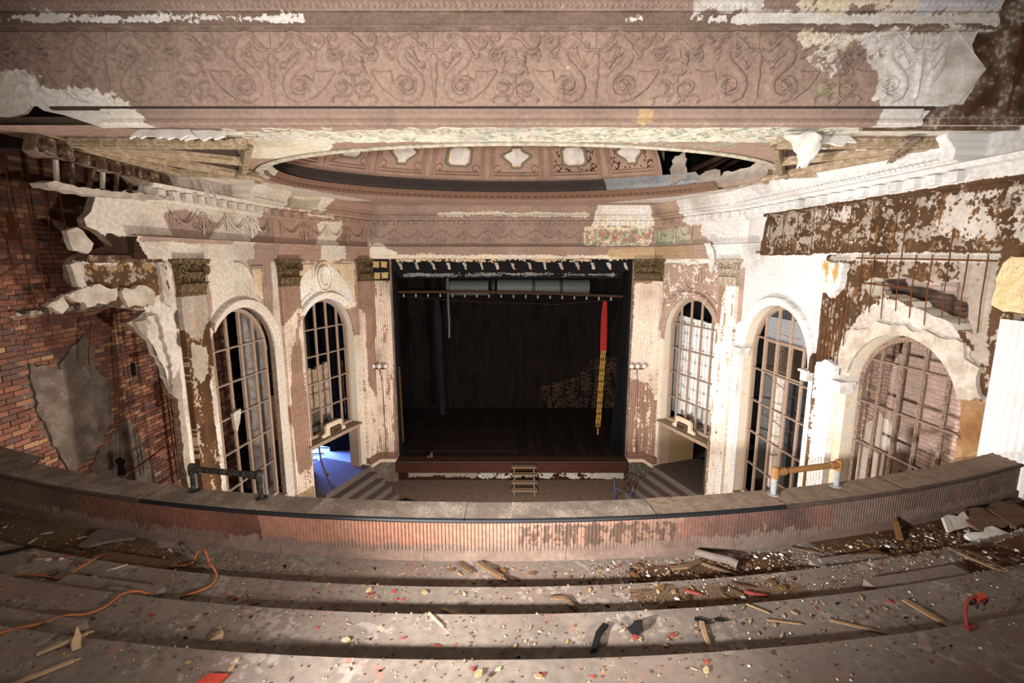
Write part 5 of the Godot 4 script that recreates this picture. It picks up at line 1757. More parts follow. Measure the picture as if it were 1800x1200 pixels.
	for k in 7:
		var cx := 0.045 + 2.47 * (k - 3)
		var pts := []
		var uvs := []
		var y0 := 2.325
		var r: Rect2 = M.fas_r
		var full := nx * 2
		var lim := full
		for j in ny + 1:
			for i in full + 1:
				var ii := absi(i - nx)
				var x := cx + (i - nx) * cell
				var y := y0 + j * cell * 0.985
				var hh := h[j * (nx + 1) + ii]
				var fade := clampf((6.6 - x) / 0.3, 0.0, 1.0)
				if x < -7.0:
					fade = clampf((y - 2.45) / 0.1, 0.0, 1.0)
				pts.append(Vector3(x, y, 0.003 + hh * fade * 0.95))
				uvs.append(Vector2((x - r.position.x) / r.size.x, (r.end.y - y) / r.size.y))
		var g := Geo.new()
		if k == 6:
			# the last repeat is torn off where the beam breaks
			var keep := int((6.75 - (cx - nx * cell)) / cell)
			var p2 := []
			var u2 := []
			for j in ny + 1:
				for i in keep + 1:
					p2.append(pts[j * (full + 1) + i])
					u2.append(uvs[j * (full + 1) + i])
			g.grid(p2, u2, keep, ny)
		else:
			g.grid(pts, uvs, full, ny)
		obj("mask_relief", g, M.fas, w)

# ------------------------------------------------------------------ the stage
func build_stage() -> void:
	var s := node("floor_stage", null)
	tag(s, "dark worn board floor of the empty stage", "stage floor", "", "structure")
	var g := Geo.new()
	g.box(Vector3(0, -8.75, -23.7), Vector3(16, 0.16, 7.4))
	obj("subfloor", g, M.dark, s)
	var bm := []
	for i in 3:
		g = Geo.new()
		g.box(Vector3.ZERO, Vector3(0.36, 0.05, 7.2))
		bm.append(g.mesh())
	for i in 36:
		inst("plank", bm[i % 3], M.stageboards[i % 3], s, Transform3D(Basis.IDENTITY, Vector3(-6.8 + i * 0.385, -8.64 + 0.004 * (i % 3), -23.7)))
	var mat := Geo.new()
	mat.box(Vector3(-2.4, -8.60, -22.4), Vector3(5.2, 0.03, 3.2))
	var o := obj("floor_sheet", mat, M.hardboard)
	tag(o, "dull brown sheet of hardboard lying on the left of the stage floor", "board")
	g = Geo.new()
	g.box(Vector3(0, -8.72, -20.0), Vector3(10.0, 0.24, 0.5))
	g.box(Vector3(0, -8.63, -19.72), Vector3(10.0, 0.07, 0.12))
	obj("stage_lip", g, M.stagelip, s)
	var fr := Geo.new()
	fr.box(Vector3(0, -8.93, -19.86), Vector3(10.0, 0.42, 0.3))
	obj("stage_apron", fr, M.apron, s)
	var rc := Geo.new().uv_rect(Rect2(-5.2, -9.7, 10.4, 0.8))
	rc.prism(V2([-5.0, -9.65, 5.0, -9.65, 5.0, -9.1, -5.0, -9.1]), -20.2, -20.0)
	M.apronlow = painted(paint(Rect2(-5.2, -9.7, 10.4, 0.8), 56.0, Color(0.15, 0.075, 0.05), Color(0.20, 0.10, 0.07), [lay([[-4.6, -9.5, -1.5, -9.5, -1.5, -9.1, -4.6, -9.1]], GREY2, Color(0.45, 0.48, 0.42), 1.4, Vector2i(16, 16), -0.2), lay([[-1.6, -9.62, 3.6, -9.62, 3.6, -9.15, -1.6, -9.15]], GREY, Color(0.62, 0.64, 0.57), 1.5, Vector2i(20, 20), -0.42), lay([[3.4, -9.62, 5.0, -9.62, 5.0, -9.15, 3.4, -9.15]], GREY, Color(0.5, 0.55, 0.48), 1.3, Vector2i(16, 16), -0.22)], 71), 0.9, 1.0)
	obj("apron_recess", rc, M.apronlow, s)
	# house of the stage
	var h := node("wall_stage_back", null)
	tag(h, "blackened brick back wall of the empty stage", "wall", "", "structure")
	var r := Rect2(-8.2, -9, 16.4, 13)
	M.backbrick = painted(brick_image(r), 0.92, 1.0)
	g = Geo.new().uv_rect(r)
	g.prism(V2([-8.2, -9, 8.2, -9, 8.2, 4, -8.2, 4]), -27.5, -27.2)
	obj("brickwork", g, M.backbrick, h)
	g = Geo.new()
	for x in [-2.6, 1.7, 3.9, 5.2]:
		g.box(Vector3(x, -3.5, -27.15), Vector3(0.05, 10, 0.06))
	obj("pier_edge", g, M.black, h)
	for sd in [-1.0, 1.0]:
		var sw := node("wall_stage_side", null)
		tag(sw, "dark side wall of the stage house on the %s" % ("right behind the curtain leg" if sd > 0 else "left behind the opening"), "wall", "", "structure")
		g = Geo.new()
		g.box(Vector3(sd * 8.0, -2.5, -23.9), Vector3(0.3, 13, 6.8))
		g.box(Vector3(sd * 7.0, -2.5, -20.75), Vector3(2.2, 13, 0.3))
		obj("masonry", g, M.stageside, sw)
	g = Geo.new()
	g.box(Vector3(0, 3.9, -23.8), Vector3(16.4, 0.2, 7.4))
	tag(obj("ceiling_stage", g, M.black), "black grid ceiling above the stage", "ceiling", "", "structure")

func brick_image(r: Rect2) -> Array:
	var ppm := 62.0
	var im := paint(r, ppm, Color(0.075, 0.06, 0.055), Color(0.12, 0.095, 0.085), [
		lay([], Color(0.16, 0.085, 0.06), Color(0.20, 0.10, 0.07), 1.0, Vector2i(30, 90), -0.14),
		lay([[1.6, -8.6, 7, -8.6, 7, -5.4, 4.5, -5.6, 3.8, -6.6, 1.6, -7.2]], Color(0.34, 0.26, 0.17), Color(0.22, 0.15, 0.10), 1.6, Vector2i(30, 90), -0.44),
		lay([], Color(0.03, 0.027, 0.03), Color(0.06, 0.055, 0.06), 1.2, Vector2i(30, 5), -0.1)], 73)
	var a: Image = im[0]
	var hh: Image = im[1]
	var w := a.get_width()
	var row := 0
	var y := 0
	while y < a.get_height():
		a.fill_rect(Rect2i(0, y, w, 1), Color(0.05, 0.045, 0.042))
		hh.fill_rect(Rect2i(0, y, w, 1), Color(0.35, 0.35, 0.35))
		var x := (row % 2) * 8
		while x < w:
			a.fill_rect(Rect2i(x, y, 1, 6), Color(0.05, 0.045, 0.042))
			x += 17
		y += 6
		row += 1
	return im

# ------------------------------------------------------------------ pit floor and the steps at its sides
func build_pit() -> void:
	var f := node("floor", null)
	tag(f, "dusty brown floor of the stalls and pit before the stage", "floor", "", "structure")
	var g := Geo.new()
	g.box(Vector3(0, -9.75, -8.0), Vector3(24, 0.3, 26))
	obj("slab", g, M.pitfloor, f)
	# curved edge of the pit platform at the right
	g = Geo.new()
	var pts := []
	for i in 9:
		var q := i / 8.0
		pts.append(Vector3(5.55 + 0.75 * sin(q * 2.2), -9.57, -19.3 + 1.9 * q))
	g.tube(pts, 0.06, 6)
	obj("platform_edge", g, M.dark, f)
	g = Geo.new()
	g.prism(V2([-5.4, 17.2, -4.3, 18.3, -3.1, 17.6, -3.6, 16.8]), 0.0, 0.03)
	var t := obj("trap_opening", g, M.black, f, Transform3D(Basis(Vector3.RIGHT, Vector3(0, 0, -1), Vector3.UP), Vector3(0, -9.59, 0)))
	for k in 2:
		var fr := "L1" if k == 0 else "R1"
		var sx := -1.0 if k == 0 else 1.0
		var st := node("stair", null, FR[fr])
		tag(st, "grey steps rising from the pit to the %s doorway" % ("blue lit left" if k == 0 else "dark right"), "steps", "", "structure")
		for i in 5:
			g = Geo.new()
			var zf := 1.75 - i * 0.33
			g.box(Vector3(sx * 2.4, -9.6 + 0.12 + i * 0.235, zf - 1.2), Vector3(2.6, 0.235, 2.4))
			obj("step", g, M.steps, st)
		g = Geo.new()
		g.box(Vector3(sx * (1.9 if k == 0 else 2.4), -8.62, -2.2), Vector3(3.9 if k == 0 else 5.5, 0.28, 4.2))
		obj("landing", g, M.steps if k == 1 else M.snowfloor, st)

# ------------------------------------------------------------------ bare brick behind the plaster
func brick_wall(w: Node, x0: float, x1: float, y0: float, y1: float, L: float, H: float, skip: Array, near: Vector2, hide: Rect2, pale := false) -> void:
	# courses of single bricks; the 300 nearest to `near` are parts, the rest joined
	var shapes := []
	for i in 4:
		var g := Geo.new()
		g.box(Vector3.ZERO, Vector3(L - 0.016 - 0.004 * i, H - 0.016, 0.06))
		shapes.append(g.mesh())
	var list := []
	var row := 0
	var y := y0
	while y < y1:
		var x := x0 - (row % 2) * L * 0.5
		while x < x1:
			var c := Vector2(x + L / 2, y + H / 2)
			var ok := true
			for s in skip:
				if Geometry2D.is_point_in_polygon(c, s):
					ok = false
			if ok:
				list.append([c.distance_to(near) if hide.has_point(c) else 999.0 + c.distance_to(near), c])
			x += L
		y += H
		row += 1
	list.sort_custom(func(a, b): return a[0] < b[0])
	var rest := Geo.new()
	rest.colored = true
	for i in list.size():
		var c: Vector2 = list[i][1]
		var z := rng.randf_range(-0.004, 0.006)
		var tone := rng.randi() % 6
		if tone == 5 and rng.randf() < 0.6:
			tone = 2
		if i < 300 and list[i][0] < 900.0:
			inst("brick", shapes[rng.randi() % 4], (M.bricks_pale if pale else M.bricks)[tone], w, Transform3D(Basis(Vector3.BACK, rng.randf_range(-0.012, 0.012)), Vector3(c.x, c.y, z - 0.02)))
		else:
			var cc: Color = [Color(0.49, 0.32, 0.26), Color(0.54, 0.36, 0.29), Color(0.43, 0.29, 0.24), Color(0.58, 0.41, 0.32), Color(0.40, 0.30, 0.27), Color(0.64, 0.49, 0.37)][tone]
			if pale:
				cc = cc.lerp(Color(0.95, 0.88, 0.85), 0.6)
			cc = cc * rng.randf_range(0.85, 1.1)
			rest.col = cc.srgb_to_linear()
			var sx := (L - 0.018) / 2
			var sy := (H - 0.016) / 2
			var a := Vector3(c.x - sx, c.y - sy, z + 0.01)
			var b := Vector3(c.x + sx, c.y - sy, z + 0.01)
			var d := Vector3(c.x + sx, c.y + sy, z + 0.01)
			var e := Vector3(c.x - sx, c.y + sy, z + 0.01)
			var bk := Vector3(0, 0, -0.05)
			rest.quad(a, b, d, e)
			rest.quad(b, b + bk, d + bk, d)
			rest.quad(a + bk, a, e, e + bk)
			rest.quad(e, d, d + bk, e + bk)
			rest.quad(a + bk, b + bk, b, a)
	stuff(obj("brickwork", rest, M.brickv, w))

func build_outer_walls() -> void:
	# left: local x = -(20 - ahead)
	var fl := frame(Vector2(-10.3, 20), Vector2(-10.3, 7), false)
	var w := node("wall_left_outer", null, fl)
	tag(w, "bare red brick outer wall behind the fallen plaster on the left", "wall", "", "structure")
	var g := Geo.new()
	g.prism(V2([-24.0, WALL_LOW, -0.1, WALL_LOW, -0.1, 4.5, -24.0, 4.5]), -0.35, -0.012)
	g.prism(V2([-0.1, -6.1, 6.0, -6.1, 6.0, 4.5, -0.1, 4.5]), -0.35, -0.012)
	g.prism(V2([2.6, WALL_LOW, 6.0, WALL_LOW, 6.0, -6.1, 2.6, -6.1]), -0.35, -0.012)
	obj("mortar", g, M.mortar, w)
	var patch := V2([-9.95, -2.2, -9.3, -2.45, -9.0, -2.05, -8.55, -1.75, -8.3, -2.1, -8.4, -2.6, -8.1, -3.0, -8.05, -3.9, -8.3, -4.3, -8.85, -4.75, -9.4, -4.85, -9.75, -4.1, -9.95, -3.2])
	brick_wall(w, -11.6, -0.5, -8.4, 2.2, 0.30, 0.105, [patch], Vector2(-9.6, -3.4), Rect2(-10.5, -6.6, 7.4, 5.4))
	g = Geo.new()
	g.prism(ragged([-9.95, -2.2, -9.3, -2.45, -9.0, -2.05, -8.55, -1.75, -8.3, -2.1, -8.4, -2.6, -8.1, -3.0, -8.05, -3.9, -8.3, -4.3, -8.85, -4.75, -9.4, -4.85, -9.75, -4.1, -9.95, -3.2], 0.05, 0.12), -0.02, 0.055)
	obj("cement_patch", g, M.cement, w)
	g = Geo.new()
	g.prism(ragged([-8.1, -4.4, -7.6, -4.2, -7.3, -4.9, -7.0, -5.8, -6.9, -7.2, -8.4, -7.2, -8.6, -5.6, -8.9, -5.0], 0.06, 0.14), -0.02, 0.034)
	obj("cement_smear", g, M.cement, w)
	# ledge where the upper brickwork sets back
	g = Geo.new()
	g.box(Vector3(-8.4, -1.16, 0.06), Vector3(4.2, 0.07, 0.16))
	obj("ledge", g, M.mortar, w)
	for i in 9:
		g = Geo.new()
		var x := -10.2 + i * 0.42 + rng.randf_range(-0.1, 0.1)
		g.prism(ragged([x - 0.14, -1.18, x + 0.16, -1.16, x + 0.12, -1.09, x - 0.12, -1.08], 0.02, 0.06), 0.06, 0.16)
		obj("mortar_lump", g, M.lump, w)
	# little putlog holes
	for q in [[-7.2, -2.95], [-6.9, -0.9]]:
		g = Geo.new()
		g.box(Vector3(q[0], q[1], 0.03), Vector3(0.10, 0.34, 0.05))
		obj("wall_hole", g, M.black, w)
	# projecting brick pier at the left edge
	var fp := frame(Vector2(-9.85, 20), Vector2(-9.85, 7), false)
	var p := node("brick_pier", null, fp)
	tag(p, "projecting brick pier at the left edge in front of the brick outer wall", "pier", "", "structure")
	g = Geo.new()
	g.box(Vector3(-12.05, -3.0, -0.25), Vector3(3.0, 15, 0.46))
	obj("mortar", g, M.mortar, p)
	brick_wall(p, -13.0, -10.65, -5.6, 2.2, 0.32, 0.112, [], Vector2(-10.7, -3.2), Rect2(-11.6, -6, 1.2, 9))
	# right
	var fr := frame(Vector2(10.0, 20), Vector2(10.0, 7), true)
	w = node("wall_right_outer", null, fr)
	tag(w, "pinkish limewashed brick outer wall behind the right screens", "wall", "", "structure")
	g = Geo.new()
	g.prism(V2([-4.5, WALL_LOW, 24, WALL_LOW, 24, 4.5, -4.5, 4.5]), -0.35, -0.008)
	obj("mortar", g, M.limemortar, w)
	brick_wall(w, 6.4, 11.2, -6.6, 0.6, 0.30, 0.105, [], Vector2(8.6, -2.8), Rect2(6.9, -5.8, 3.3, 5.2), true)
	g = Geo.new()
	g.prism(ragged([6.9, -4.7, 7.3, -4.1, 8.0, -4.3, 8.2, -5.0, 8.4, -5.9, 8.0, -6.6, 6.6, -6.6], 0.06, 0.14), -0.02, 0.018)
	obj("limewash_patch", g, M.limewash, w)
	# the rest of the house shell
	for q in [["wall_back", Vector3(0, -3, 4.2), Vector3(24, 15, 0.3), "plain wall behind the top of the balcony"], ["wall_far", Vector3(-9.3, -3, -24.4), Vector3(2.6, 15, 0.3), "far end wall of the left passage beside the stage"], ["wall_far", Vector3(9.3, -3, -24.4), Vector3(2.6, 15, 0.3), "far end wall of the right passage beside the stage"], ["wall_fill", Vector3(0, 4.6, -20.9), Vector3(24, 1.5, 0.3), "dark masonry strip above the stage wall"]]:
		g = Geo.new()
		g.box(q[1], q[2])
		tag(obj(q[0], g, M.attic), q[3], "wall", "", "structure")
	# snowy ground and pale air outside the exit
	g = Geo.new()
	g.box(Vector3(-16.5, -8.7, -19.5), Vector3(11.5, 0.3, 12))
	tag(obj("ground_outside", g, M.snowfloor), "pale ground outside the left exit", "ground", "", "structure")

func build_passages() -> void:
	# ---- left: little room over the doorway with a ragged low wall and rubble
	var w := node("wall_left_passage", null, FR.L1)
	tag(w, "ragged low plaster wall and rubble floor behind the left doorway screen", "wall", "", "structure")
	var g := Geo.new()
	g.box(Vector3(-2.6, -6.72, -1.25), Vector3(3.6, 0.14, 1.7))
	obj("upper_floor", g, M.scratch, w)
	g = Geo.new()
	var cut := ragged([-4.4, -6.6, -0.9, -6.6, -0.9, -4.2, -1.7, -4.35, -2.0, -4.25, -2.5, -4.6, -3.1, -4.7, -3.7, -4.9, -4.4, -4.85], 0.05, 0.14)
	for piece in Geometry2D.clip_polygons(cut, V2([-2.75, -6.0, -2.3, -6.0, -2.3, -5.1, -2.7, -5.2])):
		if not Geometry2D.is_polygon_clockwise(piece):
			g.prism(piece, -1.7, -1.55)
	obj("low_wall", g, M.lowwall, w)
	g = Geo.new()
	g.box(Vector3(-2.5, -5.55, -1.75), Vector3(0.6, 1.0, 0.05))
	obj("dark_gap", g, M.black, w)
	for i in 26:
		g = Geo.new()
		var c := Vector3(rng.randf_range(-4.0, -1.2), -6.58, rng.randf_range(-1.4, -0.4))
		g.box(c, Vector3(rng.randf_range(0.08, 0.35), rng.randf_range(0.08, 0.30), rng.randf_range(0.06, 0.2)), Basis.from_euler(Vector3(rng.randf() * 3, rng.randf() * 3, rng.randf() * 3)))
		obj("rubble_chunk", g, M.lump if i % 3 else M.scratch, w)
	g = Geo.new()
	g.tube([Vector3(-1.25, -4.0, -0.6), Vector3(-1.22, -5.0, -0.62), Vector3(-1.2, -6.3, -0.6)], 0.02, 5)
	for i in 6:
		g.lathe([Vector2(0, -0.05), Vector2(0.05, 0), Vector2(0, 0.05)], Vector3(-1.23, -4.2 - i * 0.38, -0.6), 6)
	obj("knotted_strap", g, M.rust, w)
	# ---- left: pier and dark partition seen through the tall screen
	w = node("wall_left_partition", null, FR.L2)
	tag(w, "white plastered pier and dark partition behind the tall left screen", "wall", "", "structure")
	g = Geo.new()
	g.box(Vector3(0.50, -4.6, -1.45), Vector3(0.62, 8.4, 0.5))
	obj("white_pier", g, M.white, w)
	g = Geo.new()
	g.box(Vector3(0.96, -4.6, -1.6), Vector3(0.32, 8.4, 0.6))
	obj("grey_pier", g, M.scratch, w)
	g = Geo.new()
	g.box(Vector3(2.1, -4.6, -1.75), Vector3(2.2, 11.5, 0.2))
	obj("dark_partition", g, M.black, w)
	g = Geo.new()
	g.box(Vector3(-9.15, -4.6, -18.3), Vector3(2.3, 9.0, 0.15))
	tag(obj("wall_cross", g, M.stageside), "dark cross wall closing the passage behind the tall left screen", "wall", "", "structure")
	# ---- right: white wall over the doorway
	w = node("wall_right_passage", null, FR.R1)
	tag(w, "white plaster wall behind the right doorway screen, dark above its top edge", "wall", "", "structure")
	g = Geo.new()
	g.box(Vector3(2.4, -6.72, -0.95), Vector3(3.6, 0.14, 1.2))
	obj("upper_floor", g, M.scratch, w)
	g = Geo.new()
	g.prism(ragged([-1.4, -6.6, 2.7, -6.6, 2.7, -2.55, 2.0, -2.5, 1.0, -2.42, 0.0, -2.35, -1.4, -2.35], 0.02, 0.3), -1.5, -1.35)
	obj("white_wall", g, M.whitebay, w)
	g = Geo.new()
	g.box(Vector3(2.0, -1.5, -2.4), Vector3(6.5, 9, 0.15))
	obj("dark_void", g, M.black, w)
	for q in [[1.2, -1.6, 0.35, 0.6], [2.5, -1.7, 0.4, 0.35]]:
		g = Geo.new()
		g.prism(ragged([q[0] - q[2] / 2, q[1] - q[3] / 2, q[0] + q[2] / 2, q[1] - q[3] / 2, q[0] + q[2] * 0.4, q[1] + q[3] / 2, q[0] - q[2] * 0.5, q[1] + q[3] * 0.4], 0.03, 0.1), -2.3, -2.2)
		obj("plaster_scrap", g, M.white, w)
	for i in 9:
		g = Geo.new()
		g.lathe([Vector2(0, -0.06), Vector2(0.05, -0.02), Vector2(0.05, 0.02), Vector2(0, 0.06)], Vector3(0.98, -2.6 - i * 0.36, -0.7), 6)
		g.tube([Vector3(0.98, -2.6 - i * 0.36, -0.7), Vector3(0.93, -2.78 - i * 0.36, -0.72), Vector3(0.98, -2.96 - i * 0.36, -0.7)], 0.015, 4)
		obj("strap_knot", g, M.rust, w)
	for i in 30:
		g = Geo.new()
		var c := Vector3(rng.randf_range(1.0, 3.6), -6.58, rng.randf_range(-1.3, -0.4))
		g.box(c, Vector3(rng.randf_range(0.08, 0.4), rng.randf_range(0.08, 0.35), rng.randf_range(0.06, 0.2)), Basis.from_euler(Vector3(rng.randf() * 3, rng.randf() * 3, rng.randf() * 3)))
		obj("rubble_chunk", g, M.lump if i % 3 else M.scratch, w)
	g = Geo.new()
	g.box(Vector3(0.95, -7.6, -1.0), Vector3(0.15, 1.8, 1.3))
	obj("cream_return", g, M.stainedwall, w)
	g = Geo.new()
	g.box(Vector3(0.85, -7.6, -0.45), Vector3(0.08, 1.9, 0.2))
	obj("grey_casing", g, M.slate, w)
	# ---- right: piers and white bays behind the tall screen
	w = node("wall_right_partition", null, FR.R2)
	tag(w, "white bays and grey piers behind the tall right screen", "wall", "", "structure")
	g = Geo.new()
	g.box(Vector3(-0.3, -4.6, -1.95), Vector3(3.2, 8.4, 0.15))
	obj("white_bay", g, M.whitebay, w)
	for q in [[-1.25, -1.4, 0.3, M.slate], [-0.72, -1.65, 0.28, M.greypier], [0.05, -1.6, 0.36, M.limewash], [1.25, -1.3, 0.4, M.slate]]:
		g = Geo.new()
		g.box(Vector3(q[0], -4.6, q[1]), Vector3(q[2], 8.4, 0.55))
		obj("pier", g, q[3], w)
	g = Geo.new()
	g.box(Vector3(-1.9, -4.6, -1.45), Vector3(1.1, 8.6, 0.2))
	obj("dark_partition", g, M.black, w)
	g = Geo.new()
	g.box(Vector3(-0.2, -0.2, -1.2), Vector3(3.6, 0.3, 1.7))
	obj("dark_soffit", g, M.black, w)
	for q in [[0.6, -3.6, 2.9, -4.1], [0.5, -4.9, 2.6, -5.0], [0.4, -5.6, 2.2, -5.7]]:
		g = Geo.new()
		g.tube([Vector3(q[0], q[1], -0.6), Vector3((q[0] + q[2]) / 2, (q[1] + q[3]) / 2 - 0.12, -0.7), Vector3(q[2], q[3], -0.55)], 0.014, 4)
		obj("stray_wire", g, M.rust, w)

# ------------------------------------------------------------------ the balcony
func arc_pt(r: float, a: float, y: float) -> Vector3:
	# a = 0 straight towards the camera from the arcs' centre
	return Vector3(CX + r * sin(a), y, CZ + r * cos(a))

func arc_sweep(g: Geo, prof: Array, a0: float, a1: float, n: int, urect := Rect2(), smooth := false) -> void:
	# profile of Vector2(radius, y)
	var len := [0.0]
	for k in prof.size() - 1:
		len.append(len[k] + prof[k].distance_to(prof[k + 1]))
	for i in n:
		var u := lerpf(a0, a1, float(i) / n)
		var w := lerpf(a0, a1, float(i + 1) / n)
		for k in prof.size() - 1:
			var p: Vector2 = prof[k]
			var q: Vector2 = prof[k + 1]
			var A := arc_pt(p.x, u, p.y)
			var B := arc_pt(p.x, w, p.y)
			var C := arc_pt(q.x, w, q.y)
			var D := arc_pt(q.x, u, q.y)
			if urect.size.x > 0.0:
				var nn := (B - A).cross(D - A).normalized()
				var ua := Vector2((u * R_FACE - urect.position.x) / urect.size.x, (urect.end.y - p.y) / urect.size.y)
				var ub := Vector2((w * R_FACE - urect.position.x) / urect.size.x, ua.y)
				var uc := Vector2(ub.x, (urect.end.y - q.y) / urect.size.y)
				var ud := Vector2(ua.x, uc.y)
				g.quad_n(A, B, C, D, nn, nn, nn, nn, ua, ub, uc, ud)
			else:
				g.quad(A, B, C, D)

func build_balcony() -> void:
	var A := 0.47
	# concrete tiers
	var fr := Rect2(-10.2, -7.2, 20.4, 5.6)
	M.tier = painted(paint(fr, 80.0, Color(0.39, 0.35, 0.32), Color(0.455, 0.41, 0.375), [
		lay([], Color(0.40, 0.34, 0.31), Color(0.43, 0.37, 0.335), 0.9, Vector2i(7, 7), -0.09, 0.0),
		lay([], Color(0.46, 0.42, 0.39), Color(0.50, 0.46, 0.43), 0.9, Vector2i(12, 12), -0.12, 0.0),
		lay([], Color(0.45, 0.33, 0.30), Color(0.46, 0.36, 0.32), 1.0, Vector2i(22, 22), -0.24, 0.0),
		lay([[1.408, -4.928, 3.344, -5.06, 3.52, -5.632, 2.64, -5.5, 1.408, -5.28]], Color(0.23, 0.155, 0.10), Color(0.34, 0.25, 0.17), 0.9, Vector2i(18, 18), 0.05),
		lay([[1.32, -4.4, 3.168, -4.488, 3.256, -4.84, 1.232, -4.752]], Color(0.33, 0.26, 0.20), Color(0.42, 0.35, 0.29), 1.2, Vector2i(18, 18), -0.06),
		lay([[4.312, -5.456, 8.36, -6.336, 9.24, -7.04, 5.28, -6.688, 3.872, -5.896]], Color(0.20, 0.13, 0.08), Color(0.33, 0.23, 0.14), 1.0, Vector2i(18, 18), 0.06),
		lay([[5.192, -4.928, 8.36, -5.72, 8.36, -6.16, 5.544, -5.456]], Color(0.24, 0.16, 0.10), Color(0.35, 0.25, 0.16), 1.0, Vector2i(18, 18), 0.03),
		lay([[-9.68, -7.04, -5.544, -6.336, -3.432, -5.192, -4.048, -5.104, -6.16, -5.632, -9.68, -6.16]], Color(0.27, 0.20, 0.14), Color(0.38, 0.31, 0.24), 1.2, Vector2i(20, 14), -0.10),
		lay([[0.88, -4.752, 8.36, -5.28, 8.8, -7.04, 3.52, -6.16, 0.88, -5.544]], WHITE2, GREY, 1.7, Vector2i(60, 60), -0.80),
		lay([], Color(0.30, 0.22, 0.17), Color(0.36, 0.28, 0.22), 1.6, Vector2i(70, 70), -0.50, 0.0)], 81), 0.95, 1.5)
	var fl := node("floor_balcony", null)
	tag(fl, "stepped concrete balcony floor in long curved tiers littered with debris", "balcony floor", "", "structure")
	var g := Geo.new().uv_rect(fr, 1)
	arc_sweep(g, [Vector2(R_FRONT, Y_FLOOR - 0.3), Vector2(NOSE[0], Y_FLOOR - 0.3)], -A, A, 60)
	arc_sweep(g, [Vector2(NOSE[0] + 0.05, Y_FLOOR), Vector2(R_FRONT, Y_FLOOR)], -A, A, 60)
	obj("front_aisle", g, M.tier, fl)
	for k in 9:
		g = Geo.new().uv_rect(fr, 1)
		var y0: float = Y_FLOOR - 0.02 if k == 0 else NOSE_Y[k - 1] - 0.02
		var r1: float = NOSE[k + 1] if k < 8 else 32.2
		var n: float = NOSE[k]
		arc_sweep(g, [Vector2(r1 + 0.05, NOSE_Y[k]), Vector2(n + 0.012, NOSE_Y[k]), Vector2(n, NOSE_Y[k] - 0.012), Vector2(n, y0)], -A, A, 60)
		obj("tier", g, M.tier, fl)
	# half-height aisle steps, left and right
	for q in [[0, -5.192, -4.101], [1, -4.928, -3.722], [2, -5.104, -3.898], [0, 3.661, 4.664], [1, 3.863, 5.078]]:
		var k: int = q[0]
		g = Geo.new().uv_rect(fr, 1)
		var n: float = NOSE[k]
		var y0: float = Y_FLOOR if k == 0 else NOSE_Y[k - 1]
		var ym: float = (y0 + NOSE_Y[k]) / 2
		var a0: float = asin((q[1] - CX) / n)
		var a1: float = asin((q[2] - CX) / n)
		arc_sweep(g, [Vector2(n, ym), Vector2(n - 0.265, ym), Vector2(n - 0.265, ym - 0.03), Vector2(n - 0.24, ym - 0.03), Vector2(n - 0.24, y0)], a0, a1, 10)
		for a in [a0, a1]:
			var P := arc_pt(n, a, ym)
			var Q := arc_pt(n - 0.26, a, ym)
			g.quad(P, Q, Vector3(Q.x, y0, Q.z), Vector3(P.x, y0, P.z))
		var o := obj("aisle_step", g, M.tier, fl)
	# parapet
	var pr := Rect2(-10.6, -3.76, 21.2, 0.70)
	M.board = painted(paint(pr, 84.0, Color(0.44, 0.31, 0.255), Color(0.50, 0.36, 0.30), [
		lay([[-10.56, -3.784, -4.928, -3.784, -5.456, -3.08, -10.56, -3.08]], Color(0.33, 0.28, 0.24), Color(0.24, 0.18, 0.15), 1.0, Vector2i(26, 6)),
		lay([[-5.808, -3.784, -2.816, -3.784, -2.992, -3.08, -5.808, -3.08]], Color(0.38, 0.25, 0.20), Color(0.30, 0.20, 0.165), 1.1, Vector2i(26, 8), 0.0, 0.0),
		lay([[-1.056, -3.784, 3.168, -3.784, 2.64, -3.08, 0.176, -3.08, -0.352, -3.344]], Color(0.46, 0.365, 0.315), Color(0.40, 0.30, 0.25), 1.6, Vector2i(70, 6), -0.25),
		lay([[0.264, -3.784, 3.52, -3.784, 3.344, -3.168, 0.352, -3.168]], Color(0.25, 0.195, 0.165), Color(0.30, 0.24, 0.20), 1.7, Vector2i(60, 6), -0.45),
		lay([[2.288, -3.784, 5.456, -3.784, 5.456, -3.08, 2.464, -3.08]], Color(0.40, 0.28, 0.24), Color(0.27, 0.205, 0.18), 1.0, Vector2i(50, 7), 0.05),
		lay([[4.664, -3.784, 10.56, -3.784, 10.56, -3.08, 4.664, -3.08]], Color(0.36, 0.30, 0.26), Color(0.30, 0.235, 0.20), 1.0, Vector2i(50, 7), 0.02),
		lay([[-10.56, -3.731, 10.56, -3.731, 10.56, -3.52, -10.56, -3.52]], Color(0.34, 0.275, 0.24), Color(0.42, 0.355, 0.32), 1.2, Vector2i(30, 12), 0.12),
		lay([], Color(0.55, 0.46, 0.41), Color(0.5, 0.42, 0.37), 1.3, Vector2i(60, 16), -0.50)], 83), 0.85, 0.5)
	var p := node("balcony_parapet", null)
	tag(p, "curved balcony parapet of worn red beadboard with a wide dusty coping", "parapet", "", "structure")
	# beadboard: one strip of boards, each with its groove
	g = Geo.new()
	var pitch := 0.0455
	var nb := int(19.7 / pitch)
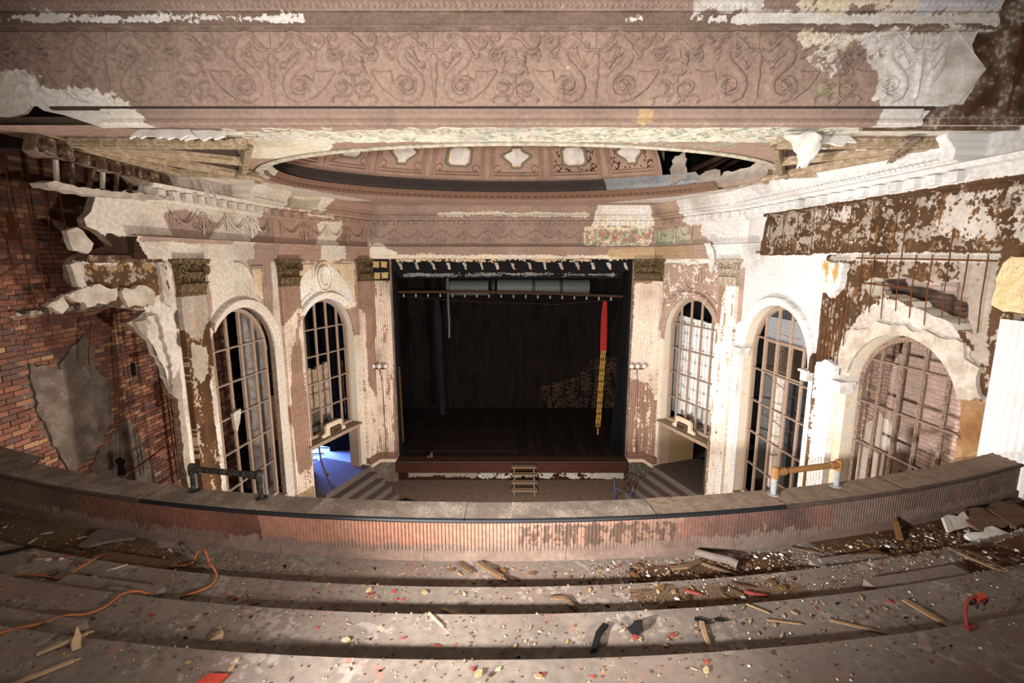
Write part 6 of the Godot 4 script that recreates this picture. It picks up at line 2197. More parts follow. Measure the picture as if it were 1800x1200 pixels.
	for i in nb:
		var a := -9.85 / R_FACE + i * pitch / R_FACE
		var da := pitch / R_FACE
		var seq := [[0.0, -0.012], [0.12, 0.0], [0.80, 0.0], [0.88, 0.006], [1.0, -0.012]]
		for k in 4:
			var u: float = a + seq[k][0] * da
			var w: float = a + seq[k + 1][0] * da
			var ru: float = R_FACE + seq[k][1]
			var rw: float = R_FACE + seq[k + 1][1]
			var P := arc_pt(ru, u, Y_FLOOR + 0.11)
			var Q := arc_pt(rw, w, Y_FLOOR + 0.11)
			var R := arc_pt(rw, w, Y_PAR - 0.02)
			var S := arc_pt(ru, u, Y_PAR - 0.02)
			var nn := (Q - P).cross(S - P).normalized()
			var uu := (u * R_FACE - pr.position.x) / pr.size.x
			var ww := (w * R_FACE - pr.position.x) / pr.size.x
			var vb := (pr.end.y - (Y_FLOOR + 0.11)) / pr.size.y
			var vt := (pr.end.y - (Y_PAR - 0.02)) / pr.size.y
			g.quad_n(P, Q, R, S, nn, nn, nn, nn, Vector2(uu, vb), Vector2(ww, vb), Vector2(ww, vt), Vector2(uu, vt))
	stuff(obj("beadboard", g, M.board, p))
	# skirting in lengths
	var cuts := [-9.68, -7.216, -4.84, -2.64, -0.792, 0.968, 3.168, 5.28, 7.568, 9.856]
	for i in cuts.size() - 1:
		g = Geo.new()
		arc_sweep(g, [Vector2(R_FACE, Y_FLOOR + 0.12), Vector2(R_FACE + 0.03, Y_FLOOR + 0.10), Vector2(R_FACE + 0.035, Y_FLOOR - 0.01)], cuts[i] / R_FACE, cuts[i + 1] / R_FACE - 0.0002, 10, pr)
		obj("skirting_board", g, M.board, p)
	# dark rounded nosing and the coping boards
	var cc := [-9.856, -7.568, -4.664, -2.288, -0.282, 2.112, 3.872, 5.808, 7.92, 9.856]
	for i in cc.size() - 1:
		var a0: float = cc[i] / R_FACE
		var a1: float = cc[i + 1] / R_FACE - 0.0003
		g = Geo.new()
		arc_sweep(g, [Vector2(R_FACE - 0.01, Y_PAR - 0.055), Vector2(R_FACE + 0.022, Y_PAR - 0.05), Vector2(R_FACE + 0.034, Y_PAR - 0.03), Vector2(R_FACE + 0.026, Y_PAR - 0.008), Vector2(R_FACE + 0.0, Y_PAR + 0.002)].duplicate(), a1, a0, 10)
		obj("nosing", g, M.nosing if i > 1 and i < 6 else M.nosingworn, p)
		g = Geo.new()
		var dy := 0.004 * (i % 2)
		var rf := R_FRONT - (0.18 if i == 0 else 0.0)
		arc_sweep(g, [Vector2(R_FACE, Y_PAR + dy), Vector2(rf, Y_PAR + dy), Vector2(rf, Y_PAR - 0.05)], a1, a0, 10)
		obj("coping_board", g, M.coping if i < 5 else M.copingworn, p)
	g = Geo.new()
	arc_sweep(g, [Vector2(R_FRONT + 0.04, Y_PAR - 0.04), Vector2(R_FRONT + 0.04, Y_FLOOR - 1.2)], A, -A, 60)
	obj("stage_side_face", g, M.mauve, p)
	g = Geo.new()
	arc_sweep(g, [Vector2(R_FRONT, Y_FLOOR - 0.8), Vector2(31.6, Y_FLOOR - 0.8)], -A, A, 40)
	obj("balcony_soffit", g, M.white, p)

# ------------------------------------------------------------------ hanging remains of the plaster
func build_ruin_details() -> void:
	var w := node("trim_1", null, FR.L2)
	tag(w, "broken remains of the left cornice, brown backing blocks and hanging lath over a dark gap", "cornice", "", "structure")
	var g := Geo.new()
	var strip := ragged([-7.1, 2.03, -6.23, 2.04, -4.5, 1.9, -4.2, 1.53, -4.6, 1.60, -5.17, 1.51, -5.5, 1.72, -5.84, 1.62, -6.4, 1.78, -7.07, 1.7, -7.2, 1.79], 0.03, 0.1)
	g.prism(strip, 0.02, 0.26)
	obj("cornice_backing", g, M.scratch, w)
	for i in 9:
		g = Geo.new()
		var x := -7.0 + i * 0.31
		g.box(Vector3(x, 1.86 - 0.02 * i, 0.28), Vector3(0.20, 0.22, 0.12), Basis(Vector3.BACK, rng.randf_range(-0.15, 0.1)))
		obj("block", g, M.brownwall, w)
	g = Geo.new()
	g.prism(ragged([-7.12, 1.27, -6.94, 1.33, -6.56, 1.28, -5.8, 1.30, -5.2, 1.34, -4.31, 1.39, -4.32, 1.3, -5.2, 1.24, -5.92, 1.17, -6.67, 1.18, -7.06, 1.19], 0.02, 0.09), -0.02, 0.30)
	obj("cornice_ledge", g, M.lump, w)
	for i in 9:
		g = Geo.new()
		var x := -6.7 + i * 0.29
		g.bar(Vector3(x, 1.28, 0.05), Vector3(x + rng.randf_range(-0.08, 0.12), 1.72, 0.12), 0.06, 0.08, Vector3.BACK)
		obj("bracket", g, M.brownwall if i % 3 else M.lump, w)
	for q in [[-4.55, 1.62, -4.32, 1.22], [-4.25, 1.7, -4.05, 1.30], [-5.0, 1.4, -4.9, 1.2]]:
		g = Geo.new()
		g.prism(ragged([q[0], q[1], q[0] + 0.12, q[1] + 0.02, q[2] + 0.04, q[3], q[2] - 0.03, q[3]], 0.015, 0.08), 0.18, 0.22)
		obj("plaster_shard", g, M.lump, w, Transform3D(Basis(Vector3.UP, 0.2), Vector3.ZERO))
	# scraps still keyed to the hanging rods, and the block courses
	for i in 5:
		g = Geo.new()
		g.box(Vector3(-6.15 + i * 0.36, 0.0, 0.02), Vector3(0.30, 0.15, 0.06))
		obj("block", g, M.brownwall, w)
	# rods hanging in front of the brick
	var rods := node("trim_2", null)
	tag(rods, "thin rusty hanger rods dangling before the dark brick on the left", "hanger rods", "", "structure")
	for q in [[9.2, 1.9, 9.13, 0.36], [9.18, 0.8, 9.35, -0.84], [9.48, 1.6, 9.6, -1.64], [9.86, 1.4, 9.86, -0.71], [8.76, -0.3, 9.29, -0.05], [10.2, 1.5, 10.22, -0.8], [10.8, 1.3, 10.85, -0.6], [11.4, 1.2, 11.42, -0.9], [12.25, -1.2, 12.29, -5.98], [12.6, -1.6, 12.6, -6.0], [12.45, -1.4, 12.5, -6.0], [10.8, -5.07, 12.17, -4.91], [10.5, -1.35, 10.3, -2.3]]:
		g = Geo.new()
		var a := Vector3(-9.2, q[1], -q[0])
		var b := Vector3(-9.2, q[3], -q[2])
		g.tube([a, a.lerp(b, 0.4) + Vector3(0.02, 0, 0.02), a.lerp(b, 0.75) + Vector3(-0.02, 0, 0), b], 0.014 if q[1] > -1.3 else 0.022, 5)
		obj("hanger_rod", g, M.rust, rods)
	for i in 12:
		g = Geo.new()
		var y := -2.6 - i * 0.3
		g.tube([Vector3(-9.25, y, -12.2), Vector3(-9.1, y + 0.1, -12.5), Vector3(-8.6, y + rng.randf_range(-0.25, 0.25), -12.75)], 0.012, 4)
		obj("lath_wire", g, M.dark, rods)
	g = Geo.new()
	g.prism(ragged([0, 0, 0.16, 0.02, 0.14, 0.5, 0.02, 0.48], 0.03, 0.08), 0.0, 0.04)
	obj("rod_rust_clump", g, M.rust, rods, Transform3D(Basis.IDENTITY, Vector3(-9.25, 0.35, -9.12)))
	# weight hung on a cable
	var c := node("hanging_cable", null)
	tag(c, "thin cable with a jagged black weight hanging before the left brick wall", "cable")
	g = Geo.new()
	g.tube([Vector3(-9.9, -1.9, -11.9), Vector3(-9.9, -3.2, -11.8), Vector3(-9.9, -5.0, -11.55), Vector3(-9.9, -5.9, -11.5)], 0.012, 5)
	obj("cable", g, M.rust, c)
	g = Geo.new()
	g.prism(ragged([-0.09, -0.22, 0.02, -0.26, 0.09, -0.18, 0.05, -0.05, 0.10, 0.12, 0.0, 0.22, -0.11, 0.16, -0.05, 0.0], 0.02, 0.08), -0.04, 0.04)
	obj("weight", g, M.black, c, Transform3D(Basis(Vector3.UP, 1.0), Vector3(-9.88, -5.15, -11.52)))
	# curled sheets hanging from the ceiling at the right
	var k := node("plaster_curl", null)
	tag(k, "large white horn-shaped sheet of plaster hanging from the ceiling right of the dome", "hanging plaster")
	curl(k, Vector3(4.72, 1.95, -8.28), Vector3(4.98, 1.55, -8.72), 0.30, M.white)
	k = node("plaster_curl", null)
	tag(k, "small brown ragged strip hanging from the ceiling near the right corner", "hanging plaster")
	curl(k, Vector3(6.75, 1.98, -8.6), Vector3(6.78, 1.70, -9.1), 0.13, M.scratch)
	# torn ceiling edge strips
	for q in [[-5.6, -8.1, 0.5], [-4.9, -8.15, 0.35], [5.35, -8.5, 0.4], [5.6, -8.7, 0.6], [6.4, -8.8, 0.5]]:
		g = Geo.new()
		g.prism(ragged([-q[2], -0.10, q[2], -0.08, q[2] * 0.8, 0.10, -q[2] * 0.7, 0.10], 0.05, 0.09), -0.015, 0.015)
		tag(obj("ceiling_flake", g, M.white, null, Transform3D(Basis(Vector3.RIGHT, -0.5), Vector3(q[0], 1.98, q[1] - 0.1))), "ragged white plaster flake hanging along the broken ceiling edge", "plaster flake", "flakes along the broken ceiling edge")
	# strip peeling off the right corner
	g = Geo.new().at(FR.R1)
	g.prism(ragged([3.10, 0.52, 3.34, 0.55, 3.52, 0.35, 3.60, 0.0, 3.56, -0.45, 3.44, -0.42, 3.40, -0.05, 3.28, 0.2], 0.02, 0.1), 0.27, 0.32)
	tag(obj("plaster_strip", g, M.white), "white curling plaster strip peeling beside the pale carved capital on the right", "hanging plaster")
	g = Geo.new().at(FR.L2)
	g.prism(ragged([-2.55, -4.3, -2.2, -4.25, -2.25, -4.5, -2.4, -4.85, -2.5, -4.8], 0.02, 0.1), -0.2, -0.12)
	tag(obj("plaster_shard", g, M.lump), "pale pink plaster shard caught on the bars of the tall left screen", "plaster shard")

func curl(parent: Node, top: Vector3, tip: Vector3, w: float, mat: Material) -> void:
	var pts := []
	var uvs := []
	for j in 11:
		var q := j / 10.0
		var c := top.lerp(tip, q) + Vector3(0.16 * sin(q * PI) * w * 2.0, 0, 0)
		var ww := w * (1.0 - 0.85 * q) + 0.02
		for i in 9:
			var a := lerpf(-1.9, 1.5, i / 8.0)
			pts.append(c + Vector3(sin(a) * ww * (0.9 + 0.1 * sin(j * 2.1 + i)), 0.02 * sin(i * 1.7 + j), cos(a) * ww * 0.7))
			uvs.append(Vector2(i / 8.0, q))
	var g := Geo.new()
	g.grid(pts, uvs, 8, 10)
	var p2 := []
	for p in pts:
		p2.append(p + Vector3(0.0, 0.01, -0.018))
	g.grid(p2, uvs, 8, 10)
	obj("sheet", g, mat, parent)

# ------------------------------------------------------------------ things
func build_things() -> void:
	# wooden steps against the stage
	var s := node("wooden_steps", null, Transform3D(Basis.IDENTITY, Vector3(0.51, -9.6, -19.05)))
	tag(s, "small open wooden step unit of four treads standing against the stage front", "steps")
	var g := Geo.new()
	for i in 4:
		g = Geo.new()
		g.box(Vector3(0, 0.21 + i * 0.225, 0.40 - i * 0.26), Vector3(1.06, 0.05, 0.28))
		obj("tread", g, M.plank, s)
	for x in [-0.42, 0.42]:
		g = Geo.new()
		g.bar(Vector3(x, 0.0, 0.48), Vector3(x, 0.19, 0.48), 0.06, 0.08, Vector3.BACK)
		obj("leg", g, M.plank, s)
		g = Geo.new()
		g.bar(Vector3(x, 0.0, -0.38), Vector3(x, 0.86, -0.38), 0.06, 0.08, Vector3.BACK)
		obj("leg", g, M.plank, s)
		g = Geo.new()
		for i in 4:
			g.box(Vector3(x, 0.10 + i * 0.225, 0.32 - i * 0.26), Vector3(0.05, 0.20, 0.14))
		g.bar(Vector3(x, 0.05, 0.44), Vector3(x, 0.80, -0.40), 0.05, 0.14)
		obj("stringer", g, M.plank, s)
	# bent blue rail in the pit
	s = node("bent_rail", null)
	tag(s, "bent blue metal rail frame standing in the pit right of the steps", "rail")
	g = Geo.new()
	g.tube([Vector3(4.14, -9.59, -18.2), Vector3(4.15, -9.1, -18.25), Vector3(4.12, -8.72, -18.4)], 0.022, 6)
	obj("post", g, M.bluepaint, s)
	g = Geo.new()
	g.tube([Vector3(4.72, -9.59, -18.0), Vector3(4.74, -9.1, -17.95), Vector3(4.66, -8.98, -17.8)], 0.022, 6)
	obj("post", g, M.bluepaint, s)
	g = Geo.new()
	g.tube([Vector3(4.12, -8.72, -18.4), Vector3(4.4, -8.80, -18.1), Vector3(4.6, -8.9, -17.9), Vector3(4.66, -8.98, -17.8)], 0.022, 6)
	obj("top_rail", g, M.rust, s)
	g = Geo.new()
	g.tube([Vector3(4.15, -9.1, -18.25), Vector3(4.74, -9.28, -17.97)], 0.016, 6)
	obj("mid_rail", g, M.bluepaint, s)
	g = Geo.new()
	g.tube([Vector3(4.14, -9.57, -18.2), Vector3(4.25, -9.56, -18.0), Vector3(4.4, -9.57, -17.9)], 0.018, 6)
	obj("foot", g, M.bluepaint, s)
	# pipe rails on the parapet
	pipe_rail(Vector3(-4.365, Y_PAR, -6.213), Vector3(-3.335, Y_PAR, -6.002), 0.32, 0.04, M.blackpipe, M.blackpipe, "low black iron pipe rail standing on the parapet coping at left")
	pipe_rail(Vector3(3.538, Y_PAR, -6.107), Vector3(4.55, Y_PAR, -6.354), 0.32, 0.04, M.galv, M.rustpipe, "low rusty pipe rail on grey posts standing on the parapet coping at right")
	# lamp trios on the stage pilasters
	for sd in [-1.0, 1.0]:
		var x := -5.55 if sd < 0 else 5.25
		s = node("lamp_trio", null, Transform3D(Basis.IDENTITY, Vector3(x, -4.42, -19.82)))
		tag(s, "three small round lamps on a bracket, %s" % ("white pilaster left of stage" if sd < 0 else "mauve pilaster right of stage"), "lamps", "lamp brackets on the stage pilasters")
		g = Geo.new()
		g.box(Vector3(0, -0.12, 0.02), Vector3(0.56, 0.04, 0.08))
		g.tube([Vector3(0, -0.14, 0), Vector3(0, -0.4, -0.04)], 0.015, 5)
		obj("bracket", g, M.rust, s)
		for i in 3:
			g = Geo.new()
			g.lathe([Vector2(0.0, -0.12), Vector2(0.07, -0.10), Vector2(0.105, 0.02), Vector2(0.115, 0.05), Vector2(0.09, 0.05), Vector2(0.0, 0.035)], Vector3.ZERO, 12)
			var l := obj("lamp", g, M.lampcase, s, Transform3D(Basis(Vector3.RIGHT, PI / 2), Vector3((i - 1) * 0.245 + (0.03 if i == 2 else 0.0), 0, 0.05)))
			g = Geo.new()
			g.lathe([Vector2(0.0, 0.065), Vector2(0.06, 0.06), Vector2(0.09, 0.05)], Vector3.ZERO, 12)
			obj("lens", g, M.lens, l)
		g = Geo.new()
		g.tube([Vector3(0.05, -0.4, -0.06), Vector3(0.08, -1.6, -0.05), Vector3(0.10, -3.0, -0.06), Vector3(0.12, -4.3, 0.10)], 0.016, 4)
		obj("conduit", g, M.mauvedark, s)
	# batten with its row of sockets
	s = node("lighting_batten", null)
	tag(s, "long brown batten with a row of pale sockets hung across the stage opening", "batten")
	g = Geo.new()
	g.tube([Vector3(-5.1, -1.40, -21), Vector3(-2.0, -1.39, -21), Vector3(1.0, -1.44, -21), Vector3(4.9, -1.60, -21)], 0.06, 6)
	obj("pipe", g, M.timberdark, s)
	for i in 18:
		var q := i / 17.0
		g = Geo.new()
		g.lathe([Vector2(0.0, -0.09), Vector2(0.035, -0.085), Vector2(0.045, 0.0), Vector2(0.03, 0.06), Vector2(0.0, 0.06)], Vector3(-5.0 + 9.0 * q + 0.3, -1.54 - 0.15 * q * q, -21), 8)
		obj("socket", g, M.lampcase, s)
	g = Geo.new()
	g.tube([Vector3(-5.0, -1.6, -21.05), Vector3(-1.5, -1.85, -21.05), Vector3(2.0, -1.95, -21.05), Vector3(4.4, -1.75, -21.05)], 0.01, 4)
	obj("slack_wire", g, M.timberdark, s)
	# duct
	s = node("air_duct", null)
	tag(s, "galvanised air duct slung high across the back of the stage", "duct")
	for q in [[-3.36, -1.2, -1.45], [-0.75, 1.1, -1.40], [1.1, 3.94, -1.42]]:
		g = Geo.new()
		var pts := []
		for i in 2:
			pts.append(Vector3(q[i], q[2], -25.0))
		g.tube(pts, 0.40, 14)
		obj("duct_length", g, M.duct, s)
	for x in [-0.95, 1.1, 2.5]:
		g = Geo.new()
		g.tube([Vector3(x - 0.08, -1.42, -25), Vector3(x + 0.08, -1.42, -25)], 0.43, 14)
		obj("duct_collar", g, M.ductdark, s)
	# conduit
	g = Geo.new()
	g.tube([Vector3(-3.17, -0.8, -24), Vector3(-3.17, -2.4, -24), Vector3(-3.14, -3.0, -24), Vector3(-3.16, -3.9, -24)], 0.055, 7)
	tag(obj("conduit_pole", g, M.duct), "pale vertical conduit hanging at the left of the stage below the duct", "conduit")
	# rope bundles
	s = node("red_tassel", null)
	tag(s, "bundle of bright red ropes hanging at the right of the stage above the yellow cords", "ropes")
	for i in 7:
		g = Geo.new()
		var x := 4.02 + i * 0.036
		g.tube([Vector3(4.08 + 0.02 * i, -1.86, -21.5), Vector3(x, -2.4, -21.5 + 0.03 * (i % 3)), Vector3(x + 0.005 * (i - 3), -3.3, -21.5 + 0.03 * (i % 2)), Vector3(x + 0.004 * (i - 3), -4.08, -21.48)], 0.028, 5)
		obj("rope", g, M.redcloth, s)
	s = node("twisted_cord", null)
	tag(s, "twisted yellow cords hanging nearly to the stage floor beneath the red ropes", "ropes")
	for i in 3:
		for k in 2:
			g = Geo.new()
			var pts := []
			for j in 44:
				var q := j / 43.0
				var a := q * 44.0 + k * PI
				pts.append(Vector3(4.05 + i * 0.085 - q * 0.14 + 0.022 * cos(a), -4.08 - q * 3.6 - (0.4 if i == 1 and j == 43 else 0.0), -21.5 + 0.022 * sin(a)))
			g.tube(pts, 0.024, 5)
			obj("cord", g, M.yellowcord if k == 0 else M.yellowdark, s)
	# drapes
	s = node("curtain_leg", null)
	tag(s, "black curtain leg gathered at the right side of the stage opening", "curtain")
	drape(s, [Vector2(4.55, -0.15), Vector2(5.0, -0.6), Vector2(4.86, -3.0), Vector2(4.82, -5.0), Vector2(4.72, -8.5)], [0.55, 0.20, 0.22, 0.24, 0.3], -20.75, M.blackcloth)
	s = node("curtain_leg", null)
	tag(s, "dark grey curtain scrap hanging at the left of the stage behind the batten", "curtain")
	drape(s, [Vector2(-3.75, -1.9), Vector2(-3.72, -3.2), Vector2(-3.68, -5.0), Vector2(-3.62, -8.0)], [0.10, 0.16, 0.10, 0.12], -24.2, M.greycloth)
	# black and yellow hazard rope at the left return
	g = Geo.new()
	for i in 46:
		g.box(Vector3(-4.86 + 0.0012 * i, -4.6 - i * 0.075, -20.35), Vector3(0.07, 0.03, 0.05), Basis(Vector3.BACK, 0.5))
	tag(obj("yellow_chain", g, M.yellowdark), "thin yellow chain hanging down the black left return of the stage opening", "chain")
	g = Geo.new()
	g.box(Vector3(-3.55, -8.50, -20.15), Vector3(0.10, 0.22, 0.12), Basis(Vector3.UP, 0.3))
	g.box(Vector3(-3.66, -8.56, -20.12), Vector3(0.12, 0.10, 0.10))
	tag(obj("wood_block", g, M.chipbrown), "small orange wood block standing near the front of the stage at left", "block")
	# cables in the blue passage
	for i in 3:
		g = Geo.new()
		var pts := []
		for j in 9:
			var q := j / 8.0
			pts.append(Vector3(-9.6 + q * 1.3, -8.44, -18.9 - 0.5 * q - 0.75 * i + 0.12 * sin(q * 5.0 + i)))
		g.tube(pts, 0.025, 5)
		tag(obj("black_cable", g, M.black), "black cable snaking over the blue lit floor beyond the left doorway", "cable", "cables beyond the left doorway")
	g = Geo.new().at(FR.L1)
	g.tube([Vector3(-2.95, -6.7, -0.5), Vector3(-2.9, -7.6, -0.45), Vector3(-2.75, -8.5, -0.3)], 0.03, 5)
	g.lathe([Vector2(0, -0.08), Vector2(0.06, -0.03), Vector2(0.06, 0.03), Vector2(0, 0.08)], Vector3(-2.76, -8.2, -0.32), 6)
	tag(obj("hanging_strap", g, M.rust), "brown strap hanging across the blue lit left doorway", "strap")
	build_cords()
	build_boards()

func pipe_rail(a: Vector3, b: Vector3, h: float, r: float, post: Material, rail: Material, label: String) -> void:
	var s := node("pipe_rail", null)
	tag(s, label, "rail")
	var up := Vector3(0, h, 0)
	for p in [a, b]:
		var g := Geo.new()
		g.tube([p, p + up], r, 10)
		obj("post", g, post, s)
		g = Geo.new()
		g.lathe([Vector2(0.0, 0.012), Vector2(0.07, 0.012), Vector2(0.08, 0.0)], p, 12)
		obj("flange", g, post, s)
		g = Geo.new()
		g.lathe([Vector2(0.0, -0.085), Vector2(r * 1.35, -0.08), Vector2(r * 1.35, 0.02), Vector2(r * 1.1, 0.065), Vector2(0.0, 0.085)], p + up, 12)
		obj("elbow", g, post if post == rail else rail, s)
	var g := Geo.new()
	var d := (b - a).normalized() * 0.02
	g.tube([a + up - d, b + up + d], r * 1.02, 10)
	obj("rail", g, rail, s)
	for e in [[a, 1.0], [b, -1.0]]:
		g = Geo.new()
		var p: Vector3 = e[0] + up + (b - a).normalized() * 0.09 * e[1]
		g.tube([p - (b - a).normalized() * 0.06, p + (b - a).normalized() * 0.06], r * 1.35, 10)
		obj("elbow", g, rail, s)

func drape(parent: Node, mid: Array, wid: Array, z: float, mat: Material) -> void:
	var pts := []
	var uvs := []
	var ny := mid.size() - 1
	var n := 18
	var sub := 6
	for j in ny * sub + 1:
		var q := float(j) / sub
		var i0 := mini(int(q), ny - 1)
		var m: Vector2 = mid[i0].lerp(mid[i0 + 1], q - i0)
		var w: float = lerpf(wid[i0], wid[i0 + 1], q - i0)
		for i in n + 1:
			var s := (i / float(n) - 0.5) * 2.0
			pts.append(Vector3(m.x + s * w, m.y, z + 0.09 * sin(i * 1.9 + j * 0.15)))
			uvs.append(Vector2(s, q))
	var g := Geo.new()
	g.grid(pts, uvs, n, ny * sub)
	obj("cloth", g, mat, parent)

func tier_y(x: float, z: float) -> float:
	var r := Vector2(x - CX, z - CZ).length()
	if r < NOSE[0]:
		return Y_FLOOR
	for k in range(8, -1, -1):
		if r >= NOSE[k]:
			return NOSE_Y[k]
	return Y_FLOOR

func smooth_path(p: Array, n := 5) -> Array:
	var c := Curve3D.new()
	for i in p.size():
		var t: Vector3 = (p[mini(i + 1, p.size() - 1)] - p[maxi(i - 1, 0)]) / 6.0
		c.add_point(p[i], -t, t)
	var o := []
	for i in p.size() - 1:
		for k in n:
			o.append(c.sample(i, float(k) / n))
	o.append(p[p.size() - 1])
	return o

func build_cords() -> void:
	var up := 0.012
	for q in [
		[[-5.632, -3.124, -4.048, -5.201, -3.318, -4.418, -5.544, -3.476, -4.822, -5.386, -3.494, -4.902, -5.271, -3.502, -4.902, -5.104, -3.502, -4.858, -4.99, -3.502, -4.866, -4.84, -3.432, -5.104, -5.034, -3.608, -5.456, -4.981, -3.678, -5.535, -4.761, -3.678, -5.526, -4.567, -3.678, -5.482], "orange extension cord looping down the left tiers nearest the brick wall side"],
		[[-4.664, -3.678, -5.474, -4.312, -3.687, -5.368, -3.934, -3.678, -5.359, -3.854, -3.538, -5.421, -3.731, -3.502, -5.368, -3.626, -3.626, -5.262, -3.52, -3.467, -5.06, -3.397, -3.397, -4.946, -3.291, -3.476, -4.875, -3.274, -3.502, -4.752, -3.335, -3.502, -4.655, -3.485, -3.502, -4.55], "orange extension cord ending in an upright loop on the left middle tiers"],
		[[-4.576, -3.115, -3.256, -4.338, -3.124, -3.608, -4.224, -3.221, -3.837, -4.136, -3.256, -3.978, -4.03, -3.309, -4.066, -3.934, -3.309, -4.145, -3.907, -3.309, -4.268, -3.898, -3.309, -4.347, -3.784, -3.318, -4.4, -3.731, -3.485, -4.541], "orange extension cord crossing the lower left tier to the half step"]]:
		var p := []
		for i in range(0, q[0].size(), 3):
			p.append(Vector3(q[0][i], q[0][i + 1] + up * 0.5, q[0][i + 2]))
		var g := Geo.new()
		for c in smooth_path(p):
			laid.append(Vector3(c.x, c.z, 0.03))
		g.tube(smooth_path(p), 0.0115, 6)
		tag(obj("extension_cord", g, M.cord), q[1], "cord", "orange cords on the left tiers")

func lath(n: String, a: Vector2, b: Vector2, w: float, t: float, mat: Material, label: String, cat: String, lift := 0.0, kink := 0.0, group := "") -> void:
	# a flat strip lying on the tiers, ends a and b as (x, z)
	var ya := tier_y(a.x, a.y) + t / 2 + 0.004
	var yb := tier_y(b.x, b.y) + t / 2 + 0.004 + lift
	var A := Vector3(a.x, ya, a.y)
	var B := Vector3(b.x, yb, b.y)
	var g := Geo.new()
	var side := (B - A).cross(Vector3.UP).normalized()
	var mid := A.lerp(B, 0.45) + side * kink + Vector3(0, absf(kink) * 0.3, 0)
	g.bar(A, mid, w, t)
	g.bar(mid, B, w * 0.92, t)
	# splintered end
	g.bar(B, B + (B - mid).normalized() * w * 0.9 + side * w * 0.2, w * 0.35, t * 0.6)
	for q in 9:
		var c := A.lerp(B, q / 8.0) + side * kink * sin(q * PI / 8.0)
		laid.append(Vector3(c.x, c.z, w * 0.6))
	var o := obj(n, g, mat)
	tag(o, label, cat, group)

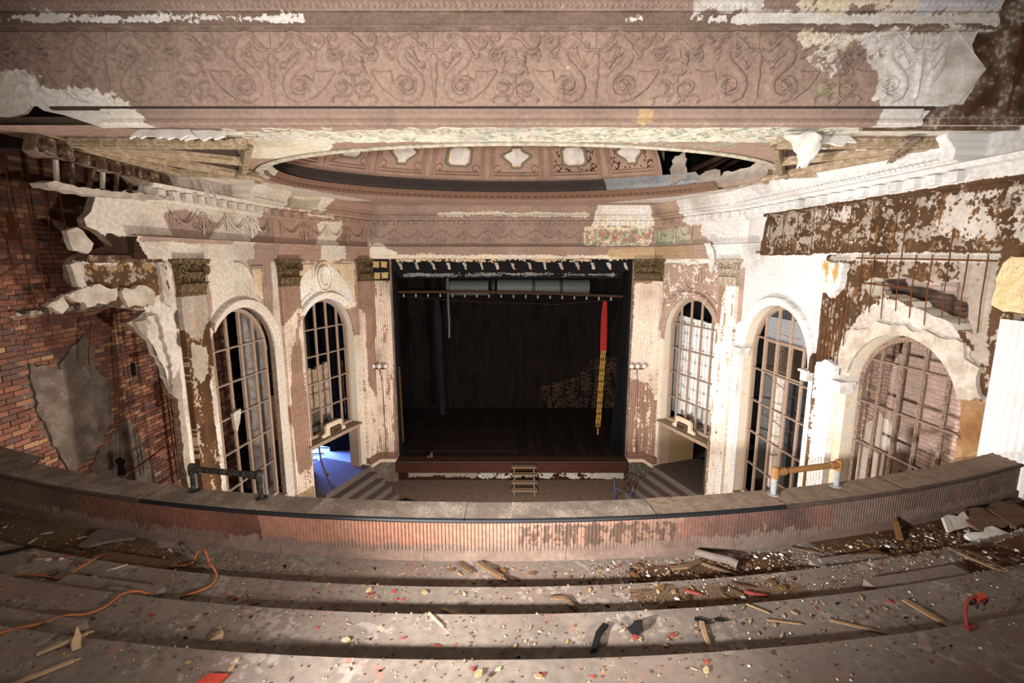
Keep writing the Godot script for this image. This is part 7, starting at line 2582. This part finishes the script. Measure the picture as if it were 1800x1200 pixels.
func build_boards() -> void:
	lath("broken_board", Vector2(3.872, -4.277), Vector2(4.066, -3.784), 0.066, 0.018, M.chip, "split tan board with a dark edge lying on the right lower tier", "board", 0.0, 0.01)
	lath("broken_board", Vector2(1.76, -3.986), Vector2(1.716, -3.634), 0.044, 0.018, M.chip, "short tan stick hanging over the nosing right of centre", "board", 0.0, 0.012)
	lath("dark_scrap", Vector2(0.862, -3.942), Vector2(0.704, -3.643), 0.057, 0.026, M.black, "long black pointed scrap lying on the centre right tier", "scrap", 0.02, 0.02)
	lath("broken_board", Vector2(-0.704, -4.391), Vector2(-0.414, -4.259), 0.048, 0.018, M.chippale, "pale pointed splinter with a red band at the centre nosing", "board", 0.0, 0.01)
	lath("broken_board", Vector2(-0.792, -4.101), Vector2(-0.634, -3.925), 0.026, 0.014, M.chippale, "thin pale stick touching a red chip on the centre tier", "board")
	lath("broken_board", Vector2(-3.749, -3.098), Vector2(-3.458, -3.344), 0.044, 0.018, M.chippale, "long pale lath at the bottom left corner of the tiers", "board", 0.0, 0.006)
	lath("broken_board", Vector2(-3.81, -3.406), Vector2(-3.538, -3.573), 0.04, 0.018, M.chippale, "pale lath leaning against the upright wood splinter at left", "board", 0.05, 0.0)
	lath("broken_board", Vector2(-0.414, -5.386), Vector2(-0.106, -5.104), 0.075, 0.044, M.timber, "grey brown length of timber lying across the front aisle at centre", "board", 0.0, 0.01)
	lath("broken_board", Vector2(-0.651, -5.421), Vector2(-0.493, -5.21), 0.062, 0.018, M.timber, "short torn brown board beside the centre debris heap", "board", 0.02, 0.02)
	lath("broken_board", Vector2(0.405, -4.558), Vector2(0.651, -4.374), 0.053, 0.018, M.timber, "curved brown strip lying on the second tier near a red scrap", "board", 0.0, -0.06)
	lath("broken_board", Vector2(2.957, -4.013), Vector2(3.344, -3.854), 0.035, 0.013, M.chip, "thin tan lath with a red square lying on it, right tiers", "board")
	lath("broken_board", Vector2(5.386, -5.438), Vector2(5.157, -4.664), 0.053, 0.018, M.chip, "long bowed tan lath sloping over the right nosing", "board", 0.06, 0.09)
	lath("broken_board", Vector2(5.544, -5.368), Vector2(5.262, -4.682), 0.044, 0.018, M.chip, "second bowed tan lath beside the longest one on the right", "board", 0.05, 0.08)
	lath("broken_board", Vector2(5.764, -5.262), Vector2(5.526, -4.752), 0.044, 0.018, M.timber, "brown lath lying right of the two bowed tan laths", "board", 0.02, 0.03)
	lath("broken_board", Vector2(3.608, -5.72), Vector2(3.89, -5.614), 0.048, 0.022, M.timber, "grey plank scrap lying alone on the right front aisle", "board")
	lath("broken_board", Vector2(2.376, -4.013), Vector2(2.666, -3.96), 0.022, 0.011, M.chip, "two-piece thin tan stick on the right third tier", "board")
	lath("broken_board", Vector2(2.288, -4.224), Vector2(2.446, -4.101), 0.019, 0.011, M.chip, "slender tan stick above the two-piece stick on the right", "board")
	lath("broken_board", Vector2(6.75, -6.52), Vector2(7.35, -6.72), 0.123, 0.035, M.timber, "brown plank lying against the parapet foot at the right edge", "board", 0.08)
	lath("broken_board", Vector2(5.157, -5.896), Vector2(5.28, -6.142), 0.079, 0.053, M.chipbrown, "short brown block of wood leaning by the right parapet foot", "board", 0.10)
	lath("broken_board", Vector2(4.946, -5.456), Vector2(4.77, -5.262), 0.07, 0.018, M.timber, "brown board end poking over the right nosing by white plaster", "board")
	lath("dark_scrap", Vector2(-6.248, -5.262), Vector2(-5.896, -5.421), 0.044, 0.026, M.black, "thin black bar lying on the tier at the far left", "scrap", 0.02)
	lath("dark_scrap", Vector2(1.707, -4.022), Vector2(1.813, -3.978), 0.04, 0.018, M.black, "short black strip just above the tan stick right of centre", "scrap")
	lath("dark_scrap", Vector2(1.892, -4.013), Vector2(1.971, -4.004), 0.035, 0.018, M.black, "small black strip right of the other black strip", "scrap")
	lath("red_strip", Vector2(2.482, -4.646), Vector2(2.684, -4.585), 0.031, 0.022, M.redpaint, "long curved red strip lying on the right second tier", "strip", 0.0, 0.02)
	lath("red_strip", Vector2(-5.421, -5.21), Vector2(-5.298, -5.289), 0.022, 0.011, M.redpaint, "thin dark red strip on the far left tier", "strip")
	lath("red_strip", Vector2(1.866, -4.664), Vector2(1.989, -4.611), 0.035, 0.018, M.redpaint, "short red strip lying in the brown debris right of centre", "strip")
	# upright splinter
	var g := Geo.new()
	g.prism(ragged([-0.03, 0.0, 0.026, 0.0, 0.026, 0.09, 0.015, 0.17, 0.005, 0.17, -0.012, 0.11, -0.036, 0.055], 0.006, 0.04), -0.012, 0.012)
	tag(obj("wood_splinter", g, M.chippale, null, Transform3D(Basis.from_euler(Vector3(-0.7, 0.5, 0.1)), Vector3(-3.538, -3.133, -3.458))), "thick upright pale wood splinter on the lower left tier", "splinter")
	# big red slab at the bottom edge
	g = Geo.new()
	g.prism(V2([-0.097, -0.035, 0.079, -0.04, 0.106, 0.044, -0.044, 0.048]), 0.0, 0.02)
	tag(obj("red_slab", g, M.redbright, null, Transform3D(Basis(Vector3.RIGHT, -PI / 2), Vector3(-2.27, -3.137, -3.168))), "bright red flat slab at the bottom edge left of centre", "slab")
	# rock against the nosing
	g = Geo.new()
	g.prism(V2([-0.06, 0.0, 0.06, 0.0, 0.05, 0.055, -0.01, 0.03]), -0.03, 0.03)
	tag(obj("wood_wedge", g, M.chippale, null, Transform3D(Basis(Vector3.UP, 0.3), Vector3(-2.64, -3.326, -3.802))), "pale wedge of wood propped in the shadow of the left nosing", "wedge")
	# black crumpled scrap
	var s := node("crumpled_scrap", null, Transform3D(Basis(Vector3.UP, 0.4), Vector3(1.118, -3.322, -3.872)))
	tag(s, "crumpled black scrap with a red corner on the centre right tier", "scrap")
	g = Geo.new()
	g.box(Vector3(0.0, 0.026, 0.0), Vector3(0.114, 0.018, 0.097), Basis.from_euler(Vector3(0.4, 0.3, 0.3)))
	g.box(Vector3(0.035, 0.044, -0.018), Vector3(0.088, 0.018, 0.079), Basis.from_euler(Vector3(-0.5, 0.8, 0.2)))
	obj("black_sheet", g, M.black, s)
	g = Geo.new()
	g.box(Vector3(-0.053, 0.013, 0.062), Vector3(0.044, 0.011, 0.044), Basis(Vector3.UP, 0.5))
	obj("red_corner", g, M.redpaint, s)
	# red seat part: bent tube arm and torn cushion end
	s = node("seat_arm", null)
	tag(s, "broken seat part, red curved tube arm with torn red and grey end, right tier", "seat part")
	var pts := smooth_path([Vector3(3.93, -3.13, -3.70), Vector3(3.935, -3.04, -3.74), Vector3(3.97, -2.965, -3.78), Vector3(4.03, -2.925, -3.80), Vector3(4.09, -2.925, -3.81)])
	g = Geo.new()
	g.tube(pts, 0.014, 8)
	obj("tube_arm", g, M.redpaint, s)
	g = Geo.new()
	g.box(Vector3(4.115, -2.935, -3.81), Vector3(0.075, 0.06, 0.05), Basis.from_euler(Vector3(0.3, 0.2, 0.3)))
	obj("cushion_end", g, M.redbright, s)
	g = Geo.new()
	g.box(Vector3(4.075, -2.975, -3.81), Vector3(0.09, 0.06, 0.012), Basis.from_euler(Vector3(0.3, 0.2, -0.2)))
	g.box(Vector3(4.16, -2.97, -3.805), Vector3(0.06, 0.055, 0.012), Basis.from_euler(Vector3(0.1, 0.4, 0.7)))
	g.box(Vector3(4.10, -3.015, -3.81), Vector3(0.025, 0.055, 0.012), Basis.from_euler(Vector3(0.1, 0.4, 0.3)))
	obj("grey_flap", g, M.slate, s)
	g = Geo.new()
	g.box(Vector3(3.955, -3.13, -3.70), Vector3(0.11, 0.014, 0.05), Basis(Vector3.UP, 0.3))
	obj("foot_plate", g, M.redpaint, s)
	# log and roll in the right debris
	g = Geo.new()
	g.tube([Vector3(2.306, -3.626, -5.544), Vector3(2.464, -3.617, -5.438), Vector3(2.658, -3.626, -5.368), Vector3(2.728, -3.634, -5.298)], 0.045, 9, 0.055)
	tag(obj("grey_roll", g, M.greyroll), "weathered grey hollow roll lying in the right front aisle", "roll")
	lath("broken_board", Vector2(1.918, -5.298), Vector2(2.306, -5.403), 0.079, 0.026, M.timber, "curved grey wood strip in the debris beside the grey roll", "board", 0.03, 0.06)
	lath("broken_board", Vector2(2.341, -5.386), Vector2(2.658, -5.157), 0.044, 0.026, M.timber, "straight grey stick below the grey roll in the right aisle", "board")

# ------------------------------------------------------------------ loose debris, piece by piece
func shard(n: int, w: float, h: float, t: float) -> ArrayMesh:
	var p := []
	for i in n:
		var a := TAU * i / n + rng.randf_range(-0.25, 0.25)
		p.append_array([cos(a) * w * rng.randf_range(0.7, 1.0), sin(a) * h * rng.randf_range(0.7, 1.0)])
	var g := Geo.new()
	g.at(Transform3D(Basis(Vector3.RIGHT, -PI / 2), Vector3.ZERO))
	g.prism(V2(p), 0.0, t)
	return g.mesh()

func lump(w: float) -> ArrayMesh:
	var g := Geo.new()
	var prof := []
	for i in 5:
		var a := PI * i / 4.0 - PI / 2
		prof.append(Vector2(maxf(0.0, cos(a)) * w * rng.randf_range(0.7, 1.15), sin(a) * w * 0.36))
	g.lathe(prof, Vector3(0, w * 0.3, 0), 5)
	return g.mesh()

var laid := []
func scatter(n: String, count: int, shapes: Array, mats: Array, label: String, cat: String, group: String, areas: Array, s0: float, s1: float, reach := 0.05) -> void:
	# areas: [x0, x1, ahead0, ahead1, weight]
	var proto := []
	for s in shapes:
		for m in mats:
			proto.append([s, m])
	var tot := 0.0
	for a in areas:
		tot += a[4]
	for i in count:
		var q := rng.randf() * tot
		var ar = areas[0]
		for a in areas:
			q -= a[4]
			if q <= 0.0:
				ar = a
				break
		var x := 0.0
		var z := 0.0
		var sc := rng.randf_range(s0, s1) * 0.66
		for attempt in 14:
			x = rng.randf_range(ar[0], ar[1])
			z = -rng.randf_range(ar[2], ar[3]) - (x - CX) * (x - CX) / 49.3
			var r := Vector2(x - CX, z - CZ).length()
			var bad := r < R_FACE + 0.09
			for nn in NOSE:
				if absf(r - nn) < 0.06:
					bad = true
			for o in laid:
				if absf(o.x - x) + absf(o.y - z) < o.z + reach * sc:
					bad = true
					break
			if not bad:
				break
		laid.append(Vector3(x, z, reach * sc))
		var p = proto[rng.randi() % proto.size()]
		var b := Basis(Vector3.UP, rng.randf() * TAU) * Basis.from_euler(Vector3(rng.randf_range(-0.10, 0.10), 0, rng.randf_range(-0.10, 0.10)))
		var y := tier_y(x, z)
		var o := inst(n, p[0], p[1], null, Transform3D(b.scaled(Vector3.ONE * sc), Vector3(x, y + 0.003, z)))
		var tier: String = "the front aisle" if y < NOSE_Y[0] - 0.1 else ["the first tier up from the aisle", "the second tier up", "the nearest tier"][clampi(int(round((y - NOSE_Y[0]) / 0.188)), 0, 2)]
		var side := "far left" if x < -3.0 else ("left of centre" if x < -0.9 else ("centre" if x < 0.9 else ("right of centre" if x < 3.0 else "far right")))
		tag(o, "%s on %s, %s" % [label, tier, side], cat, group)

func build_debris() -> void:
	var chips := [shard(4, 0.05, 0.03, 0.014), shard(5, 0.035, 0.028, 0.016), shard(4, 0.075, 0.018, 0.012), shard(5, 0.055, 0.035, 0.02)]
	var center := [[-3.168, 2.992, 3.168, 3.96, 3.0], [-2.992, 2.288, 4.136, 4.664, 2.0], [-2.64, 1.32, 4.84, 5.368, 1.2], [0.88, 4.752, 3.432, 4.048, 1.6]]
	scatter("wood_chip", 120, chips, [M.chip, M.chippale, M.chip], "small tan wood chip lying", "wood chip", "tan wood chips on the tiers", center, 0.6, 1.25)
	scatter("red_chip", 58, chips, [M.redpaint, M.redpaint, M.redbright], "small red painted chip lying", "paint chip", "red chips on the tiers", [[-4.048, 2.992, 3.168, 3.96, 2.0], [-3.52, 2.288, 4.136, 4.664, 2.0], [-2.64, 2.2, 4.84, 5.368, 0.8], [2.64, 5.456, 3.344, 4.752, 0.8]], 0.5, 1.15)
	scatter("dark_chip", 70, [shard(5, 0.045, 0.03, 0.016), shard(6, 0.06, 0.03, 0.02), lump(0.03)], [M.timberdark, M.black, M.chipbrown], "small dark brown scrap lying", "scrap", "dark scraps on the tiers", [[-4.048, 4.4, 3.168, 4.048, 2.0], [-3.52, 4.048, 4.136, 4.752, 2.0], [-4.4, 3.08, 4.84, 5.368, 1.5]], 0.4, 1.0)
	var lumps := [lump(0.05), lump(0.065), lump(0.04), shard(6, 0.07, 0.05, 0.03)]
	scatter("plaster_lump", 70, lumps, [M.white, M.white, M.lump], "crumbled white plaster lump", "plaster lump", "white plaster lumps on the right tiers", [[5.456, 7.92, 5.06, 5.324, 3.4], [1.232, 2.992, 4.84, 5.28, 1.3], [1.32, 2.816, 4.18, 4.664, 1.0], [2.992, 5.456, 4.84, 5.368, 1.3], [5.456, 7.744, 4.136, 4.664, 1.0], [3.168, 3.432, 5.262, 5.35, 0.4], [4.488, 4.752, 4.787, 4.893, 0.7]], 0.35, 1.0, 0.06)
	var frag := [shard(5, 0.16, 0.06, 0.025), shard(6, 0.11, 0.07, 0.03), shard(4, 0.2, 0.035, 0.02), shard(6, 0.08, 0.06, 0.03)]
	scatter("rotten_fragment", 150, frag, [M.timber, M.timberdark, M.chipbrown, M.timber], "brown rotten fragment", "fragment", "rotten fragments along the right aisle", [[4.576, 8.096, 4.84, 5.368, 3.6], [1.232, 3.168, 4.884, 5.28, 2.0], [1.232, 2.992, 4.18, 4.664, 1.6], [4.928, 7.744, 4.136, 4.752, 1.6], [-0.792, 0.264, 4.84, 5.28, 1.0]], 0.4, 1.15, 0.13)
	scatter("rubble_scrap", 70, frag, [M.chipbrown, M.timber, M.lump], "dusty brown plaster or wood scrap", "fragment", "scraps along the far left aisle", [[-7.92, -3.96, 4.928, 5.368, 3.0], [-6.6, -4.224, 4.224, 4.752, 1.0]], 0.35, 0.9)
	# slabs in the right corner heap
	for q in [[6.16, -6.204, 0.264, 0.088, 0.9, "pale", "pale broken plaster slab standing up in the right corner heap"], [6.6, -6.292, 0.299, 0.176, 0.3, "brown", "wide brown crumpled sheet in the right corner heap"], [7.216, -6.424, 0.352, 0.194, 0.2, "brown2", "large brown torn sheet farthest right in the corner heap"], [6.336, -5.896, 0.37, 0.114, 0.12, "white", "flat white cracked slab in front of the right corner heap"], [6.776, -5.94, 0.264, 0.088, 0.1, "white2", "narrow white cracked slab right of the wider white slab"], [-5.368, -5.966, 0.299, 0.194, 0.02, "grey", "square grey board lying flat in the far left aisle"]]:
		var g := Geo.new()
		g.prism(ragged([-q[2], -q[3], q[2], -q[3], q[2] * 0.85, q[3], -q[2] * 0.8, q[3]], 0.03, 0.12), 0.0, 0.035)
		var m: Material = {"pale": M.lump, "brown": M.timber, "brown2": M.timber, "white": M.white, "white2": M.white, "grey": M.steps}[q[5]]
		tag(obj("broken_slab", g, m, null, Transform3D(Basis.from_euler(Vector3(-PI / 2 + q[4], 0.3, 0)), Vector3(q[0], tier_y(q[0], q[1]) + 0.02 + q[3] * sin(q[4]), q[1]))), q[6], "slab")
	# fine grit nobody could count
	var mm := MultiMesh.new()
	mm.transform_format = MultiMesh.TRANSFORM_3D
	mm.use_colors = true
	var bx := BoxMesh.new()
	bx.size = Vector3(0.013, 0.006, 0.010)
	mm.mesh = bx
	var cnt := 6500
	mm.instance_count = cnt
	for i in cnt:
		var x: float
		var ahead: float
		var k := rng.randf()
		if k < 0.38:
			x = rng.randf_range(0.88, 8.272)
			ahead = rng.randf_range(4.752, 5.403)
		elif k < 0.5:
			x = rng.randf_range(1.056, 6.16)
			ahead = rng.randf_range(4.136, 4.708)
		elif k < 0.62:
			x = rng.randf_range(-7.92, -2.64)
			ahead = rng.randf_range(4.84, 5.403)
		else:
			x = rng.randf_range(-5.28, 5.72)
			ahead = rng.randf_range(2.992, 5.386)
		var z := -ahead - (x - CX) * (x - CX) / 49.3
		if Vector2(x - CX, z - CZ).length() < R_FACE + 0.05:
			z += 0.12
		mm.set_instance_transform(i, Transform3D(Basis(Vector3.UP, rng.randf() * TAU).scaled(Vector3.ONE * rng.randf_range(0.4, 1.5)), Vector3(x, tier_y(x, z) + 0.003, z)))
		var t := rng.randf()
		var c := Color(0.80, 0.78, 0.75) if t < 0.08 and x > 0.8 else (Color(0.30, 0.22, 0.16) if t < 0.72 else Color(0.58, 0.47, 0.36))
		mm.set_instance_color(i, c.srgb_to_linear())
	var mi := MultiMeshInstance3D.new()
	mi.name = numbered("dust_grit")
	mi.multimesh = mm
	mi.material_override = M.brickv
	add_child(mi, true)
	tag(mi, "fine grit and plaster crumbs sprinkled over all the balcony tiers", "grit", "", "stuff")
